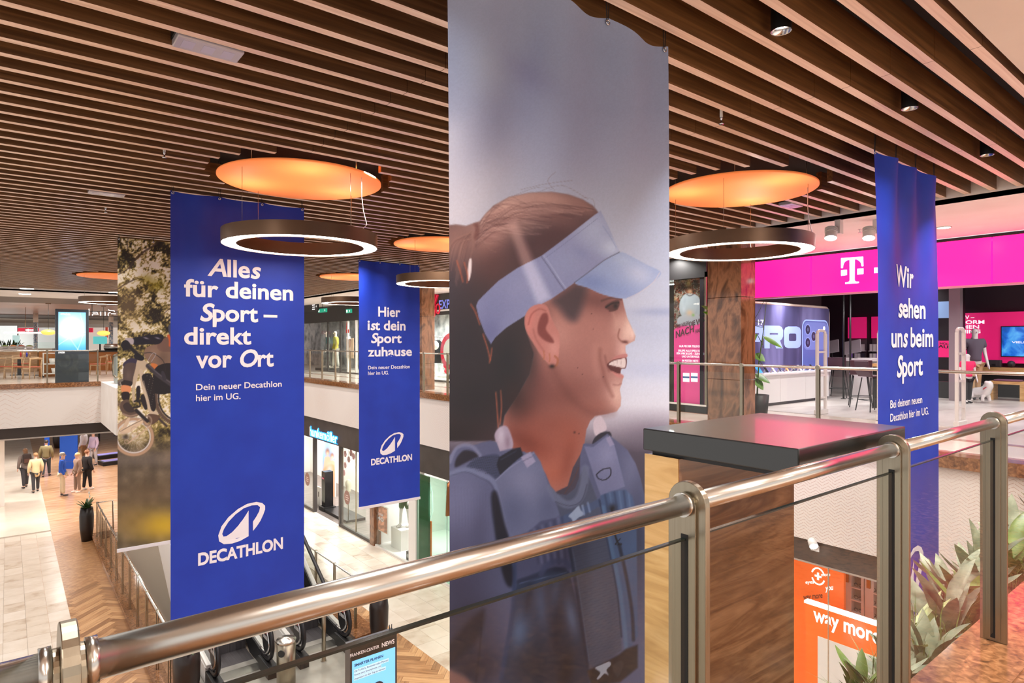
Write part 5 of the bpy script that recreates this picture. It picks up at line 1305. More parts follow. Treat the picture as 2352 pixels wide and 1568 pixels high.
MB().box(XM, XM + 0.12, b.y, a.y, 0.84, 2.12).build('panel', m_magp, t)
for s, yb, xr, w_ in (('MAGENTA TV –', 732, 2238, 0.98), ('DIE PLATTFORM', 743, 2261, 1.37), ('FÜR FERNSEHEN', 754, 2249, 1.4), ('UND STREAMING', 765, 2252, 1.35)):
    R = onX(xr, yb, XM - 0.004); O = R + Vector((0, w_, 0)); letter('lettering', s, m_phw, t, O, (0, -1, 0), (0, 0, 1), width=w_, cap=0.095, bold=0.03)
a, b = onX(2299, 749, XM - 0.05), onX(2420, 821, XM - 0.05)
t = thing('wall_television', 'large flat television on the magenta wall', 'television', (XM - 0.04, (a.y + b.y) / 2, b.z))
MB().box(XM - 0.07, XM - 0.01, b.y, a.y, b.z, a.z).build('screen_case', m_black, t)
m_tv = noisy('tv_picture', [(0.3, (10, 44, 110)), (0.5, (24, 96, 190)), (0.75, (90, 180, 236))], (3, 3, 3), 4, 0.5, rough=0.2); bb = m_tv.node_tree.nodes['Principled BSDF']; L(m_tv, bb.inputs['Base Color'].links[0].from_socket, bb.inputs['Emission Color']); bb.inputs['Emission Strength'].default_value = 0.7
MB().box(XM - 0.075, XM - 0.07, b.y + 0.02, a.y - 0.02, b.z + 0.02, a.z - 0.02).build('screen', m_tv, t)
letter('lettering', 'VIELE INHALTE', m_phw, t, onX(2324, 788, XM - 0.078), (0, -1, 0), (0, 0, 1), width=0.8, cap=0.05)
a = onX(2246, 842, 19.12)
t = thing('sideboard', 'long pale wooden sideboard below the television', 'sideboard', (18.9, 3.2, 0.006))
MB().box(19.12, 19.44, 1.0, a.y, 0.62, 0.74).build('top_board', m_vpale, t); MB().box(19.2, 19.44, 1.1, a.y - 0.1, 0.006, 0.62).build('body', m_black, t)
for px, w, nm, lab in ((2283, 0.29, 'soundbar', 'dark box loudspeaker on the wooden sideboard'), (2321, 0.16, 'speaker', 'small round loudspeaker on the wooden sideboard')):
    c = onX(px, 842, 19.2)
    t = thing('loudspeaker', lab, 'loudspeaker', (19.25, c.y, 0.742), 'speakers on the sideboard')
    if nm == 'soundbar': MB().box(19.18, 19.33, c.y - w / 2, c.y + w / 2, 0.742, 0.92).build('case', P('speaker_grey', (58, 52, 58), 0.5), t, bevel=0.02)
    else: MB().ball((19.26, c.y, 0.828), 0.085).build('case', P('speaker_grey', (58, 52, 58), 0.5), t)
    MB().box(19.165, 19.182, c.y - 0.04, c.y + 0.04, 0.78, 0.82).build('front_plate', m_black, t)
c0 = onZ(2250, 905, 0.006)
t = thing('magenta_seat', 'low magenta upholstered seat behind the mannequins', 'seat', (c0.x, c0.y, 0.006))
MB().box(c0.x, c0.x + 0.5, c0.y - 0.75, c0.y + 0.6, 0.12, 0.46).build('cushion', P('magenta_cloth', (176, 20, 90), 0.8), t, bevel=0.04); MB().box(c0.x + 0.04, c0.x + 0.46, c0.y - 0.7, c0.y + 0.55, 0.006, 0.12).build('base', m_black, t)
c0 = onZ(2315, 919, 0.006)
t = thing('wooden_bench', 'small wooden bench with dark cushion beside the dog figure', 'bench', (c0.x, c0.y, 0.006))
MB().box(c0.x - 0.15, c0.x + 0.25, c0.y - 0.33, c0.y + 0.33, 0.38, 0.45).build('seat_board', m_vpale, t)
for dy in (-0.29, 0.29): MB().box(c0.x - 0.14, c0.x + 0.24, c0.y + dy - 0.04, c0.y + dy + 0.04, 0.006, 0.38).build('leg', m_vpale, t)
MB().box(c0.x - 0.12, c0.x + 0.22, c0.y - 0.25, c0.y + 0.25, 0.45, 0.49).build('cushion', P('plum_cloth', (120, 80, 100), 0.8), t, bevel=0.015)
c0 = onZ(2238, 917, 0.006)
figure('mannequin', 'white adult mannequin in grey polo shirt by the magenta wall', 'mannequin', (c0.x, c0.y, 0.006), math.radians(130), 1.72, skin=(226, 222, 220), top=(92, 84, 98), legs=(196, 160, 120), shoes=(26, 24, 26), short=True, gloss=0.3, group='store mannequins')
c0 = onZ(2222, 926, 0.006)
figure('mannequin', 'white child mannequin in magenta shirt before the adult mannequin', 'mannequin', (c0.x, c0.y, 0.006), math.radians(130), 1.12, skin=(226, 222, 220), top=(226, 40, 100), legs=(30, 28, 32), shoes=(26, 24, 26), short=True, gloss=0.3, group='store mannequins')
# dog figure
c0 = onZ(2252, 924, 0.006); m_dog = P('white_ceramic', (228, 224, 222), 0.25)
t = thing('dog_figure', 'white ceramic bulldog figure with red collar on the store floor', 'dog figure', (c0.x, c0.y, 0.006), rz=math.radians(150))
nd = {'hip': ((0, -.13, .24), .085), 'mid': ((0, 0, .25), .085), 'chest': ((0, .12, .25), .10), 'neck': ((0, .18, .34), .08), 'head': ((0, .21, .42), .085), 'muz': ((0, .29, .40), .05)}
ed = [('hip', 'mid'), ('mid', 'chest'), ('chest', 'neck'), ('neck', 'head'), ('head', 'muz')]
for s, q in ((-1, 'l'), (1, 'r')):
    nd['fe' + q] = ((s * .085, .13, .13), .036); nd['fp' + q] = ((s * .09, .15, .03), .038); nd['hk' + q] = ((s * .08, -.11, .14), .045); nd['ho' + q] = ((s * .08, -.17, .09), .028); nd['hp' + q] = ((s * .08, -.13, .03), .036); nd['ea' + q] = ((s * .08, .18, .49), .02)
    ed += [('chest', 'fe' + q), ('fe' + q, 'fp' + q), ('hip', 'hk' + q), ('hk' + q, 'ho' + q), ('ho' + q, 'hp' + q), ('head', 'ea' + q)]
nd['tail'] = ((0, -.24, .28), .018); ed.append(('hip', 'tail'))
link_part(skin_mesh(nd, ed, 'mid', m_dog, 'body'), 'body', t)
MB().tube([(0.085 * math.cos(a), .175 + .06 * math.sin(a), .33 + .05 * math.sin(a)) for a in np.linspace(0, 2 * math.pi, 16)[:-1]], 0.012, 6, closed=True).build('collar', P('red_collar', (200, 30, 60), 0.5), t, local=True)
# rubber plant behind the column
m_leaf = noisy('leaf_green', [(0.3, (50, 104, 22)), (0.6, (92, 148, 36)), (0.8, (134, 182, 62))], (6, 6, 6), 4, 0.5, rough=0.3)
def leaf_pts(a, tip, w, up=(0, 0, 1), n=7, droop=0.0, fold=0.15):
    """broad pointed leaf from a to tip"""
    a, tip = Vector(a), Vector(tip); d = tip - a; Ld = d.length
    sd = d.cross(Vector(up)); sd = sd.normalized() if sd.length > 1e-4 else Vector((1, 0, 0)); nn = sd.cross(d).normalized()
    V_, F_ = [], []
    for i in range(n + 1):
        t = i / n; wv = w * (math.sin(math.pi * t ** 0.75) ** 0.8) * 0.5 + 0.001
        c = a + d * t + nn * (droop * Ld * 4 * t * (1 - t))
        V_ += [c - sd * wv + nn * fold * wv, c, c + sd * wv + nn * fold * wv]
    for i in range(n):
        k = 3 * i; F_ += [(k, k + 1, k + 4, k + 3), (k + 1, k + 2, k + 5, k + 4)]
    return V_, F_
t = thing('leafy_plant', 'potted plant with glossy green leaves behind the stone column', 'plant', (10.2, 5.9, 0))
MB().lathe([(0.0, 0.0), (0.16, 0.0), (0.2, 0.45), (0.18, 0.45), (0.15, 0.40), (0.0, 0.40)], (10.2, 5.9, 0), 24).build('pot', m_black, t)
MB().tube([(10.2, 5.9, 0.4), (10.19, 5.86, 1.0), (10.22, 5.8, 1.5), (10.24, 5.75, 2.05)], [0.014, 0.012, 0.009, 0.004], 8).build('stem', P('stem_green', (70, 96, 40), 0.5), t)
for s_, e_, w in (((1752, 772), (1797, 799), 0.11), ((1733, 812), (1757, 830), 0.17), ((1733, 858), (1769, 880), 0.13), ((1733, 868), (1753, 896), 0.15), ((1738, 766), (1728, 790), 0.05), ((1640, 716), (1610, 702), 0.1), ((1640, 726), (1614, 716), 0.09)):
    A_, T_ = atD(s_[0], s_[1], 11.0), atD(e_[0], e_[1], 10.9)
    v, f = leaf_pts(A_, T_, w, up=(-0.5, -0.6, 0.6)); MB().add(v, f, True).build('leaf', m_leaf, t)
    MB().tube([(10.22, 5.8, min(max(A_.z - 0.2, 0.5), 1.9)), A_], 0.006, 6).build('leaf_stalk', MATS['stem_green'], t)
MB().tube([atD(1735, 730, 11.0), atD(1745, 712, 11.0), atD(1754, 692, 11.0)], 0.004, 6).build('shoot', MATS['stem_green'], t)
# ------------------------------------------------------------------ poster window left of the store
XP = 10.34
struct(MB().box(XP + 0.9, XP + 1.0, 7.2, 11.5, 0, BZ).build('wall_window_back', P('window_backing', (70, 60, 56), 0.6)))
struct(MB().box(XP + 0.05, XP + 0.95, 7.16, 11.5, 2.6, 2.66).build('ceiling', m_black))
w = thing('shop_window', 'dark framed shop window with a sports poster behind the railing', 'shop window', (XP, 9, 0))
MB().box(XP - 0.02, XP + 0.08, 7.0, 11.5, 0.0, 0.14).build('plinth', P('window_plinth', (40, 40, 40), 0.4), w); MB().box(XP - 0.025, XP + 0.04, 7.0, 11.5, 0.14, 0.17).build('sill', m_fix, w)
MB().box(XP - 0.02, XP + 0.06, 7.0, 7.04, 0.14, 2.7).build('mullion', m_steel2, w); MB().box(XP - 0.02, XP + 0.06, 7.0, 11.5, 2.6, 3.03).build('lintel', m_black, w)
for y0, y1 in ((7.04, 7.76), (7.77, 9.0), (9.01, 11.5)): MB().box(XP, XP + 0.012, y0, y1, 0.17, 2.6).build('glass_pane', m_glass2, w)
a, b = onX(1548, 635, XP + 0.12), onX(1624, 930, XP + 0.12)
a2 = onX(1548, 640, XP + 0.12).z; zlo = onX(1624, 932, XP + 0.12).z
po = thing('sports_poster', 'tall magenta poster with a seated player in a white shirt', 'poster', (XP + 0.12, (a.y + b.y) / 2, zlo))
def poster_print(px, py):
    S = Paint(px, py, (60, 48, 40), 1520, 560, 3.733)
    n1 = vnoise(px, py, 5, 11); n2 = vnoise(px, py, 2.2, 12)
    up = py < 780
    cols = np.array([(52, 42, 38), (130, 96, 70), (206, 90, 60), (226, 214, 200), (70, 70, 40), (180, 150, 90)], float)
    k = np.clip((n1 * 0.6 + n2 * 0.5) * 6.2 - 0.4, 0, 5).astype(int); S.c = cols[k] * (0.35 + 0.45 * n2)[:, None]
    S.fill([(100, 740), (140, 710), (390, 620), (395, 1390), (95, 1390)], (246, 62, 148), 1.5, smooth=False)
    S.blob(250, 1000, 160, 240, (252, 96, 170), 0.5)
    S.fill([(150, 560), (160, 480), (200, 430), (230, 425), (280, 430), (320, 460), (345, 540), (330, 600), (290, 620), (180, 620)], (160, 163, 174), 1.5); S.stroke([(200, 470), (190, 540), (200, 600)], (150, 152, 166), 1.5, 2, 0.7); S.stroke([(300, 470), (310, 540), (290, 600)], (150, 152, 166), 1.5, 2, 0.7); S.stroke([(215, 432), (240, 445), (270, 432)], (60, 60, 70), 1, 0.8, 0.9)
    S.fill([(180, 610), (300, 600), (340, 640), (310, 690), (160, 700), (130, 650)], (170, 166, 178), 2); S.blob(240, 590, 30, 24, (206, 160, 130), 0.8); S.blob(240, 400, 22, 28, (204, 152, 122), 1.0); S.blob(240, 368, 24, 16, (70, 44, 30), 1.0); S.blob(190, 560, 14, 30, (190, 190, 204), 0.6); S.blob(270, 610, 12, 12, (110, 160, 60), 0.7)
    for x, y in ((130, 300), (180, 320), (230, 290), (300, 295), (350, 300), (120, 470), (370, 430)): S.blob(x, y, 14, 16, (190, 140, 110), 0.9); S.blob(x, y + 45, 24, 34, (cols[(x // 10) % 6]), 0.8)
    return np.clip(S.c, 0, 255) / 255
ys = np.linspace(a.y, b.y, 60); zs = np.linspace(zlo, a.z, 200)
Yg, Zg = np.meshgrid(ys, zs); Xg = np.full_like(Yg, XP + 0.12)
me = bpy.data.meshes.new('poster_sheet'); idx = np.arange(Yg.size).reshape(Yg.shape)
me.from_pydata((np.stack([Xg, Yg, Zg], -1).reshape(-1, 3) - np.array(po.location)).tolist(), [], np.stack([idx[:-1, :-1], idx[:-1, 1:], idx[1:, 1:], idx[1:, :-1]], -1).reshape(-1, 4).tolist())
px_, py_ = proj(Xg.ravel(), Yg.ravel(), Zg.ravel()); cc = poster_print(px_, py_); cl_ = np.where(cc <= 0.04045, cc / 12.92, ((cc + 0.055) / 1.055) ** 2.4)
me.color_attributes.new('print', 'FLOAT_COLOR', 'POINT').data.foreach_set('color', np.concatenate([cl_, np.ones((len(cl_), 1))], 1).astype(np.float32).ravel())
me.materials.append(attr_mat('poster_print', 0.35, emit=0.12)); o = bpy.data.objects.new('poster_sheet', me); COL.objects.link(o); o.parent = po; WM[o.name] = WM[po.name].copy()
m_ptext = P('poster_dark_print', (92, 44, 58), 0.5)
def ptext(s, xl, yl, xr, cap, mat, tilt=0.0, bold=0.03):
    O, R = onX(xl, yl, XP + 0.112), onX(xr, yl, XP + 0.112); d = SA * O.x + CA * O.y
    letter('lettering', s, mat, po, O, (0, -1, tilt), (0, tilt * 0, 1), width=(O.y - R.y), cap=cap * d / F, bold=bold)
ptext('WIR HOLEN', 1554, 755, 1583, 9, m_ptext, 0.28); ptext('DIE', 1583, 750, 1597, 11, m_ptext, 0.28); ptext('WM', 1598, 747, 1623, 14, m_ptext, 0.2); ptext('NACH', 1552, 776, 1595, 16, m_ptext, 0.28); ptext('HAUSE', 1597, 765, 1617, 9, m_ptext, 0.2)
for s, xl, xr, y in (('NUR BEI DER TELEKOM:', 1560, 1612, 797), ('ERLEBE ALLE SPIELE DER', 1558, 1614, 807), ('FIFA WM 26 LIVE – ZUHAUSE', 1554, 1618, 813.5), ('UND UNTERWEGS', 1566, 1606, 820.5), ('IM BESTEN NETZ', 1567, 1604, 830)): ptext(s, xl, y, xr, 4.6, m_phw, 0, 0.04)
for xl, xr in ((1568.5, 1583.5), (1587, 1602.5)):
    p, q = onX(xl, 856, XP + 0.112), onX(xr, 877, XP + 0.112); flat([(p.x, p.y, q.z), (p.x, q.y, q.z), (p.x, q.y, p.z), (p.x, p.y, p.z)], 'badge', m_phw, po)
    zc = (p.z + q.z) / 2; flat([(p.x - 0.002, p.y, zc - 0.012), (p.x - 0.002, q.y, zc - 0.012), (p.x - 0.002, q.y, zc + 0.02), (p.x - 0.002, p.y, zc + 0.02)], 'badge_stripe', P('badge_blue', (40, 90, 170), 0.5), po)
for y in (7.6, 8.6): lamp('window_lamp', (XP + 0.5, y, 2.8), 12, 0.1)
for i, (ya, yb) in enumerate(((7.3, 8.3), (9.0, 10.4))):
    t = thing('strip_light', 'slim linear light inside the poster window ceiling, %s' % ('near' if i == 0 else 'far'), 'strip light', (XP + 0.5, ya, 2.55), 'strip lights')
    MB().box(XP + 0.3 + 0.3 * i, XP + 0.33 + 0.3 * i, ya, yb, 2.545, 2.56).build('diffuser', m_lens, t); MB().box(XP + 0.295 + 0.3 * i, XP + 0.335 + 0.3 * i, ya, yb, 2.56, 2.6).build('profile', m_fix, t)
# ================================================================== ground floor: escalators and their railings
m_skirt = P('white_cladding', (232, 228, 226), 0.35); m_rub = P('rubber_handrail', (24, 22, 26), 0.35); m_step = noisy('step_aluminium', [(0.3, (84, 80, 82)), (0.7, (112, 108, 110))], (120, 1, 1), 2, rough=0.35, metal=0.6)
MB().box(2.75, 5.7, 10.6, 12.95, G - 0.01, G + 0.006).build('landing_plate', noisy('landing_steel', [(0.3, (150, 146, 138)), (0.7, (178, 174, 166))], (2, 2, 2), 4, rough=0.3, metal=0.3), floor0)
TAN = math.tan(math.radians(30))
def inc(y): return G + (min(max(y, 13.3), 13.3 - G / TAN) - 13.3) * TAN
def escalator(x0, x1, lab):
    t = thing('escalator', lab, 'escalator', ((x0 + x1) / 2, 12.7, G), 'pair of escalators')
    yt = 13.3 - G / TAN
    for sx, xo in ((-1, x0 - 0.06), (1, x1 + 0.06)):
        nm = (xo - 0.09, xo - 0.02) if sx < 0 else (xo + 0.02, xo + 0.09)
        cl = [(12.55, G + 0.02), (12.55, G + 0.30), (13.3, G + 0.36), (yt, 0.30), (23.2, 0.30), (23.2, -0.1), (yt, -0.75), (yt - 0.2, -0.9), (14.9, G + 0.02)]
        MB().prism(cl, (nm[0], 0, 0), (0, 1, 0), (0, 0, 1), (1, 0, 0), nm[1] - nm[0]).build('outer_cladding', m_skirt, t)
        dk = [(12.5, G + 0.30), (13.3, G + 0.36), (yt, 0.30), (23.2, 0.30), (23.2, 0.36), (yt, 0.36), (13.3, G + 0.42), (12.5, G + 0.36)]
        MB().prism(dk, (min(xo, xo + sx * 0.08) - 0.0, 0, 0), (0, 1, 0), (0, 0, 1), (1, 0, 0), 0.08).build('deck_strip', m_fix, t)
        sk = [(12.5, G + 0.0), (12.5, G + 0.30), (13.3, G + 0.36), (yt, 0.30), (23.2, 0.30), (23.2, -0.1), (yt, -0.1), (13.3, G)]
        xi = xo if sx < 0 else xo - 0.03
        MB().prism(sk, (xi, 0, 0), (0, 1, 0), (0, 0, 1), (1, 0, 0), 0.03).build('skirt_panel', m_black, t)
        MB().box(xo - 0.09, xo + 0.09, 11.95, 12.56, G + 0.004, G + 0.24).build('newel_base', m_black, t, bevel=0.01)
        gl = [(12.5, G + 0.36), (13.3, G + 0.42), (yt, 0.36), (23.2, 0.36), (23.2, 0.9), (yt, 0.9), (13.3, G + 0.92), (12.4, G + 0.90)]
        MB().prism(gl, (xo - 0.006, 0, 0), (0, 1, 0), (0, 0, 1), (1, 0, 0), 0.012).build('glass_balustrade', m_glass, t)
        hp = [(12.75, G + 0.28), (12.3, G + 0.27), (12.08, G + 0.36), (11.98, G + 0.55), (12.04, G + 0.78), (12.2, G + 0.92), (12.5, G + 0.97), (13.3, G + 0.99), (13.7, inc(13.7) + 1.0), (yt - 0.3, 0.80), (yt + 0.2, 0.97), (23.2, 0.97)]
        cv = Paint.curve(np.array(hp), False, 5)
        MB().tube([(xo, y, z) for y, z in cv], 0.042, 8).build('handrail', m_rub, t)
        MB().tube([(xo, y + 0.05, z) for y, z in Paint.curve(np.array([(12.6, G + 0.33), (12.3, G + 0.33), (12.1, G + 0.55), (12.3, G + 0.86), (12.7, G + 0.91)]), False, 5)], 0.03, 8).build('newel_trim', m_chrome, t)
        el = [(12.33 + 0.22 * math.cos(a), G + 0.6 + 0.27 * math.sin(a)) for a in np.linspace(0, 2 * math.pi, 28)[:-1]]
        pn = MB().prism(el, (xo - 0.012, 0, 0), (0, 1, 0), (0, 0, 1), (1, 0, 0), 0.024).build('newel_panel', m_black, t)
        for k in range(4):
            yy, zz_ = 12.45 - k * 0.075, G + 0.70 - 0.0
            for dz, mm in ((0.05, P('warning_red', (190, 30, 36), 0.5)), (-0.06, P('warning_white', (214, 210, 210), 0.5))):
                for xs in (xo - 0.0135, xo + 0.0125): MB().box(xs, xs + 0.001, yy - 0.028, yy + 0.028, zz_ + dz - 0.035, zz_ + dz + 0.035).build('pictogram', mm, pn)
    for k in range(24):
        y = 12.75 + k * 0.4
        z = min(max(G + (y - 13.2) * TAN, G), 0.0)
        MB().box(x0 - 0.02, x1 + 0.02, y, y + 0.4, z - 0.20, z).build('step', m_step, t)
    MB().box(x0 - 0.02, x1 + 0.02, 12.45, 12.75, G - 0.005, G + 0.012).build('comb_plate', m_steel, t)
    return t
escalator(2.98, 3.80, 'left escalator, its black newels behind the steel bin')
escalator(4.52, 5.34, 'right escalator beside the round steel post')
kl = MB().box(2.08, 2.72, 11.9, 24.35, G - 0.01, G + 0.12).build('kerb', m_granite, floor0)
MB().box(5.66, 6.2, 12.3, 24.35, G - 0.01, G + 0.12).build('kerb', m_granite, floor0)
railing('ground floor glass railing left of the escalators, on a stone kerb', (2.2, 12.3, G), (2.2, 23.7, G), 1.22, 1.14, z0=0.12, group='railings beside the escalators')
railing('ground floor glass railing right of the escalators', (5.85, 12.7, G), (5.85, 23.9, G), 1.2, 1.12, z0=0.12, group='railings beside the escalators')
MB().tube([(2.2, 23.7, G + 1.22), (2.62, 23.72, G + 1.22), (2.64, 23.72, G + 0.12)], 0.02, 10).build('end_rail', m_steel, bpy.data.objects.get('guard_railing.004') or None)
# steel bin
c = (3.95, 11.5)
t = thing('waste_bin', 'brushed steel cylindrical bin with conical lid and round opening', 'waste bin', (c[0], c[1], G + 0.006))
MB().lathe([(0.0, 0.0), (0.165, 0.0), (0.165, 0.86), (0.0, 0.86)], (c[0], c[1], G + 0.006), 36).build('bin_body', m_steel2, t)
MB().lathe([(0.172, 0.84), (0.176, 0.86), (0.172, 0.885), (0.0, 0.925)], (c[0], c[1], G + 0.006), 36).build('lid', m_steel, t)
dv = Vector((-0.75, -0.66, 0)).normalized(); q = Vector((c[0], c[1], G + 0.70)) + dv * 0.135
MB().tube([q, q + dv * 0.045], 0.062, 20).build('opening', P('bin_opening', (40, 42, 42), 0.6), t)
t = thing('steel_post', 'round steel barrier post between the two escalators', 'post', (4.86, 12.0, G + 0.006))
MB().cyl((4.86, 12.0, G + 0.006), (4.86, 12.0, G + 1.3), 0.042, 20).build('tube', m_steel2, t); MB().cyl((4.86, 12.0, G + 0.006), (4.86, 12.0, G + 0.018), 0.06, 20).build('base_plate', m_steel, t)
# dark planters
def planter(x, y, lab, h=1.0, r=0.2, leaves=14, seed=0, z=G):
    rs = random.Random(seed)
    t = thing('planter', lab, 'planter', (x, y, z), 'tall dark planters')
    MB().lathe([(0.0, 0.0), (r * 0.7, 0.0), (r * 0.95, h * 0.4), (r, h * 0.75), (r * 0.86, h), (r * 0.78, h), (r * 0.8, h * 0.9), (0.0, h * 0.9)], (x, y, z), 28).build('pot', P('planter_brown', (38, 28, 26), 0.35), t)
    for k in range(leaves):
        a = rs.random() * 6.28; e_ = 0.25 + rs.random() * 0.9
        s_ = Vector((x, y, z + h * 0.9)); tip = s_ + Vector((math.cos(a) * math.cos(e_), math.sin(a) * math.cos(e_), math.sin(e_))) * (0.3 + rs.random() * 0.22)
        v, f = leaf_pts(s_, tip, 0.09, n=5, droop=0.08); MB().add(v, f, True).build('leaf', m_leaf2, t)
    for k in range(3):
        a = rs.random() * 6.28; p = Vector((x + 0.08 * math.cos(a), y + 0.08 * math.sin(a), z + h * 0.95 + 0.3 + 0.1 * k)); MB().ball(p, 0.02, 0.02, 0.05, 6, 5).build('flower', P('white_flower', (236, 232, 220), 0.5), t)
    return t
m_leaf2 = noisy('dark_leaf', [(0.3, (30, 54, 26)), (0.6, (60, 88, 40)), (0.85, (130, 150, 90))], (9, 9, 9), 4, rough=0.4)
planter(2.42, 12.05, 'dark planter in front of the left escalator railing', seed=1, r=0.22); planter(6.05, 12.0, 'dark planter at the foot of the right escalator railing', seed=2)
planter(1.95, 24.0, 'tall dark planter with lilies at the end of the stone kerb', h=1.05, seed=3, leaves=22)
# news totem
YT = 8.42
p0, p1 = onY(803, 1470, YT), onY(912, 1470, YT); ztp = onY(803, 1484, YT).z
nt_ = thing('info_totem', 'grey freestanding digital news screen at bottom centre', 'display', ((p0.x + p1.x) / 2, YT + 0.08, G))
MB().box(p0.x, p1.x, YT, YT + 0.16, G, ztp).build('case', P('totem_grey', (88, 88, 90), 0.4), nt_, bevel=0.006)
MB().box(p0.x + 0.012, p1.x - 0.012, YT - 0.004, YT, G + 0.3, ztp - 0.02).build('front_glass', P('totem_front', (36, 38, 40), 0.15), nt_)
zs1 = onY(803, 1520, YT).z
MB().box(p0.x + 0.035, p1.x - 0.035, YT - 0.007, YT - 0.004, zs1 - 1.05, zs1).build('screen', P('totem_screen', (110, 184, 240), 0.2, emit=0.75), nt_)
def ttext(s, xl, yl, xr, cap, mat, bold=0.02):
    O, R = onY(xl, yl, YT - 0.010), onY(xr, yl, YT - 0.010); d = SA * O.x + CA * O.y
    letter('lettering', s, mat, nt_, O, (1, 0, 0), (0, 0, 1), width=R.x - O.x, cap=cap * d / F, bold=bold)
m_navy = P('navy_print', (16, 52, 96), 0.5)
ttext('FRANKEN-CENTER', 804, 1509.5, 871, 7.5, m_print_white, 0.02); ttext('NEWS', 877, 1486, 906, 10, m_print_white, 0.035); ttext('SMARTER PLANEN', 814, 1531, 880, 6, m_navy, 0.045)
for s, yl, xr in (('Ob To Do’s, Reminder oder Planner:', 1544, 893), ('Nutze dein Smartphone, um', 1552, 876), ('organisiert in den Tag zu starten.', 1561, 886)):
    O, R = onY(813, yl + 2.5, YT - 0.008), onY(xr, yl, YT - 0.008)
    flat([(O.x, O.y, O.z), (R.x, O.y, O.z), (R.x, O.y, O.z + 0.052), (O.x, O.y, O.z + 0.052)], 'text_strip', P('pale_blue_print', (190, 224, 248), 0.4, emit=0.4), nt_)
    ttext(s, 814, yl, xr - 1, 4.2, m_navy, 0.0)
O = onY(868, 1561, YT - 0.012); flat([(O.x + 0.10 * math.cos(a), O.y, O.z - 0.12 + 0.10 * math.sin(a)) for a in np.linspace(0, 2 * math.pi, 20)[:-1]], 'screen_picture', P('picture_dark', (44, 50, 66), 0.4), nt_)
for dx in (0.1, 0.32): MB().box(p0.x + dx, p0.x + dx + 0.16, YT + 0.05, YT + 0.11, ztp, ztp + 0.003).build('vent', m_black, nt_)
for dx in (0.0, 0.03): MB().cyl((p1.x - 0.08 + dx, YT + 0.08, ztp), (p1.x - 0.085 + dx * 1.3, YT + 0.08, ztp + 0.09), 0.006, 6).build('antenna', m_black, nt_)
# ================================================================== shops under the right walkway
XF = XT + 0.06
m_shopw = P('shop_white', (240, 236, 232), 0.5); m_frame = P('dark_frame', (66, 60, 58), 0.4)
def shop_shell(y0, y1, depth, ztop, floor_m, back_m, name, power):
    struct(MB().box(XF + depth, XF + depth + 0.1, y0, y1, G, ztop).build('wall_' + name, back_m)); struct(MB().box(XF, XF + depth, y1, y1 + 0.06, G, ztop).build('wall_' + name, m_shopw))
    struct(MB().box(XF + 0.05, XF + depth, y0, y1, G, G + 0.006).build('floor', floor_m))
    k = max(1, int((y1 - y0) / 2.2))
    for i in range(k): lamp('shop_lamp', (XF + depth * 0.45, y0 + (i + 0.5) * (y1 - y0) / k, ztop - 0.02), power, 0.3, (1, 0.97, 0.94))
m_darkfloor = noisy('dark_wood_floor', [(0.3, (78, 70, 66)), (0.7, (124, 114, 108))], (2, 14, 1), 4, rough=0.3)
shop_shell(18.0, 30.0, 2.6, -2.19, m_darkfloor, P('shop_back_light', (232, 222, 216), 0.6), 'lingerie', 95)
shop_shell(13.2, 17.9, 2.6, -2.19, m_shopw, P('shop_back_pale', (226, 232, 228), 0.6), 'fashion', 50)
# lit sign
ys_ = (713.3, 998.5)
O = onX(713, 999, XF - 0.03); R = onX(776, 999, XF - 0.03); dpt = SA * O.x + CA * O.y
t = thing('shop_sign', 'blue glowing shop name in white letters on the dark fascia', 'sign', (XF, (O.y + R.y) / 2, O.z))
m_bglow = P('blue_halo', (40, 160, 255), 0.5, emit=1.2); m_lw = P('white_letter_lit', (255, 255, 255), 0.5, emit=0.7)
letter('letter_halo', 'hunkemöller', m_bglow, t, (XT + 0.03, O.y, O.z), (0, -1, 0), (0, 0, 1), width=O.y - R.y, cap=21 * dpt / F, bold=0.085)
letter('lettering', 'hunkemöller', m_lw, t, (XT + 0.0, O.y, O.z), (0, -1, 0), (0, 0, 1), width=O.y - R.y, cap=21 * dpt / F, bold=0.012, thick=0.0)
MB().box(XT + 0.01, XT + 0.038, R.y, O.y, O.z - 0.03, O.z - 0.012).build('mounting_rail', m_bglow, t)
sw = thing('glazed_shopfront', 'glass shop front with dark mullions below the blue sign', 'shop front', (XF, 21, G))
for y0, y1 in ((22.85, 26.5), (18.12, 20.42)):
    MB().box(XF, XF + 0.012, y0, y1, G + 0.1, -2.25).build('glass_pane', m_glass2, sw); MB().box(XF - 0.02, XF + 0.06, y0, y1, G, G + 0.1).build('base_rail', m_frame, sw)
for y in (22.8, 20.46): MB().box(XF - 0.03, XF + 0.1, y - 0.05, y + 0.05, G, -2.19).build('mullion', m_frame, sw)
MB().box(XF + 0.1, XF + 0.9, 20.34, 20.4, G, -2.19).build('door_leaf', m_glass2, sw); MB().box(XF - 0.01, XF + 0.03, 19.2, 19.22, G + 0.1, -2.2).build('glass_joint', m_steel2, sw)
struct(MB().box(XF - 0.05, XF + 0.2, 17.82, 18.1, G, -2.19).build('wall_pier', m_stone))
m_stick = P('brown_sticker', (160, 122, 112), 0.5)
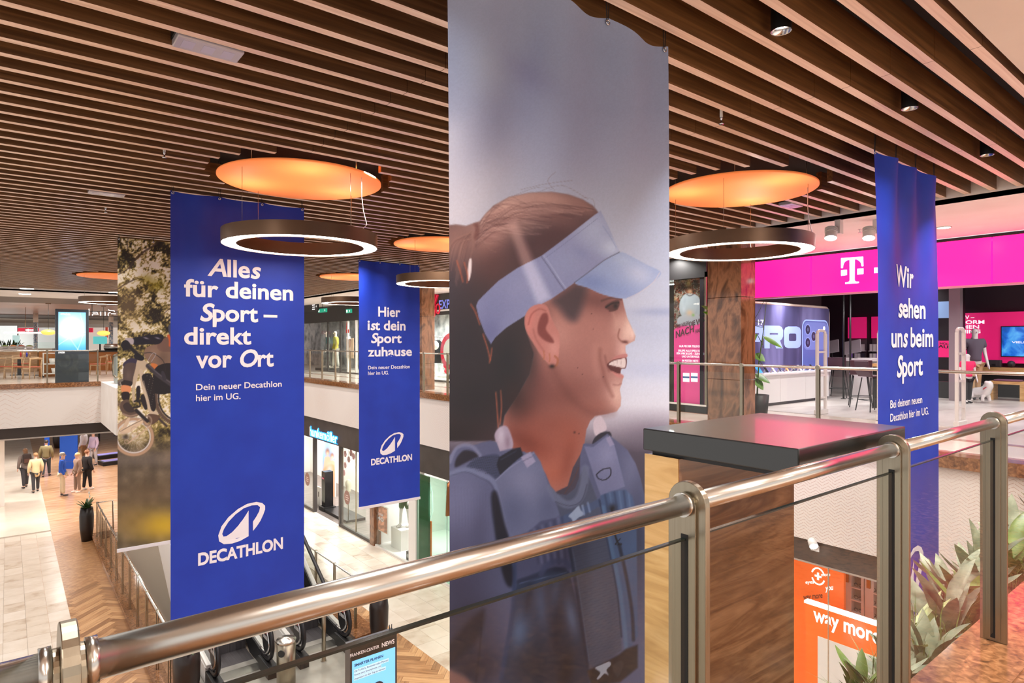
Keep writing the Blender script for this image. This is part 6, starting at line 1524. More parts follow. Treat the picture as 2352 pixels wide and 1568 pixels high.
for i, (px, py, r) in enumerate(((706, 1100, 15), (797, 1142, 16))):
    O = onX(px, py, XF - 0.006); d = SA * O.x + CA * O.y
    t = thing('window_sticker', 'round brown sticker on the %s glass pane of the shop front' % ('left' if i == 0 else 'right'), 'sticker', tuple(O), 'round window stickers')
    rr = r * d / F
    flat([(O.x, O.y + rr * math.cos(a), O.z + rr * math.sin(a)) for a in np.linspace(0, 2 * math.pi, 28)[:-1]], 'sticker_disc', m_stick, t)
    for k in range(3): MB().box(O.x - 0.004, O.x - 0.002, O.y - rr * (0.4, 0.55, 0.45)[k], O.y + rr * (0.4, 0.55, 0.45)[k], O.z + 0.05 - k * 0.07, O.z + 0.08 - k * 0.07).build('text_line', P('sticker_print', (226, 206, 200), 0.5), t)
# poster with two faces in the entrance
def two_print(px, py):
    S = Paint(px, py, (150, 186, 226), 680, 940, 4.3556)
    S.c[:] = np.stack([np.interp(py, [1010, 1060, 1140], [176, 120, 200]), np.interp(py, [1010, 1060, 1140], [204, 156, 190]), np.interp(py, [1010, 1060, 1140], [232, 206, 180])], 1)
    for x, y, s in ((315, 430, 1.0), (362, 470, 0.95)):
        S.blob(x, y - 10, 20 * s, 30 * s, (120, 70, 50), 1); S.blob(x, y + 10, 14 * s, 24 * s, (226, 178, 150), 1); S.fill([(x - 36, y + 190), (x - 30, y + 60), (x - 8, y + 40), (x + 12, y + 40), (x + 32, y + 70), (x + 30, y + 200)], (222, 170, 140), 2)
    S.fill([(270, 600), (380, 560), (385, 870), (360, 880), (275, 700)], (206, 140, 90), 3, 0.8); S.blob(335, 600, 30, 50, (196, 206, 216), 0.7)
    return np.clip(S.c, 0, 255) / 255
def print_x(name, label, cat, X, xl, xr, yt, yb, fn, nm, ny_=40, nz_=90, emit=0.4):
    a, b = onX(xl, yt, X), onX(xr, yb, X)
    t = thing(name, label, cat, (X, (a.y + b.y) / 2, b.z))
    Yg, Zg = np.meshgrid(np.linspace(a.y, b.y, ny_), np.linspace(b.z, a.z, nz_)); Xg = np.full_like(Yg, X)
    me = bpy.data.meshes.new('picture'); idx = np.arange(Yg.size).reshape(Yg.shape)
    me.from_pydata((np.stack([Xg, Yg, Zg], -1).reshape(-1, 3) - np.array(t.location)).tolist(), [], np.stack([idx[:-1, :-1], idx[:-1, 1:], idx[1:, 1:], idx[1:, :-1]], -1).reshape(-1, 4).tolist())
    px, py = proj(Xg.ravel(), Yg.ravel(), Zg.ravel()); c = fn(px, py); cl = np.where(c <= 0.04045, c / 12.92, ((c + 0.055) / 1.055) ** 2.4)
    me.color_attributes.new('print', 'FLOAT_COLOR', 'POINT').data.foreach_set('color', np.concatenate([cl, np.ones((len(cl), 1))], 1).astype(np.float32).ravel())
    me.materials.append(attr_mat(nm, 0.5, emit=emit)); o = bpy.data.objects.new('picture', me); COL.objects.link(o); o.parent = t; WM[o.name] = WM[t.name].copy()
    MB().box(X + 0.004, X + 0.04, b.y - 0.02, a.y + 0.02, b.z - 0.02, a.z + 0.02).build('picture_frame', m_shopw, t)
    return t
print_x('fashion_poster', 'tall lit poster of two women inside the shop entrance', 'poster', XF + 1.5, 741, 769, 1012, 1142, two_print, 'two_women_print')
c = onZ(752, 1170, G)
t = thing('black_column_display', 'glossy black display column with pink bow in the shop entrance', 'display', (c.x, c.y, G + 0.006))
MB().box(c.x - 0.16, c.x + 0.16, c.y - 0.16, c.y + 0.16, G + 0.006, G + 1.45).build('tower', P('gloss_black', (20, 18, 20), 0.12), t); MB().box(c.x - 0.24, c.x + 0.24, c.y - 0.24, c.y + 0.24, G + 0.006, G + 0.14).build('base', m_black, t)
for sy in (-1, 1): MB().ball((c.x - 0.17, c.y + sy * 0.05, G + 1.2), 0.012, 0.05, 0.035, 8, 6).build('bow_loop', P('pink_bow', (236, 130, 160), 0.5), t)
c = onX(722, 1160, XF + 0.5); 
t = thing('number_board', 'leaning white board numbered 21 behind the left glass', 'board', (c.x, c.y, c.z)); c2 = onX(737, 1160, XF + 0.5)
MB().box(XF + 0.5, XF + 0.52, c2.y, c.y, c.z, c.z + 0.8).build('board', m_shopw, t); letter('lettering', '21', P('number_print', (90, 70, 66), 0.5), t, (XF + 0.496, c.y - 0.06, c.z + 0.42), (0, -1, 0), (0, 0, 1), width=(c.y - c2.y) * 0.62, cap=0.2)
MB().box(XF + 0.3, XF + 1.0, 20.6, 22.7, G + 0.006, G + 0.10).build('window_podium', m_black, sw)
rs = random.Random(5); m_pinkf = P('pink_blossom', (236, 178, 188), 0.6); m_cream = P('cream_lace', (226, 208, 190), 0.7)
for i, (px, py) in enumerate(((793, 1042), (806, 1040), (793, 1068), (790, 1085), (801, 1055), (812, 1048))):
    c = onX(px, py, XF + 0.35)
    t = thing('fabric_blossom', 'pink fabric blossom hanging in the shop window, %s' % ['top left', 'top right', 'middle', 'lowest', 'inner', 'rightmost'][i], 'decoration', tuple(c), 'pink blossoms in the window')
    for k in range(6):
        a = k * 1.05; MB().ball((c.x, c.y + 0.06 * math.cos(a), c.z + 0.06 * math.sin(a)), 0.02, 0.055, 0.055, 8, 6).build('petal', m_pinkf, t)
    MB().cyl((c.x, c.y, c.z), (c.x, c.y, -2.19), 0.004, 5).build('thread', m_cord, t)
c = onZ(801, 1190, G); c = onX(800, 1110, XF + 0.4)
t = thing('bust_form', 'cream lingerie bust form in the shop window', 'mannequin', (c.x, c.y, G + 0.006))
link_part(skin_mesh({'a': ((0, 0, 1.05), (.12, .1)), 'b': ((0, 0, 1.2), (.1, .085)), 'c': ((0, 0, 1.38), (.15, .11)), 'd': ((0, 0, 1.52), .05)}, [('a', 'b'), ('b', 'c'), ('c', 'd')], 'b', m_cream, 'torso'), 'torso', t)
MB().cyl((0, 0, 0), (0, 0, 1.05), 0.015, 8).build('pole', m_steel2, t, local=True); MB().cyl((0, 0, 0), (0, 0, 0.02), 0.14, 18).build('foot_plate', m_steel2, t, local=True)
# fashion shop window with shorts mannequin
sw = thing('glazed_shopfront', 'pale shop window with green glass panel further right', 'shop front', (XF, 15.5, G))
MB().box(XF, XF + 0.012, 15.72, 17.8, G + 0.06, -2.25).build('glass_pane', m_glass2, sw); MB().box(XF - 0.02, XF + 0.05, 13.3, 17.8, G, G + 0.06).build('base_rail', m_fix, sw)
MB().box(XF - 0.03, XF + 0.25, 15.3, 15.7, G, -2.19).build('white_pier', m_shopw, sw)
MB().box(XF, XF + 0.012, 13.3, 15.28, G + 0.06, -2.25).build('glass_pane', glass_mat('green_glass', (216, 236, 226), 1.0), sw); MB().box(XF + 0.05, XF + 0.1, 14.75, 15.25, G + 0.06, -2.3).build('green_film', P('green_film', (60, 118, 92), 0.3), sw)
c = onX(988, 1210, XF + 0.12); MB().box(XF + 0.1, XF + 0.14, c.y - 0.06, c.y + 0.06, G + 0.06, -3.5).build('orange_strip', P('orange_strip', (240, 118, 60), 0.4, emit=0.3), sw)
MB().tube([(XF + 0.12, c.y, -3.5), (XF + 0.12, c.y - 0.12, -3.2), (XF + 0.12, c.y - 0.1, -2.7), (XF + 0.12, c.y + 0.12, -2.3)], 0.02, 8).build('light_arc', m_lw, sw)
for k in range(8): 
    y = 13.5 + k * 0.22
    t = thing('hanging_garment', 'garment on the rail behind the green glass, %s from the orange strip' % ['eighth', 'seventh', 'sixth', 'fifth', 'fourth', 'third', 'second', 'first'][k], 'garment', (XF + 1.0, y, -3.6), 'garments behind green glass')
    cc_ = [(214, 224, 218), (150, 180, 166), (236, 236, 232), (226, 120, 80)][k % 4]
    MB().prism([(-.2, -1.0), (.2, -1.0), (.16, -.1), (.04, 0), (-.04, 0), (-.16, -.1)], (XF + 1.0, y - 0.02, -2.55), (1, 0, 0), (0, 0, 1), (0, 1, 0), 0.05).build('cloth', P('garment_%d' % (k % 4), cc_, 0.8), t)
    MB().tube([(XF + 1.0, y, -2.55), (XF + 1.0, y, -2.44)], 0.006, 6).build('hook', m_chrome, t)
t = thing('clothes_rail', 'steel clothes rail behind the green glass panel', 'clothes rail', (XF + 1.0, 14.3, G)); MB().tube([(XF + 1.0, 13.3, G + 0.006), (XF + 1.0, 13.3, -2.43), (XF + 1.0, 15.3, -2.43), (XF + 1.0, 15.3, G + 0.006)], 0.015, 8).build('rail_tube', m_chrome, t)
def euro_print(px, py):
    S = Paint(px, py, (190, 130, 104), 680, 940, 4.3556); n = vnoise(px, py, 4, 8); S.c *= (0.75 + 0.5 * n)[:, None]
    S.blob(830, 960, 30, 20, (80, 50, 40), 0.8); S.blob(800, 1100, 14, 100, (110, 70, 56), 0.7); S.blob(900, 1180, 16, 80, (120, 74, 58), 0.7); return np.clip(S.c, 0, 255) / 255
t = print_x('price_poster', 'brown fashion poster reading 2 for 40 euros in the pale window', 'poster', XF + 0.10, 861, 889, 1156, 1226, euro_print, 'price_print', emit=0.25)
for s, x, y, cap, w in (('2 FÜR', 868, 1181, 5, 12), ('€40', 867, 1192, 9, 14)):
    O, R = onX(x, y, XF + 0.095), onX(x + w, y, XF + 0.095); d = SA * O.x + CA * O.y; letter('lettering', s, m_print_white, t, O, (0, -1, 0), (0, 0, 1), width=O.y - R.y, cap=cap * d / F, bold=0.03)
a = onX(905, 1292, XF + 0.45)
t = thing('display_cube', 'white display cube under the mannequin in shorts', 'pedestal', (XF + 0.6, a.y - 0.3, G + 0.006)); MB().box(XF + 0.35, XF + 0.95, a.y - 0.62, a.y, G + 0.006, G + 0.62).build('cube', m_shopw, t, bevel=0.005)
figure('mannequin', 'pale mannequin in green shorts standing on the white cube', 'mannequin', (XF + 0.65, a.y - 0.32, G + 0.63), math.radians(110), 1.7, skin=(224, 220, 214), top=(110, 130, 104), legs=(92, 112, 84), shoes=(206, 202, 196), short=True, shorts=True, gloss=0.3)
t = thing('small_speaker_box', 'small black twin box on the window floor beside the pier', 'box', (XF + 0.2, 15.9, G + 0.06)); MB().box(XF + 0.12, XF + 0.35, 15.75, 16.1, G + 0.006, G + 0.26).build('case', m_black, t)
for k in (0, 1): MB().ball((XF + 0.12, 15.84 + k * 0.17, G + 0.14), 0.01, 0.06, 0.06).build('lens', P('lens_grey', (160, 160, 160), 0.3), t)
# ------------------------------------------------------------------ optician below the right walkway
m_or = P('orange_panel', (242, 106, 30), 0.4, emit=0.25); m_brn = P('brown_print', (120, 48, 16), 0.5)
struct(MB().box(XF + 2.6, XF + 2.7, -6, 9.2, G, -1.74).build('wall_optician', m_shopw)); struct(MB().box(XF + 0.05, XF + 2.6, -6, 9.2, G, G + 0.006).build('floor', m_shopw))
for y in (0.5, 2.5, 4.4, 6.6): lamp('shop_lamp', (XF + 0.9, y, -1.78), 24, 0.3, (1, 0.98, 0.95))
op = thing('optician_wall', 'orange optician wall with white eye emblem behind the glass', 'wall sign', (XF + 0.6, 4.5, G)); X1 = XF + 0.6
a, b = onX(1800, 1285, X1), onX(1938, 1400, X1)
MB().box(X1, X1 + 0.06, b.y, 5.6, G + 0.006, -1.76).build('orange_board', m_or, op)
def otext(s, xl, yl, xr, cap, mat, tilt, bold=0.02, X=None, par=None):
    X = X or X1; O, R = onX(xl, yl, X - 0.006), onX(xr, yl, X - 0.006); d = SA * O.x + CA * O.y
    letter('lettering', s, mat, par or op, O, (0, -1, tilt), (0, 0, 1), width=(O.y - R.y), cap=cap * d / F, bold=bold)
otext('eyes', 1850, 1340, 1871, 8, m_lw, 0.33); otext('more', 1886, 1323, 1908, 8, m_lw, 0.33); otext('way more', 1845, 1377, 1893, 13, m_brn, 0.42, 0.03); otext('you', 1896, 1356, 1915, 13, m_lw, 0.42, 0.03)
ec = onX(1879, 1323, X1 - 0.008); 
for a0, a1 in ((0.35, 2.8), (3.5, 5.93)):
    MB().tube([(X1 - 0.008, ec.y - 0.095 * math.cos(a), ec.z + 0.12 * math.sin(a)) for a in np.linspace(a0, a1, 12)], 0.012, 6).build('emblem_arc', m_lw, op)
MB().box(X1 - 0.012, X1 - 0.006, ec.y - 0.05, ec.y + 0.05, ec.z - 0.014, ec.z + 0.014).build('emblem_cross', m_lw, op); MB().box(X1 - 0.013, X1 - 0.006, ec.y - 0.014, ec.y + 0.014, ec.z - 0.055, ec.z + 0.055).build('emblem_cross', m_lw, op)
X2 = XF + 1.2; m_gold = P('gold_handle', (196, 140, 50), 0.3, 0.6)
for i, (xl, xr) in enumerate(((1938, 1984), (1985, 2042))):
    a, b = onX(xl, 1318, X2), onX(xr, 1318, X2)
    t = thing('eyewear_cabinet', 'white wall cabinet of spectacles, %s one' % ('left' if i == 0 else 'right'), 'cabinet', (X2, (a.y + b.y) / 2, G), 'spectacle cabinets')
    MB().box(X2 + 0.12, X2 + 0.16, b.y, a.y, G + 0.006, -1.8).build('back_panel', P('cabinet_grey', (150, 140, 130), 0.5), t)
    wd = a.y - b.y
    for y0 in (b.y, b.y + wd * 0.62): MB().box(X2, X2 + 0.14, y0, y0 + wd * 0.36 if y0 > b.y else y0 + 0.04, G + 0.006, -1.8).build('door', m_shopw, t)
    for k in range(9):
        z = -2.0 - k * 0.19; sh = MB().box(X2 - 0.02, X2 + 0.13, b.y + 0.04, b.y + wd * 0.62, z, z + 0.018).build('shelf', m_shopw, t)
        for q in range(2):
            yy = b.y + 0.09 + q * 0.16
            m = MB()
            for sgn in (-1, 1): m.tube([(X2 + 0.03, yy + sgn * 0.033 + 0.028 * math.cos(a_), z + 0.05 + 0.024 * math.sin(a_)) for a_ in np.linspace(0, 2 * math.pi, 10)[:-1]], 0.004, 5, closed=True)
            g_ = thing('spectacles', 'spectacles on shelf %s from the top, %s cabinet, %s pair' % (['one', 'two', 'three', 'four', 'five', 'six', 'seven', 'eight', 'nine'][k], 'left' if i == 0 else 'right', 'right' if q == 0 else 'left'), 'glasses', (X2 + 0.03, yy, z + 0.018), 'spectacles on the cabinet shelves')
            m.build('frame', m_black, g_)
    for z in (-2.15, -2.95): MB().box(X2 - 0.04, X2, b.y + wd * 0.72, b.y + wd * 0.86, z - 0.16, z + 0.12).build('handle', m_gold, t)
X3 = XF + 0.12
cn_ = thing('optician_counter', 'orange counter front with lit white edge and large white slogan', 'counter', (X3, 3.6, G))
a = onX(1851, 1384, X3); zt3 = a.z
MB().box(X3, X3 + 0.08, 0.5, a.y, G + 0.006, zt3).build('orange_front', m_or, cn_); MB().box(X3 - 0.01, X3 + 0.09, 0.5, a.y + 0.02, zt3, zt3 + 0.035).build('lit_edge', P('lit_edge', (255, 250, 240), 0.4, emit=3.0), cn_)
O = onX(1868, 1424, X3 - 0.006); R = onX(2022, 1424, X3 - 0.006); d = SA * O.x + CA * O.y
letter('lettering', 'way more', m_lw, cn_, O, (0, -1, -0.02), (0, 0, 1), width=O.y - R.y, cap=34 * d / F, bold=0.03)
a2 = onX(1878, 1460, X3 - 0.006); MB().box(X3 - 0.006, X3, 0.9, a2.y, G + 0.1, a2.z).build('white_field', m_shopw, cn_)
for k, y in enumerate((4.05, 1.6)): MB().box(XF - 0.02, XF, y, y + 0.012, G, -1.76).build('glass_joint', m_steel, cn_)
c = onX(1866, 1248, XF - 0.1)
t = thing('fascia_spotlight', 'white spotlight on the dark fascia below the walkway', 'spotlight', (XF - 0.05, c.y, c.z))
MB().box(XF - 0.03, XF, c.y - 0.06, c.y + 0.06, c.z - 0.12, c.z - 0.04).build('mount', m_fix, t); dd = Vector((-0.6, -0.6, -0.55)).normalized(); hp = Vector((XF - 0.09, c.y, c.z))
MB().tube([hp - dd * 0.08, hp - dd * 0.05, hp + dd * 0.05], [0.03, 0.055, 0.06], 18).build('lamp_head', m_fix, t); MB().tube([hp + dd * 0.051, hp + dd * 0.054], 0.052, 18).build('lens', m_lens, t)
lamp('spot_light', hp + dd * 0.07, 6, 0.08, (1, 1, 1), 2.0, t, target=hp + dd * 2)
# ================================================================== people on the ground floor
def at_ground(px, py): return onZ(px, py, G + 0.004)
ppl = [((143, 1138), 'man in bright blue sweater and beige trousers looking right', -1.75, 1.78, (30, 78, 176), (196, 178, 150), (150, 140, 130), 0.0, 0.05, dict(shoes=(70, 68, 70))),
       ((58, 1120), 'person in a grey coat with a dark backpack walking away', 0.3, 1.70, (120, 106, 100), (58, 56, 60), (120, 84, 56), 0.15, 0.16, dict(long_hair=True)),
       ((82, 1130), 'person in a long cream coat walking on the tiles', 0.15, 1.66, (226, 200, 156), (60, 58, 62), (170, 130, 90), 0.28, 0.14, dict()),
       ((106, 1094), 'person in an olive jacket with pale hood walking away', -0.2, 1.72, (126, 112, 78), (58, 66, 74), (50, 40, 36), 0.05, 0.14, dict()),
       ((178, 1130), 'fair haired person in taupe sweater and taupe trousers', 1.9, 1.66, (150, 122, 104), (142, 118, 104), (226, 190, 130), 0.03, 0.04, dict(shoes=(236, 232, 228))),
       ((200, 1124), 'person dressed all in black behind the taupe one', -1.0, 1.70, (28, 24, 26), (26, 23, 25), (150, 100, 70), 0.1, 0.08, dict(shoes=(236, 232, 228))),
       ((215, 1068), 'person in a lilac hooded jacket near the treadmills', 2.2, 1.74, (196, 176, 200), (190, 184, 184), (190, 160, 130), 0.05, 0.08, dict(shoes=(70, 66, 66))),
       ((192, 1062), 'person in white shirt with a yellow bag by the blue panel', 1.0, 1.74, (236, 232, 236), (150, 116, 80), (200, 160, 120), 0.0, 0.06, dict())]
for i, ((px, py), lab, rz, h, top, legs, hair, coat, stride, kw) in enumerate(ppl):
    c = at_ground(px, py)
    figure('person', lab, 'person', tuple(c), rz, h, top=top, legs=legs, hair=hair, coat=coat, stride=stride, group='people on the ground floor', **kw)
c = at_ground(58, 1120)
t = thing('backpack', 'dark brown backpack on the back of the person in grey', 'backpack', (c.x, c.y, G + 1.1)); d_ = Vector((math.sin(2.2) * -1, -math.cos(2.2), 0)); q = Vector((c.x, c.y, 0)) + Vector((math.sin(0.3), -math.cos(0.3), 0)) * 0.19
MB().box(q.x - 0.15, q.x + 0.15, q.y - 0.09, q.y + 0.09, G + 1.08, G + 1.5).build('pack_body', P('pack_brown', (52, 38, 34), 0.7), t, bevel=0.05); MB().box(q.x - 0.1, q.x + 0.1, q.y - 0.13, q.y - 0.08, G + 1.12, G + 1.3).build('front_pocket', P('pack_brown2', (84, 52, 40), 0.7), t, bevel=0.02)
# far ground floor displays
m_bluep = P('blue_panel', (16, 80, 190), 0.5)
for (xl, xr, yb), lab in (((138, 178, 1076), 'wide blue display panel behind the people'), ((103, 113, 1052), 'narrow blue display panel further back')):
    a, b = onZ(xl, yb, G), onZ(xr, yb, G)
    t = thing('blue_display_stand', lab, 'display stand', (a.x, a.y, G), 'blue display panels')
    MB().beam((a.x, a.y, G + 1.7), (b.x, b.y, G + 1.7), 0.06, 2.7).build('panel_cloth', m_bluep, t); MB().beam((a.x, a.y, G + 0.17), (b.x, b.y, G + 0.17), 0.08, 0.33).build('foot_beam', m_bluep, t)
c = onZ(134, 1028, G); planter(c.x, c.y, 'dark pot with green plant beside the wide blue panel', h=0.9, r=0.28, leaves=26, seed=9)
for i, (px, py) in enumerate(((266, 1064), (252, 1050))):
    c = onZ(px, py, G)
    t = thing('treadmill', 'black treadmill lit blue behind the people, %s one' % ('front' if i == 0 else 'rear'), 'treadmill', tuple(c), 'treadmills', 0.2)
    MB().box(-0.7, 0.9, -0.4, 0.4, 0.0, 0.2).build('deck', m_black, t, local=True, bevel=0.02); MB().box(-0.6, 0.7, -0.28, 0.28, 0.2, 0.215).build('belt', P('belt_violet', (150, 140, 206), 0.4, emit=0.15), t, local=True)
    for s in (-1, 1): MB().tube([(0.8, s * 0.36, 0.2), (0.75, s * 0.36, 1.2), (0.3, s * 0.36, 1.1)], 0.03, 8).build('upright', m_black, t, local=True)
    MB().box(0.66, 0.82, -0.36, 0.36, 1.15, 1.5).build('console', P('console_grey', (90, 90, 100), 0.4), t, local=True)
for i, (xl, xr, yb) in enumerate(((188, 202, 1012), (220, 235, 1009))):
    a, b = atD(xl, yb, 40), atD(xr, yb, 40)
    t = thing('far_screen', 'bright blue screen deep on the ground floor, %s' % ('left' if i == 0 else 'right'), 'screen', (a.x, a.y, G), 'far blue screens')
    MB().beam((a.x, a.y, -2.6), (b.x, b.y, -2.6), 0.08, 1.3).build('screen', P('far_blue_screen', (70, 170, 236), 0.3, emit=0.9), t); MB().beam(((a.x + b.x) / 2, (a.y + b.y) / 2, G), ((a.x + b.x) / 2, (a.y + b.y) / 2, -3.25), 0.1, 0.1, up=(1, 0, 0)).build('stand', m_black, t)
struct(MB().box(-14, 9, 52, 52.2, G, -1.8).build('wall_ground_far', m_white))
# ================================================================== restaurant at far left
m_wood = noisy('light_wood', [(0.3, (186, 146, 104)), (0.7, (216, 178, 136))], (3, 3, 20), 4, 0.6, rough=0.4); m_seat = P('coral_seat', (206, 110, 84), 0.7); m_wd2 = P('amber_wood', (170, 104, 44), 0.4)
def chair(x, y, rz, lab):
    t = thing('dining_chair', lab, 'chair', (x, y, 0), 'restaurant chairs', rz)
    for sx in (-1, 1):
        MB().tube([(sx * 0.21, -0.2, 0), (sx * 0.19, -0.19, 0.5), (sx * 0.2, -0.24, 0.78)], 0.02, 8).build('leg', m_wood, t, local=True); MB().tube([(sx * 0.21, 0.22, 0), (sx * 0.19, 0.2, 0.44)], 0.02, 8).build('leg', m_wood, t, local=True)
        MB().beam((sx * 0.2, -0.2, 0.40), (sx * 0.2, 0.2, 0.40), 0.025, 0.05).build('side_rail', m_wood, t, local=True)
    MB().box(-0.22, 0.22, -0.2, 0.22, 0.43, 0.47).build('seat', m_seat, t, local=True, bevel=0.012)
    MB().tube([(-0.22, -0.2, 0.74), (-0.12, -0.28, 0.76), (0, -0.3, 0.77), (0.12, -0.28, 0.76), (0.22, -0.2, 0.74)], 0.035, 8).build('back_rail', m_wood, t, local=True)
for i, (px, py, rz) in enumerate(((32, 869, 0.6), (74, 870, 0.5), (48, 858, -2.5), (-10, 869, 0.6), (226, 860, 0.9), (262, 852, -2.0))):
    c = onZ(px, py, 0); chair(c.x, c.y, rz, ['wooden chair with coral seat, left of two nearest the far railing', 'wooden chair with coral seat, right of two nearest the far railing', 'wooden chair on the far side of the restaurant table', 'wooden chair cut by the left picture edge', 'wooden chair right of the dark advertising totem', 'wooden chair near the escalator landing'][i])
for i, (px, py) in enumerate(((44, 861), (98, 861))):
    c = onZ(px, py, 0)
    t = thing('dining_table', 'wooden restaurant table, %s of two behind the far railing' % ('left' if i == 0 else 'right'), 'table', (c.x, c.y, 0), 'restaurant tables')
    MB().box(c.x - 0.45, c.x + 0.45, c.y - 0.4, c.y + 0.4, 0.71, 0.75).build('table_top', m_wood, t); MB().box(c.x - 0.06, c.x + 0.06, c.y - 0.06, c.y + 0.06, 0.02, 0.71).build('pedestal', m_black, t); MB().box(c.x - 0.3, c.x + 0.3, c.y - 0.25, c.y + 0.25, 0, 0.02).build('foot', m_black, t)
    if i == 0:
        for k, cc_ in enumerate(((200, 30, 30), (226, 190, 150), (40, 60, 200), (190, 150, 110))):
            x, y = c.x + 0.05 + k * 0.1, c.y - 0.1 - k * 0.02
            b_ = thing('sauce_bottle', '%s sauce bottle on the left restaurant table' % ['red', 'cream', 'blue', 'brown'][k], 'bottle', (x, y, 0.75), 'bottles on the restaurant table')
            MB().lathe([(0.0, 0.0), (0.032, 0.0), (0.034, 0.13), (0.014, 0.18), (0.0, 0.18)], (x, y, 0.75), 12).build('bottle', P('sauce_%d' % k, cc_, 0.4), b_); MB().lathe([(0.0, 0.18), (0.014, 0.18), (0.006, 0.23), (0.0, 0.23)], (x, y, 0.75), 10).build('cap', P('sauce_%d' % k, cc_, 0.4), b_)
a = onZ(98, 866, 0)
t = thing('service_trolley', 'white shelf trolley with crockery beside the restaurant tables', 'trolley', (a.x, a.y, 0)); 
for z in (0.12, 0.5, 0.92): MB().box(a.x, a.x + 0.62, a.y - 0.2, a.y + 0.25, z, z + 0.03).build('shelf', m_fix, t)
for dx in (0.02, 0.6):
    for dy in (-0.18, 0.23): MB().box(a.x + dx - 0.015, a.x + dx + 0.015, a.y + dy - 0.015, a.y + dy + 0.015, 0.06, 0.95).build('post', m_fix, t); MB().ball((a.x + dx, a.y + dy, 0.03), 0.03, n=8, m=6).build('castor', m_black, t)
for k, (dx, z, r) in enumerate(((0.3, 0.53, 0.11), (0.4, 0.15, 0.14))):
    b_ = thing('crockery', 'white bowl stack on the %s shelf of the trolley' % ('middle' if k == 0 else 'bottom'), 'bowl', (a.x + dx, a.y, z), 'crockery on the trolley')
    MB().lathe([(0.0, 0.0), (r * 0.7, 0.0), (r, 0.2), (r * 0.92, 0.2), (r * 0.6, 0.03), (0.0, 0.03)], (a.x + dx, a.y, z), 18).build('bowl', m_shopw, b_)
struct(MB().box(a.x - 0.1, a.x + 0.8, a.y + 0.6, a.y + 0.7, 0, 1.0).build('wall_counter', m_wd2))
# totem
a, b = onZ(127, 878, 0), onZ(204, 878, 0); zt4 = 1.36 + (786 - 709) * (SA * a.x + CA * a.y) / F
tt = thing('advertising_totem', 'tall dark advertising totem with a glowing blue screen behind the far railing', 'display', ((a.x + b.x) / 2, a.y, 0)); yt_ = YF + 0.32
a, b = onY(127, 880, yt_), onY(204, 880, yt_); zt4 = onY(165, 710, yt_).z
MB().box(a.x, b.x, yt_, yt_ + 0.25, 0.0, zt4).build('case', P('totem_slate', (62, 68, 76), 0.25), tt, bevel=0.01)
p, q = onY(134, 716, yt_), onY(197, 804, yt_)
def totem_print(px, py):
    S = Paint(px, py, (120, 180, 240)); S.c[:] = np.stack([np.interp(py, [716, 770, 804], [110, 130, 60]), np.interp(py, [716, 770, 804], [176, 196, 140]), np.interp(py, [716, 770, 804], [236, 246, 226])], 1)
    S.blob(163, 752, 26, 26, (255, 255, 255), 1.0)
    for p_ in ([(134, 792), (160, 776), (197, 762)], [(134, 765), (160, 775), (197, 768)], [(184, 720), (192, 760), (178, 804)], [(150, 760), (170, 790), (180, 804)]): S.stroke(p_, (200, 226, 252), 0.5, 0.8, 0.8)
    return np.clip(S.c, 0, 255) / 255
Xg, Zg = np.meshgrid(np.linspace(p.x, q.x, 40), np.linspace(q.z, p.z, 60)); me = bpy.data.meshes.new('screen'); idx = np.arange(Xg.size).reshape(Xg.shape)
me.from_pydata((np.stack([Xg, np.full_like(Xg, yt_ - 0.004), Zg], -1).reshape(-1, 3) - np.array(tt.location)).tolist(), [], np.stack([idx[:-1, :-1], idx[:-1, 1:], idx[1:, 1:], idx[1:, :-1]], -1).reshape(-1, 4).tolist())
px_, py_ = proj(Xg.ravel(), np.full(Xg.size, yt_), Zg.ravel()); c_ = totem_print(px_, py_); cl_ = np.where(c_ <= 0.04045, c_ / 12.92, ((c_ + 0.055) / 1.055) ** 2.4)
me.color_attributes.new('print', 'FLOAT_COLOR', 'POINT').data.foreach_set('color', np.concatenate([cl_, np.ones((len(cl_), 1))], 1).astype(np.float32).ravel()); me.materials.append(attr_mat('totem_picture', 0.2, emit=1.0)); o = bpy.data.objects.new('screen', me); COL.objects.link(o); o.parent = tt
for s, xl, yb, xr in (('STRÖER', 139, 723, 162), ('STRÖER', 134, 811, 149)):
    O, R = onY(xl, yb, yt_ - 0.008), onY(xr, yb, yt_ - 0.008); letter('lettering', s, m_lw, tt, O, (1, 0, 0), (0, 0, 1), width=R.x - O.x, cap=4 * 20 / F, bold=0.03)
# pendant lamps, ring chandelier, far shop fronts
m_amber = P('amber_shade', (255, 176, 84), 0.4, emit=1.3)
for i, (px, py, D) in enumerate(((111, 763, 27), (238, 765, 29))):
    c = atD(px, py, D)
    t = thing('pendant_lamp', 'amber glass pendant lamp, %s of the totem' % ('left' if i == 0 else 'right'), 'pendant lamp', tuple(c), 'amber pendant lamps')
    MB().ball(c, 0.26, 0.26, 0.12, 24, 12).build('shade', m_amber, t); MB().cyl((c.x, c.y, c.z + 0.1), (c.x, c.y, BZ), 0.008, 6).build('cable', m_black, t); MB().cyl((c.x, c.y, BZ - 0.03), (c.x, c.y, BZ), 0.1, 16).build('canopy', m_lampb, t)
c = atD(58, 764, 30)
t = thing('ring_chandelier', 'wide wheel-shaped white ring chandelier over the restaurant', 'chandelier', tuple(c))
for r in (0.78, 0.6): MB().tube([(c.x + r * math.cos(a_), c.y + r * math.sin(a_), c.z) for a_ in np.linspace(0, 2 * math.pi, 40)[:-1]], 0.03, 6, closed=True).build('ring', P('warm_ring', (255, 236, 214), 0.4, emit=4), t)
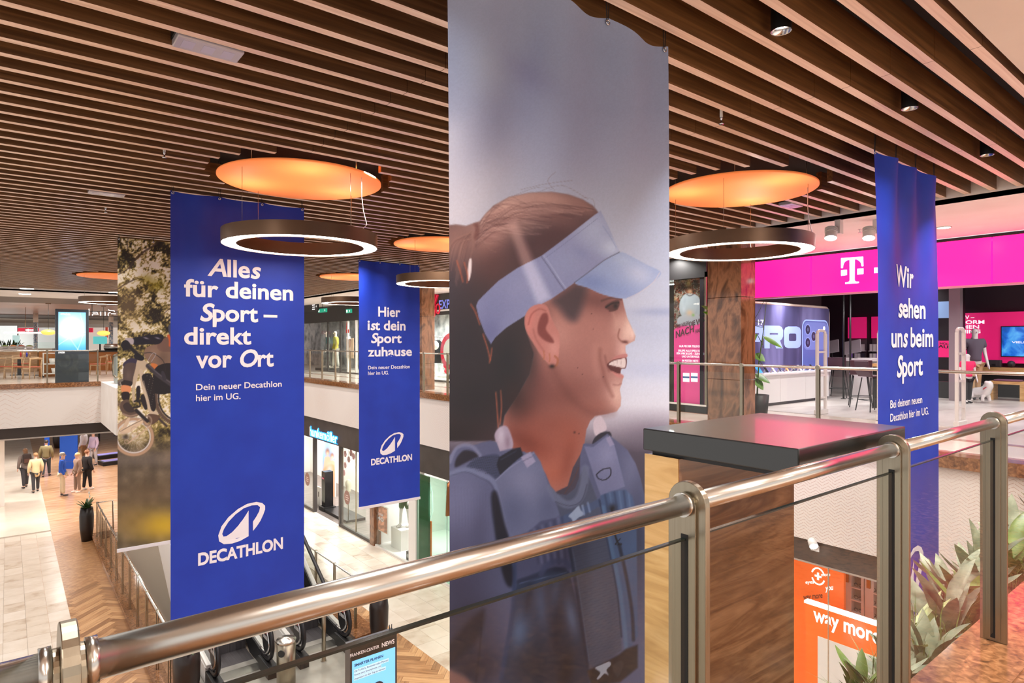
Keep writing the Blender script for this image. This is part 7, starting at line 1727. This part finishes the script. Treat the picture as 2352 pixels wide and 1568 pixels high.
for k in range(6): a_ = k * 1.047; MB().tube([(c.x, c.y, c.z), (c.x + 0.78 * math.cos(a_), c.y + 0.78 * math.sin(a_), c.z)], 0.018, 6).build('spoke', m_lampb, t)
MB().cyl((c.x, c.y, c.z), (c.x, c.y, BZ), 0.012, 6).build('rod', m_lampb, t)
a, b = atD(0, 800, 29), atD(75, 800, 29)
t = thing('food_counter', 'long wooden food counter with salad bowls behind the tables', 'counter', (a.x, a.y, 0)); MB().beam((a.x - 2, a.y + 1.5, 0.5), (b.x, b.y, 0.5), 0.6, 1.0).build('counter_body', m_wood, t); MB().beam((a.x - 2, a.y + 1.5, 1.03), (b.x, b.y, 1.03), 0.7, 0.06).build('counter_top', m_fix, t)
for k in range(4):
    c = a.lerp(b, 0.15 + 0.25 * k); g_ = thing('salad_bowl', 'filled bowl on the food counter, %s from the left' % ['first', 'second', 'third', 'fourth'][k], 'bowl', (c.x, c.y, 1.06), 'bowls on the food counter')
    MB().lathe([(0.0, 0.0), (0.1, 0.0), (0.19, 0.12), (0.17, 0.12), (0.0, 0.05)], (c.x, c.y, 1.06), 18).build('bowl', m_shopw, g_); MB().ball((c.x, c.y, 1.17), 0.15, 0.15, 0.07, 10, 6).build('food', P('food_%d' % k, [(120, 150, 60), (226, 150, 80), (200, 90, 60), (150, 170, 80)][k], 0.7), g_)
a, b = atD(86, 800, 30), atD(126, 800, 30)
t = thing('glass_cabinet', 'glass counter cabinet full of crockery left of the totem', 'cabinet', (a.x, a.y, 0)); MB().beam((a.x, a.y, 0.45), (b.x, b.y, 0.45), 0.6, 0.9).build('base', m_steel2, t); MB().beam((a.x, a.y, 1.15), (b.x, b.y, 1.15), 0.5, 0.45).build('glass_case', m_glass2, t); MB().beam((a.x, a.y, 1.0), (b.x, b.y, 1.0), 0.4, 0.15).build('dishes', P('dish_white', (226, 220, 214), 0.3), t)
a, b = atD(205, 805, 31), atD(270, 805, 31)
t = thing('buffet_island', 'dark wood buffet island with steel hood right of the totem', 'buffet', (a.x, a.y, 0)); MB().beam((a.x, a.y, 0.45), (b.x + 1, b.y, 0.45), 0.8, 0.9).build('body', m_wd2, t); MB().beam((a.x, a.y, 0.93), (b.x + 1, b.y, 0.93), 0.9, 0.06).build('top', m_black, t); MB().tube([(a.x + 0.7, a.y, 1.12), (b.x + 0.6, b.y, 1.12)], 0.18, 14).build('steel_hood', m_steel, t)
c = atD(230, 782, 38)
t = thing('menu_screen', 'small lit menu screen behind the buffet island', 'screen', tuple(c)); MB().box(c.x - 0.35, c.x + 0.35, c.y, c.y + 0.06, c.z - 0.2, c.z + 0.25).build('screen', P('menu_screen', (90, 190, 190), 0.3, emit=0.7), t); MB().box(c.x - 0.04, c.x + 0.04, c.y + 0.06, c.y + 0.1, 0, c.z).build('stand', m_black, t)
# far illuminated shop fronts
def board(name, lab, cat, xl, xr, yt, yb, D, mat, base=None, th=0.1, to_floor=False, group=None):
    a, b = atD(xl, yb, D), atD(xr, yt, D)
    t = thing(name, lab, cat, (a.x, a.y, a.z if not to_floor else 0), group)
    z0 = 0.0 if to_floor else a.z
    MB().beam((a.x, a.y, (z0 + b.z) / 2), (b.x, b.y, (z0 + b.z) / 2), th, b.z - z0).build('panel', mat, t)
    return t
m_lit = P('lit_shop_white', (236, 240, 238), 0.5, emit=0.75); m_lit2 = P('lit_shop_mint', (196, 226, 222), 0.5, emit=0.6); m_redp = P('red_sign', (206, 30, 60), 0.4, emit=0.5)
board('distant_shopfront', 'bright white far shop front at the left picture edge', 'shop front', -60, 38, 748, 800, 42, m_lit, to_floor=True); board('distant_shopfront', 'mint lit far shop interior behind the counter', 'shop front', 30, 44, 770, 800, 41.5, m_lit2, to_floor=True)
board('distant_shopfront', 'glazed pale far shop front behind the totem', 'shop front', 44, 126, 752, 800, 43, P('lit_shop_grey', (214, 214, 210), 0.5, emit=0.5), to_floor=True); board('distant_shopfront', 'pale far shop front right of the totem', 'shop front', 204, 300, 752, 800, 44, P('lit_shop_warm', (222, 208, 196), 0.5, emit=0.5), to_floor=True)
t = board('red_shop_sign', 'red far shop sign with white lettering', 'sign', 42, 88, 753, 761, 42.88, m_redp); O = atD(60, 757.6, 42.8)
for k in range(6): q_ = O + Vector((CA, -SA, 0)) * (0.14 * k); MB().ball(q_, 0.07, 0.02, 0.09 if k == 1 else 0.055, 10, 6).build('letter_mark', m_lw, t)
board('red_shop_sign', 'red far shop sign right of the totem', 'sign', 204, 213, 753, 763, 43.9, m_redp)
board('red_banner', 'thin orange red flag beside far columns', 'flag', 243, 247, 751, 775, 43.9, P('orange_flag', (226, 90, 60), 0.5, emit=0.2))
for i, (px, D) in enumerate(((82, 36), (255, 36))):
    c = atD(px, 800, D); t = thing('tiled_column', 'slim white patterned column, %s of the totem' % ('left' if i == 0 else 'right'), 'column', (c.x, c.y, 0), 'slim patterned columns'); MB().cyl((c.x, c.y, 0), (c.x, c.y, 2.5), 0.1, 16).build('shaft', noisy('mosaic', [(0.45, (120, 160, 200)), (0.55, (240, 244, 246))], (22, 22, 22), 2, rough=0.4), t); MB().cyl((c.x, c.y, 2.5), (c.x, c.y, BZ), 0.12, 16).build('capital', m_beige, t)
c = atD(18, 780, 34); t = thing('counter_plant', 'green leafy plant behind the food counter', 'plant', (c.x, c.y, 0.0)); rs = random.Random(12)
MB().box(c.x - 0.5, c.x + 0.5, c.y - 0.15, c.y + 0.15, 0.0, 1.15).build('trough', m_fix, t)
for k in range(40):
    s_ = Vector((c.x + rs.uniform(-.5, .5), c.y, 1.15)); tip = s_ + Vector((rs.uniform(-.25, .25), rs.uniform(-.2, .2), rs.uniform(.1, .4))); v, f = leaf_pts(s_, tip, 0.08, n=4); MB().add(v, f, True).build('leaf', m_leaf2, t)
HD = 24.0; HK = lambda x, y: atD(200 + x / 17.92, 690 + y / 17.92, HD)
t = thing('hanging_neon_sign', 'hanging white outline sign on dark rods right of the totem', 'sign', tuple(HK(600, 640)))
for a_, b_ in (((75, 438), (1300, 466)), ((80, 628), (1300, 648)), ((205, 180), (205, 628))): MB().tube([HK(*a_), HK(*b_)], 0.012, 6).build('rod', m_black, t)
q = HK(205, 180); MB().cyl((q.x, q.y, q.z - 0.02), (q.x, q.y, BZ), 0.012, 6).build('hanger', m_black, t)
for ln in ([(230, 480), (400, 482), (430, 520)], [(220, 620), (225, 570), (260, 545), (460, 562)], [(560, 460), (560, 622)], [(740, 460), (742, 622)], [(890, 360), (892, 402), (1110, 420), (1140, 460)], [(882, 632), (868, 560), (900, 505), (960, 490)], [(990, 545), (1180, 548)], [(80, 340), (82, 622)]):
    MB().tube([HK(*p_) for p_ in ln], 0.018, 6).build('light_stroke', m_lw, t)
# escalator landing guard on the island
t = thing('landing_newel', 'grey escalator landing newel beside the biker banner', 'newel', (2.75, 24.6, 0)); MB().tube([(2.8, 24.2, 0.2), (2.8, 24.9, 0.25), (2.8, 25.1, 0.55), (2.8, 24.9, 0.9), (2.8, 24.2, 0.95)], 0.05, 10).build('handrail_loop', m_steel2, t); MB().box(2.78, 2.82, 24.2, 24.9, 0, 0.9).build('panel', P('newel_grey', (150, 160, 156), 0.3), t)
# ceiling lights over the far side
for i, (px, py) in enumerate(((62, 663.5), (57, 675.5), (240, 682), (264, 672))):
    c = onZ(px, py, BZ - 0.012)
    t = thing('ceiling_downlight', 'small square ceiling light above the restaurant, %s' % ['near left', 'far left', 'far right', 'near right'][i], 'downlight', (c.x, c.y, BZ - 0.012), 'restaurant ceiling lights'); MB().box(c.x - 0.16, c.x + 0.16, c.y - 0.1, c.y + 0.1, BZ - 0.012, BZ).build('lens', m_lens, t); MB().box(c.x - 0.19, c.x + 0.19, c.y - 0.13, c.y + 0.13, BZ - 0.006, BZ + 0.001).build('trim_frame', m_fix, t)
# ================================================================== fashion shop on the upper floor, centre
XU = 11.6
struct(MB().box(XU + 3.0, XU + 3.1, 11.5, 40, 0, BZ).build('wall_upper_shops', noisy('shop_wall_collage', [(0.3, (120, 124, 130)), (0.5, (196, 200, 204)), (0.7, (236, 236, 236))], (2.5, 2.5, 2.5), 6, rough=0.5)))
struct(MB().box(XU, XU + 3, 11.5, 40, BZ - 0.08, BZ).build('ceiling', m_white)); struct(MB().box(XU - 0.02, XU + 0.1, 17.2, 40, 2.3, BZ).build('trim_6', P('shop_header', (46, 44, 42), 0.4)))
for y in (13, 15.5, 19, 22, 25, 28): lamp('shop_lamp', (XU + 1.2, y, BZ - 0.1), 120, 0.3, (1, 0.98, 0.96))
sf = thing('glazed_shopfront', 'glazed fashion shop front on the upper floor', 'shop front', (XU, 24, 0))
for y0, y1 in ((17.4, 19.9), (20.0, 22.4), (22.5, 25), (25.1, 29)): MB().box(XU, XU + 0.012, y0, y1, 0.05, 2.3).build('glass_pane', m_glass2, sf)
for px in (753, 782, 799, 818):
    c = onX(px, 800, XU); MB().box(XU - 0.02, XU + 0.05, c.y - 0.05, c.y + 0.05, 0, 2.3).build('mullion', m_frame if px < 790 else m_fix, sf)
MB().box(XU - 0.02, XU + 0.1, 17.2, 29, 0, 0.06).build('plinth', m_frame, sf)
for px, lab, top, legs, py in ((752, 'pale mannequin in dark olive suit in the upper shop window', (78, 76, 64), (84, 82, 70), 856), (771, 'pale mannequin in yellow top and white skirt in the upper shop window', (214, 196, 50), (228, 222, 210), 856)):
    c = onX(px, 800, XU + 0.5); figure('mannequin', lab, 'mannequin', (c.x, c.y, 0.12), math.radians(80), 1.8, skin=(222, 208, 190), top=top, legs=legs, shoes=(210, 196, 180), gloss=0.3, group='fashion window mannequins')
c0, c1 = onX(740, 800, XU + 0.5), onX(790, 800, XU + 0.5)
t = thing('window_podium', 'black low podium under the fashion mannequins', 'podium', (XU + 0.5, (c0.y + c1.y) / 2, 0)); MB().box(XU + 0.15, XU + 0.85, c1.y, c0.y, 0.006, 0.12).build('platform', m_black, t)
gcol = [(60, 90, 60), (226, 222, 216), (40, 40, 42), (150, 170, 80), (120, 100, 90), (30, 34, 40), (200, 190, 180), (90, 120, 90)]
for k in range(16):
    y = 18.2 + k * 0.55 + (k % 3) * 0.1
    t = thing('rack_garment', 'garment on the racks inside the upper fashion shop, %s from the right' % ['first', 'second', 'third', 'fourth', 'fifth', 'sixth', 'seventh', 'eighth', 'ninth', 'tenth', 'eleventh', 'twelfth', 'thirteenth', 'fourteenth', 'fifteenth', 'sixteenth'][k], 'garment', (XU + 1.6, y, 0.5), 'garments in the upper shop')
    MB().prism([(-.22, -.9), (.22, -.9), (.18, -.1), (.05, 0), (-.05, 0), (-.18, -.1)], (XU + 1.6, y - 0.05, 1.45), (1, 0, 0), (0, 0, 1), (0, 1, 0), 0.12).build('cloth', P('rackcloth_%d' % (k % 8), gcol[k % 8], 0.8), t); MB().tube([(XU + 1.6, y, 1.45), (XU + 1.6, y, 1.56)], 0.006, 5).build('hook', m_chrome, t)
t = thing('garment_rack', 'long steel garment rack inside the upper fashion shop', 'clothes rack', (XU + 1.6, 22.5, 0)); MB().tube([(XU + 1.6, 18.0, 0), (XU + 1.6, 18.0, 1.57), (XU + 1.6, 27.2, 1.57), (XU + 1.6, 27.2, 0)], 0.015, 8).build('rail_tube', m_chrome, t)
m_green = P('exit_green', (20, 150, 120), 0.4, emit=0.6)
for i, (xl, xr, yt, yb) in enumerate(((730.5, 748.5, 707.5, 718), (794.5, 805.5, 709, 719))):
    a, b = onX(xl, yb, 10.6), onX(xr, yt, 10.6)
    t = thing('exit_sign', 'green exit sign hanging before the fashion shop, %s' % ('left' if i == 0 else 'right'), 'exit sign', (10.6, (a.y + b.y) / 2, a.z), 'exit signs'); MB().box(10.6, 10.66, b.y, a.y, a.z, b.z).build('case', m_green, t)
    ym = (a.y + b.y) / 2; MB().box(10.595, 10.6, a.y - 0.16, a.y - 0.05, a.z + 0.03, b.z - 0.03).build('pictogram', m_lw, t); MB().cyl((10.63, ym, b.z), (10.63, ym, BZ), 0.01, 6).build('hanger', m_black, t)
    m = MB(); zc = (a.z + b.z) / 2; m.add([(10.594, b.y + 0.05, zc), (10.594, b.y + 0.12, zc + 0.05), (10.594, b.y + 0.12, zc - 0.05)], [(0, 1, 2)]); m.build('arrow', m_lw, t)
a, b = onX(690, 717, 10.5), onX(729.5, 697, 10.5)
t = thing('direction_sign', 'black hanging direction sign with white lines and arrow', 'sign', (10.5, (a.y + b.y) / 2, a.z)); MB().box(10.5, 10.56, b.y, a.y, a.z, b.z).build('case', P('sign_black', (30, 30, 30), 0.4), t)
for k in range(3): z = a.z + 0.06 + k * 0.09; MB().box(10.494, 10.5, b.y + 0.32, b.y + 0.62 - 0.04 * (k % 2), z, z + 0.035).build('text_line', m_lw, t)
letter('arrow', '→', m_lw, t, (10.493, b.y + 0.22, b.z - 0.16), (0, -1, 0), (0, 0, 1), width=0.14, cap=0.1); MB().cyl((10.53, (a.y + b.y) / 2, b.z), (10.53, (a.y + b.y) / 2, BZ), 0.01, 6).build('hanger', m_black, t)
a, b = onX(748, 716, XU - 0.1), onX(794, 702, XU - 0.1)
a, b = onX(799, 822, XU + 0.1), onX(815, 776, XU + 0.1)
t = thing('window_poster', 'peach window poster of a face on the fashion shop glass', 'poster', (XU + 0.06, (a.y + b.y) / 2, a.z)); MB().box(XU + 0.03, XU + 0.05, b.y, a.y, a.z, b.z).build('sheet', P('peach_print', (234, 196, 166), 0.5), t); ec = ((a.y + b.y) / 2, b.z - 0.25); flat([(XU + 0.027, ec[0] + 0.13 * math.cos(q), ec[1] + 0.17 * math.sin(q)) for q in np.linspace(0, 2 * math.pi, 20)[:-1]], 'face_print', P('face_print', (206, 146, 116), 0.5), t); flat([(XU + 0.028, ec[0] + 0.16 * math.cos(q), ec[1] + 0.08 + 0.16 * math.sin(q)) for q in np.linspace(0, 2 * math.pi, 20)[:-1]], 'hair_print', P('hair_print', (150, 90, 60), 0.5), t)
# small red sale lettering on the shop glass
O = onX(795, 755, XU - 0.01); t = thing('window_lettering', 'red and white lettering on the upper shop glass', 'lettering', tuple(O)); MB().beam(O + Vector((0, -0.02, 0)), O + Vector((0, -0.1, 0.32)), 0.05, 0.01, up=(1, 0, 0)).build('red_mark', P('red_print', (206, 40, 40), 0.5), t); MB().box(O.x - 0.005, O.x, O.y - 0.3, O.y, O.z - 0.18, O.z - 0.03).build('red_mark', MATS['red_print'], t); letter('lettering', 'OUR', m_lw, t, (O.x, O.y - 0.05, O.z - 0.45), (0, -1, 0), (0, 0, 1), width=0.42, cap=0.12)
# ------------------------------------------------------------------ nail and hair shop behind the far column
c = onX(1000, 700, XU)
struct(MB().box(XU + 0.02, XU + 0.1, 11.5, 17.1, 2.3, BZ).build('trim_7', m_white)); struct(MB().box(XU + 2.0, XU + 2.1, 11.5, 17.2, 0, BZ - 0.08).build('wall_nail_shop', P('nail_shop_wall', (236, 226, 216), 0.5)))
t = thing('scissors_sign', 'sign with red scissors and violet letters on the white fascia', 'sign', (XU - 0.05, c.y, 2.4)); m_sred = P('scissor_red', (206, 30, 60), 0.4, emit=0.3); m_viol = P('violet_letters', (110, 120, 210), 0.4, emit=0.6)
K = lambda x, y: onX(680 + x / 4.3556, 640 + y / 4.3556, XU - 0.04)
for a_, b_ in (((1395, 155), (1380, 300)), ((1420, 160), (1370, 320)), ((1365, 215), (1400, 280))): MB().beam(K(*a_), K(*b_), 0.05, 0.08, up=(1, 0, 0)).build('scissor_blade', m_sred, t)
for q in ((1372, 335), (1420, 300)): cc_ = K(*q); MB().tube([(cc_.x, cc_.y + 0.12 * math.cos(r_), cc_.z + 0.16 * math.sin(r_)) for r_ in np.linspace(0, 2 * math.pi, 16)[:-1]], 0.03, 6, closed=True).build('finger_ring', m_sred, t)
O = K(1430, 300); letter('lettering', 'EXPRESS', m_viol, t, O, (0, -1, 0), (0, 0, 1), width=1.5, cap=0.30, bold=0.03); MB().box(XU - 0.03, XU + 0.02, c.y - 1.2, c.y + 0.3, 2.42, 2.48).build('rail', m_fix, t)
cc_ = onX(1034, 807, XU + 0.1)
t = thing('prize_wheel', 'red and white prize wheel on a stand before the nail shop', 'prize wheel', (cc_.x, cc_.y, 0)); R_ = 0.62
for k in range(12):
    a0, a1 = k * math.pi / 6, (k + 1) * math.pi / 6
    MB().prism([(R_ * math.cos(x), R_ * math.sin(x)) for x in np.linspace(a0, a1, 4)] + [(R_ * 0.72 * math.cos(x), R_ * 0.72 * math.sin(x)) for x in np.linspace(a1, a0, 4)], (cc_.x, cc_.y, cc_.z), (0, 1, 0), (0, 0, 1), (1, 0, 0), 0.05).build('segment', m_sred if k % 2 else P('wheel_pink', (226, 80, 110), 0.4), t)
MB().cyl((cc_.x + 0.01, cc_.y, cc_.z), (cc_.x + 0.04, cc_.y, cc_.z), R_ * 0.72, 28).build('wheel_face', m_shopw, t)
for s in (-1, 1): MB().tube([(cc_.x + 0.05, cc_.y, cc_.z - 0.6), (cc_.x + 0.1, cc_.y + s * 0.3, 0.0)], 0.025, 8).build('stand_leg', m_black, t)
MB().box(cc_.x + 0.05, cc_.x + 0.09, cc_.y - 0.05, cc_.y + 0.05, cc_.z - 0.6, cc_.z).build('stand_post', m_black, t)
for k, (px, py) in enumerate(((1000, 793), (1024, 840), (1026, 852))):
    c = onX(px, py, XU + 0.6); t = thing('balloon', '%s balloon near the prize wheel' % ['white', 'red upper', 'red lower'][k], 'balloon', tuple(c), 'balloons at the nail shop'); MB().ball(c, 0.13 if k == 0 else 0.09, None, 0.16 if k == 0 else 0.1, 14, 10).build('balloon_skin', m_shopw if k == 0 else m_sred, t); MB().tube([(c.x, c.y, c.z - 0.1), (c.x, c.y, 0.0)], 0.003, 4).build('string', m_cord, t)
# ================================================================== fixtures among the slats
for i, (px, py) in enumerate(((1818, 62), (2114, 243), (2289, 352))):
    c = onZ(px, py, CZ + 0.0); c.y = gap_y(c.y)
    t = thing('recessed_spot', 'black cylinder downlight among the slats at upper right, %s of three' % ['nearest', 'middle', 'farthest'][i], 'downlight', (c.x, c.y, CZ), 'downlights among the slats')
    MB().lathe([(0.055, 0.0), (0.055, 0.3), (0.0, 0.3)], (c.x, c.y, CZ), 24).build('housing', m_black, t); MB().lathe([(0.055, -0.001), (0.05, 0.0), (0.048, 0.05)], (c.x, c.y, CZ), 24).build('reflector_rim', m_chrome, t); MB().lathe([(0.0, 0.04), (0.048, 0.04)], (c.x, c.y, CZ), 24).build('lens', m_lens, t)
    lamp('spot_light', (c.x, c.y, CZ + 0.03), 12, 0.08, (1, 1, 1), 1.4, t)
for i, (px, py, w) in enumerate(((490, 103, 0.36), (242, 453, 0.36), (1829, 473, 0.3))):
    c = onZ(px, py, CZ - 0.02); c.y = gap_y(c.y)
    t = thing('emergency_light', 'rectangular clear emergency light between the slats, %s' % ['near upper left', 'further left above the blue banner', 'beside the right orange disc'][i], 'emergency light', (c.x, c.y, CZ - 0.03), 'emergency lights in the slats')
    MB().box(c.x - w / 2, c.x + w / 2, c.y - 0.085, c.y + 0.085, CZ - 0.012, CZ + 0.03).build('clear_cover', P('frosted_cover', (186, 178, 182), 0.12), t, bevel=0.006)
    for k in range(3): MB().box(c.x - w * 0.4 + k * w * 0.3, c.x - w * 0.22 + k * w * 0.3, c.y - 0.05, c.y + 0.05, CZ - 0.0135, CZ - 0.012).build('lamp_cell', P('lamp_cell', (190, 184, 200), 0.2), t)
    MB().box(c.x - w / 2 - 0.005, c.x + w / 2 + 0.005, c.y - 0.09, c.y + 0.09, CZ + 0.03, CZ + 0.37).build('mount', m_black, t)
for i, (px, py) in enumerate(((380, 355), (241, 487), (1671, 275))):
    c = onZ(px, py, CZ - 0.03); c.y = gap_y(c.y)
    t = thing('sprinkler_head', 'small sprinkler head below the slats, %s' % ['above the large blue banner', 'left above the biker banner', 'right of the runner banner'][i], 'sprinkler', (c.x, c.y, CZ - 0.05), 'sprinklers'); MB().cyl((c.x, c.y, CZ), (c.x, c.y, CZ + 0.36), 0.012, 8).build('pipe', m_fix, t); MB().lathe([(0.0, -0.05), (0.02, -0.05), (0.006, -0.035), (0.008, -0.005), (0.016, 0.0), (0.0, 0.0)], (c.x, c.y, CZ), 12).build('nozzle', m_chrome, t)
for i, (px, py) in enumerate(((548, 270), (365, 452), (1975, 533))):
    if i == 2:
        c = onZ(px, py, BZ - 0.04); t = thing('sprinkler_head', 'sprinkler on the white ceiling by the spotlights', 'sprinkler', (c.x, c.y, BZ - 0.05), 'sprinklers'); MB().lathe([(0.0, -0.05), (0.03, -0.05), (0.006, -0.035), (0.008, -0.005), (0.03, 0.0), (0.0, 0.0)], (c.x, c.y, BZ), 12).build('nozzle', m_chrome, t)
# ================================================================== planter bed outside the near railing
rs = random.Random(21)
struct(MB().box(2.70, 8.7, 1.0, 1.36, -0.62, -0.55).build('trim_planter', P('trough_dark', (52, 46, 40), 0.6)))
struct(MB().box(2.70, 8.7, 1.34, 1.37, -0.62, -0.36).build('trim_planter', MATS['trough_dark']))
m_soil = noisy('soil', [(0.3, (40, 32, 24)), (0.7, (70, 58, 42))], (30, 30, 30), 4, rough=0.9); soil = MB().box(2.72, 8.68, 1.0, 1.34, -0.55, -0.42).build('soil', m_soil); setp(soil, 'dark soil filling the long planter trough', 'soil', kind='stuff')
m_sil = noisy('silver_leaf', [(0.25, (84, 98, 76)), (0.5, (140, 150, 126)), (0.75, (196, 202, 180))], (7, 7, 7), 4, 0.5, rough=0.45); m_mid = noisy('olive_leaf', [(0.25, (60, 84, 34)), (0.55, (104, 130, 58)), (0.8, (154, 172, 96))], (7, 7, 7), 4, 0.5, rough=0.4); m_var = noisy('pale_leaf', [(0.3, (150, 170, 96)), (0.7, (222, 226, 170))], (4, 4, 4), 3, rough=0.4)
names = ['first', 'second', 'third', 'fourth', 'fifth', 'sixth', 'seventh', 'eighth', 'ninth', 'tenth', 'eleventh', 'twelfth', 'thirteenth', 'fourteenth', 'fifteenth', 'sixteenth', 'seventeenth', 'eighteenth', 'nineteenth', 'twentieth', 'twenty-first', 'twenty-second', 'twenty-third', 'twenty-fourth']
for i in range(24):
    x = 2.86 + i * 0.2 + rs.uniform(-.05, .05); y = 1.10 + (i * 5 % 3) * 0.08 + rs.uniform(-.03, .03)
    kind = ['silver', 'olive', 'silver', 'silver', 'pale'][i % 5]; mt = {'silver': m_sil, 'olive': m_mid, 'pale': m_var}[kind]
    t = thing('leafy_plant', '%s broad-leaved plant in the trough, %s from the wooden pillar' % ({'silver': 'silvery green', 'olive': 'olive green', 'pale': 'pale variegated'}[kind], names[i]), 'plant', (x, y, -0.42), 'plants in the railing trough')
    sz = [0.6, 0.65, 0.85, 1.0, 1.15][min(i, 4)]
    for k in range(30 if kind != 'pale' else 7):
        a_ = k * 2.4 + rs.random(); el_ = rs.uniform(0.1, 1.3); ln = rs.uniform(0.14, 0.33) * (1.2 if kind == 'pale' else 1) * sz
        s_ = Vector((x, y, -0.42)) + Vector((0.03 * math.cos(a_), 0.03 * math.sin(a_), rs.uniform(0.0, 0.34) * sz)); tip = s_ + Vector((math.cos(a_) * math.cos(el_), math.sin(a_) * math.cos(el_) * 0.8, math.sin(el_))) * ln
        tip.y = max(tip.y, 0.92)
        v, f = leaf_pts(s_, tip, 0.075 * ln / 0.25 if kind != 'pale' else 0.05, n=7, droop=-0.06 if el_ < 0.8 else 0.05, fold=0.3); MB().add(v, f, True).build('leaf', mt, t)
gm = MB()
for k in range(700):
    x = rs.uniform(2.85, 6.8); y = rs.uniform(1.05, 1.3); h = rs.uniform(0.2, 0.5) * (0.7 if x < 3.4 else 1.0); a_ = rs.random() * 6.28; b_ = rs.uniform(0.05, 0.25)
    p = Vector((x, y, -0.42)); m_ = p + Vector((math.cos(a_) * b_ * 0.4, math.sin(a_) * b_ * 0.4, h * 0.8)); e_ = p + Vector((math.cos(a_) * b_, math.sin(a_) * b_, h)); sd = Vector((-math.sin(a_), math.cos(a_), 0)) * 0.003
    gm.add([p - sd, p + sd, m_ + sd * 0.7, m_ - sd * 0.7, e_], [(0, 1, 2, 3), (3, 2, 4)], True)
gr_ = gm.build('ornamental_grass', m_mid); setp(gr_, 'fine green grass blades between the trough plants', 'grass', kind='stuff')
struct(MB().box(10.34, 14.7, 11.5, 11.6, 0, BZ).build('wall_shop_divider', m_white))
for _m in bpy.data.materials:
    if _m.name.startswith(('tv_picture', 'phone_wall_print')): _m.cycles.emission_sampling = 'NONE'
bpy.data.scenes.remove(SCRATCH)
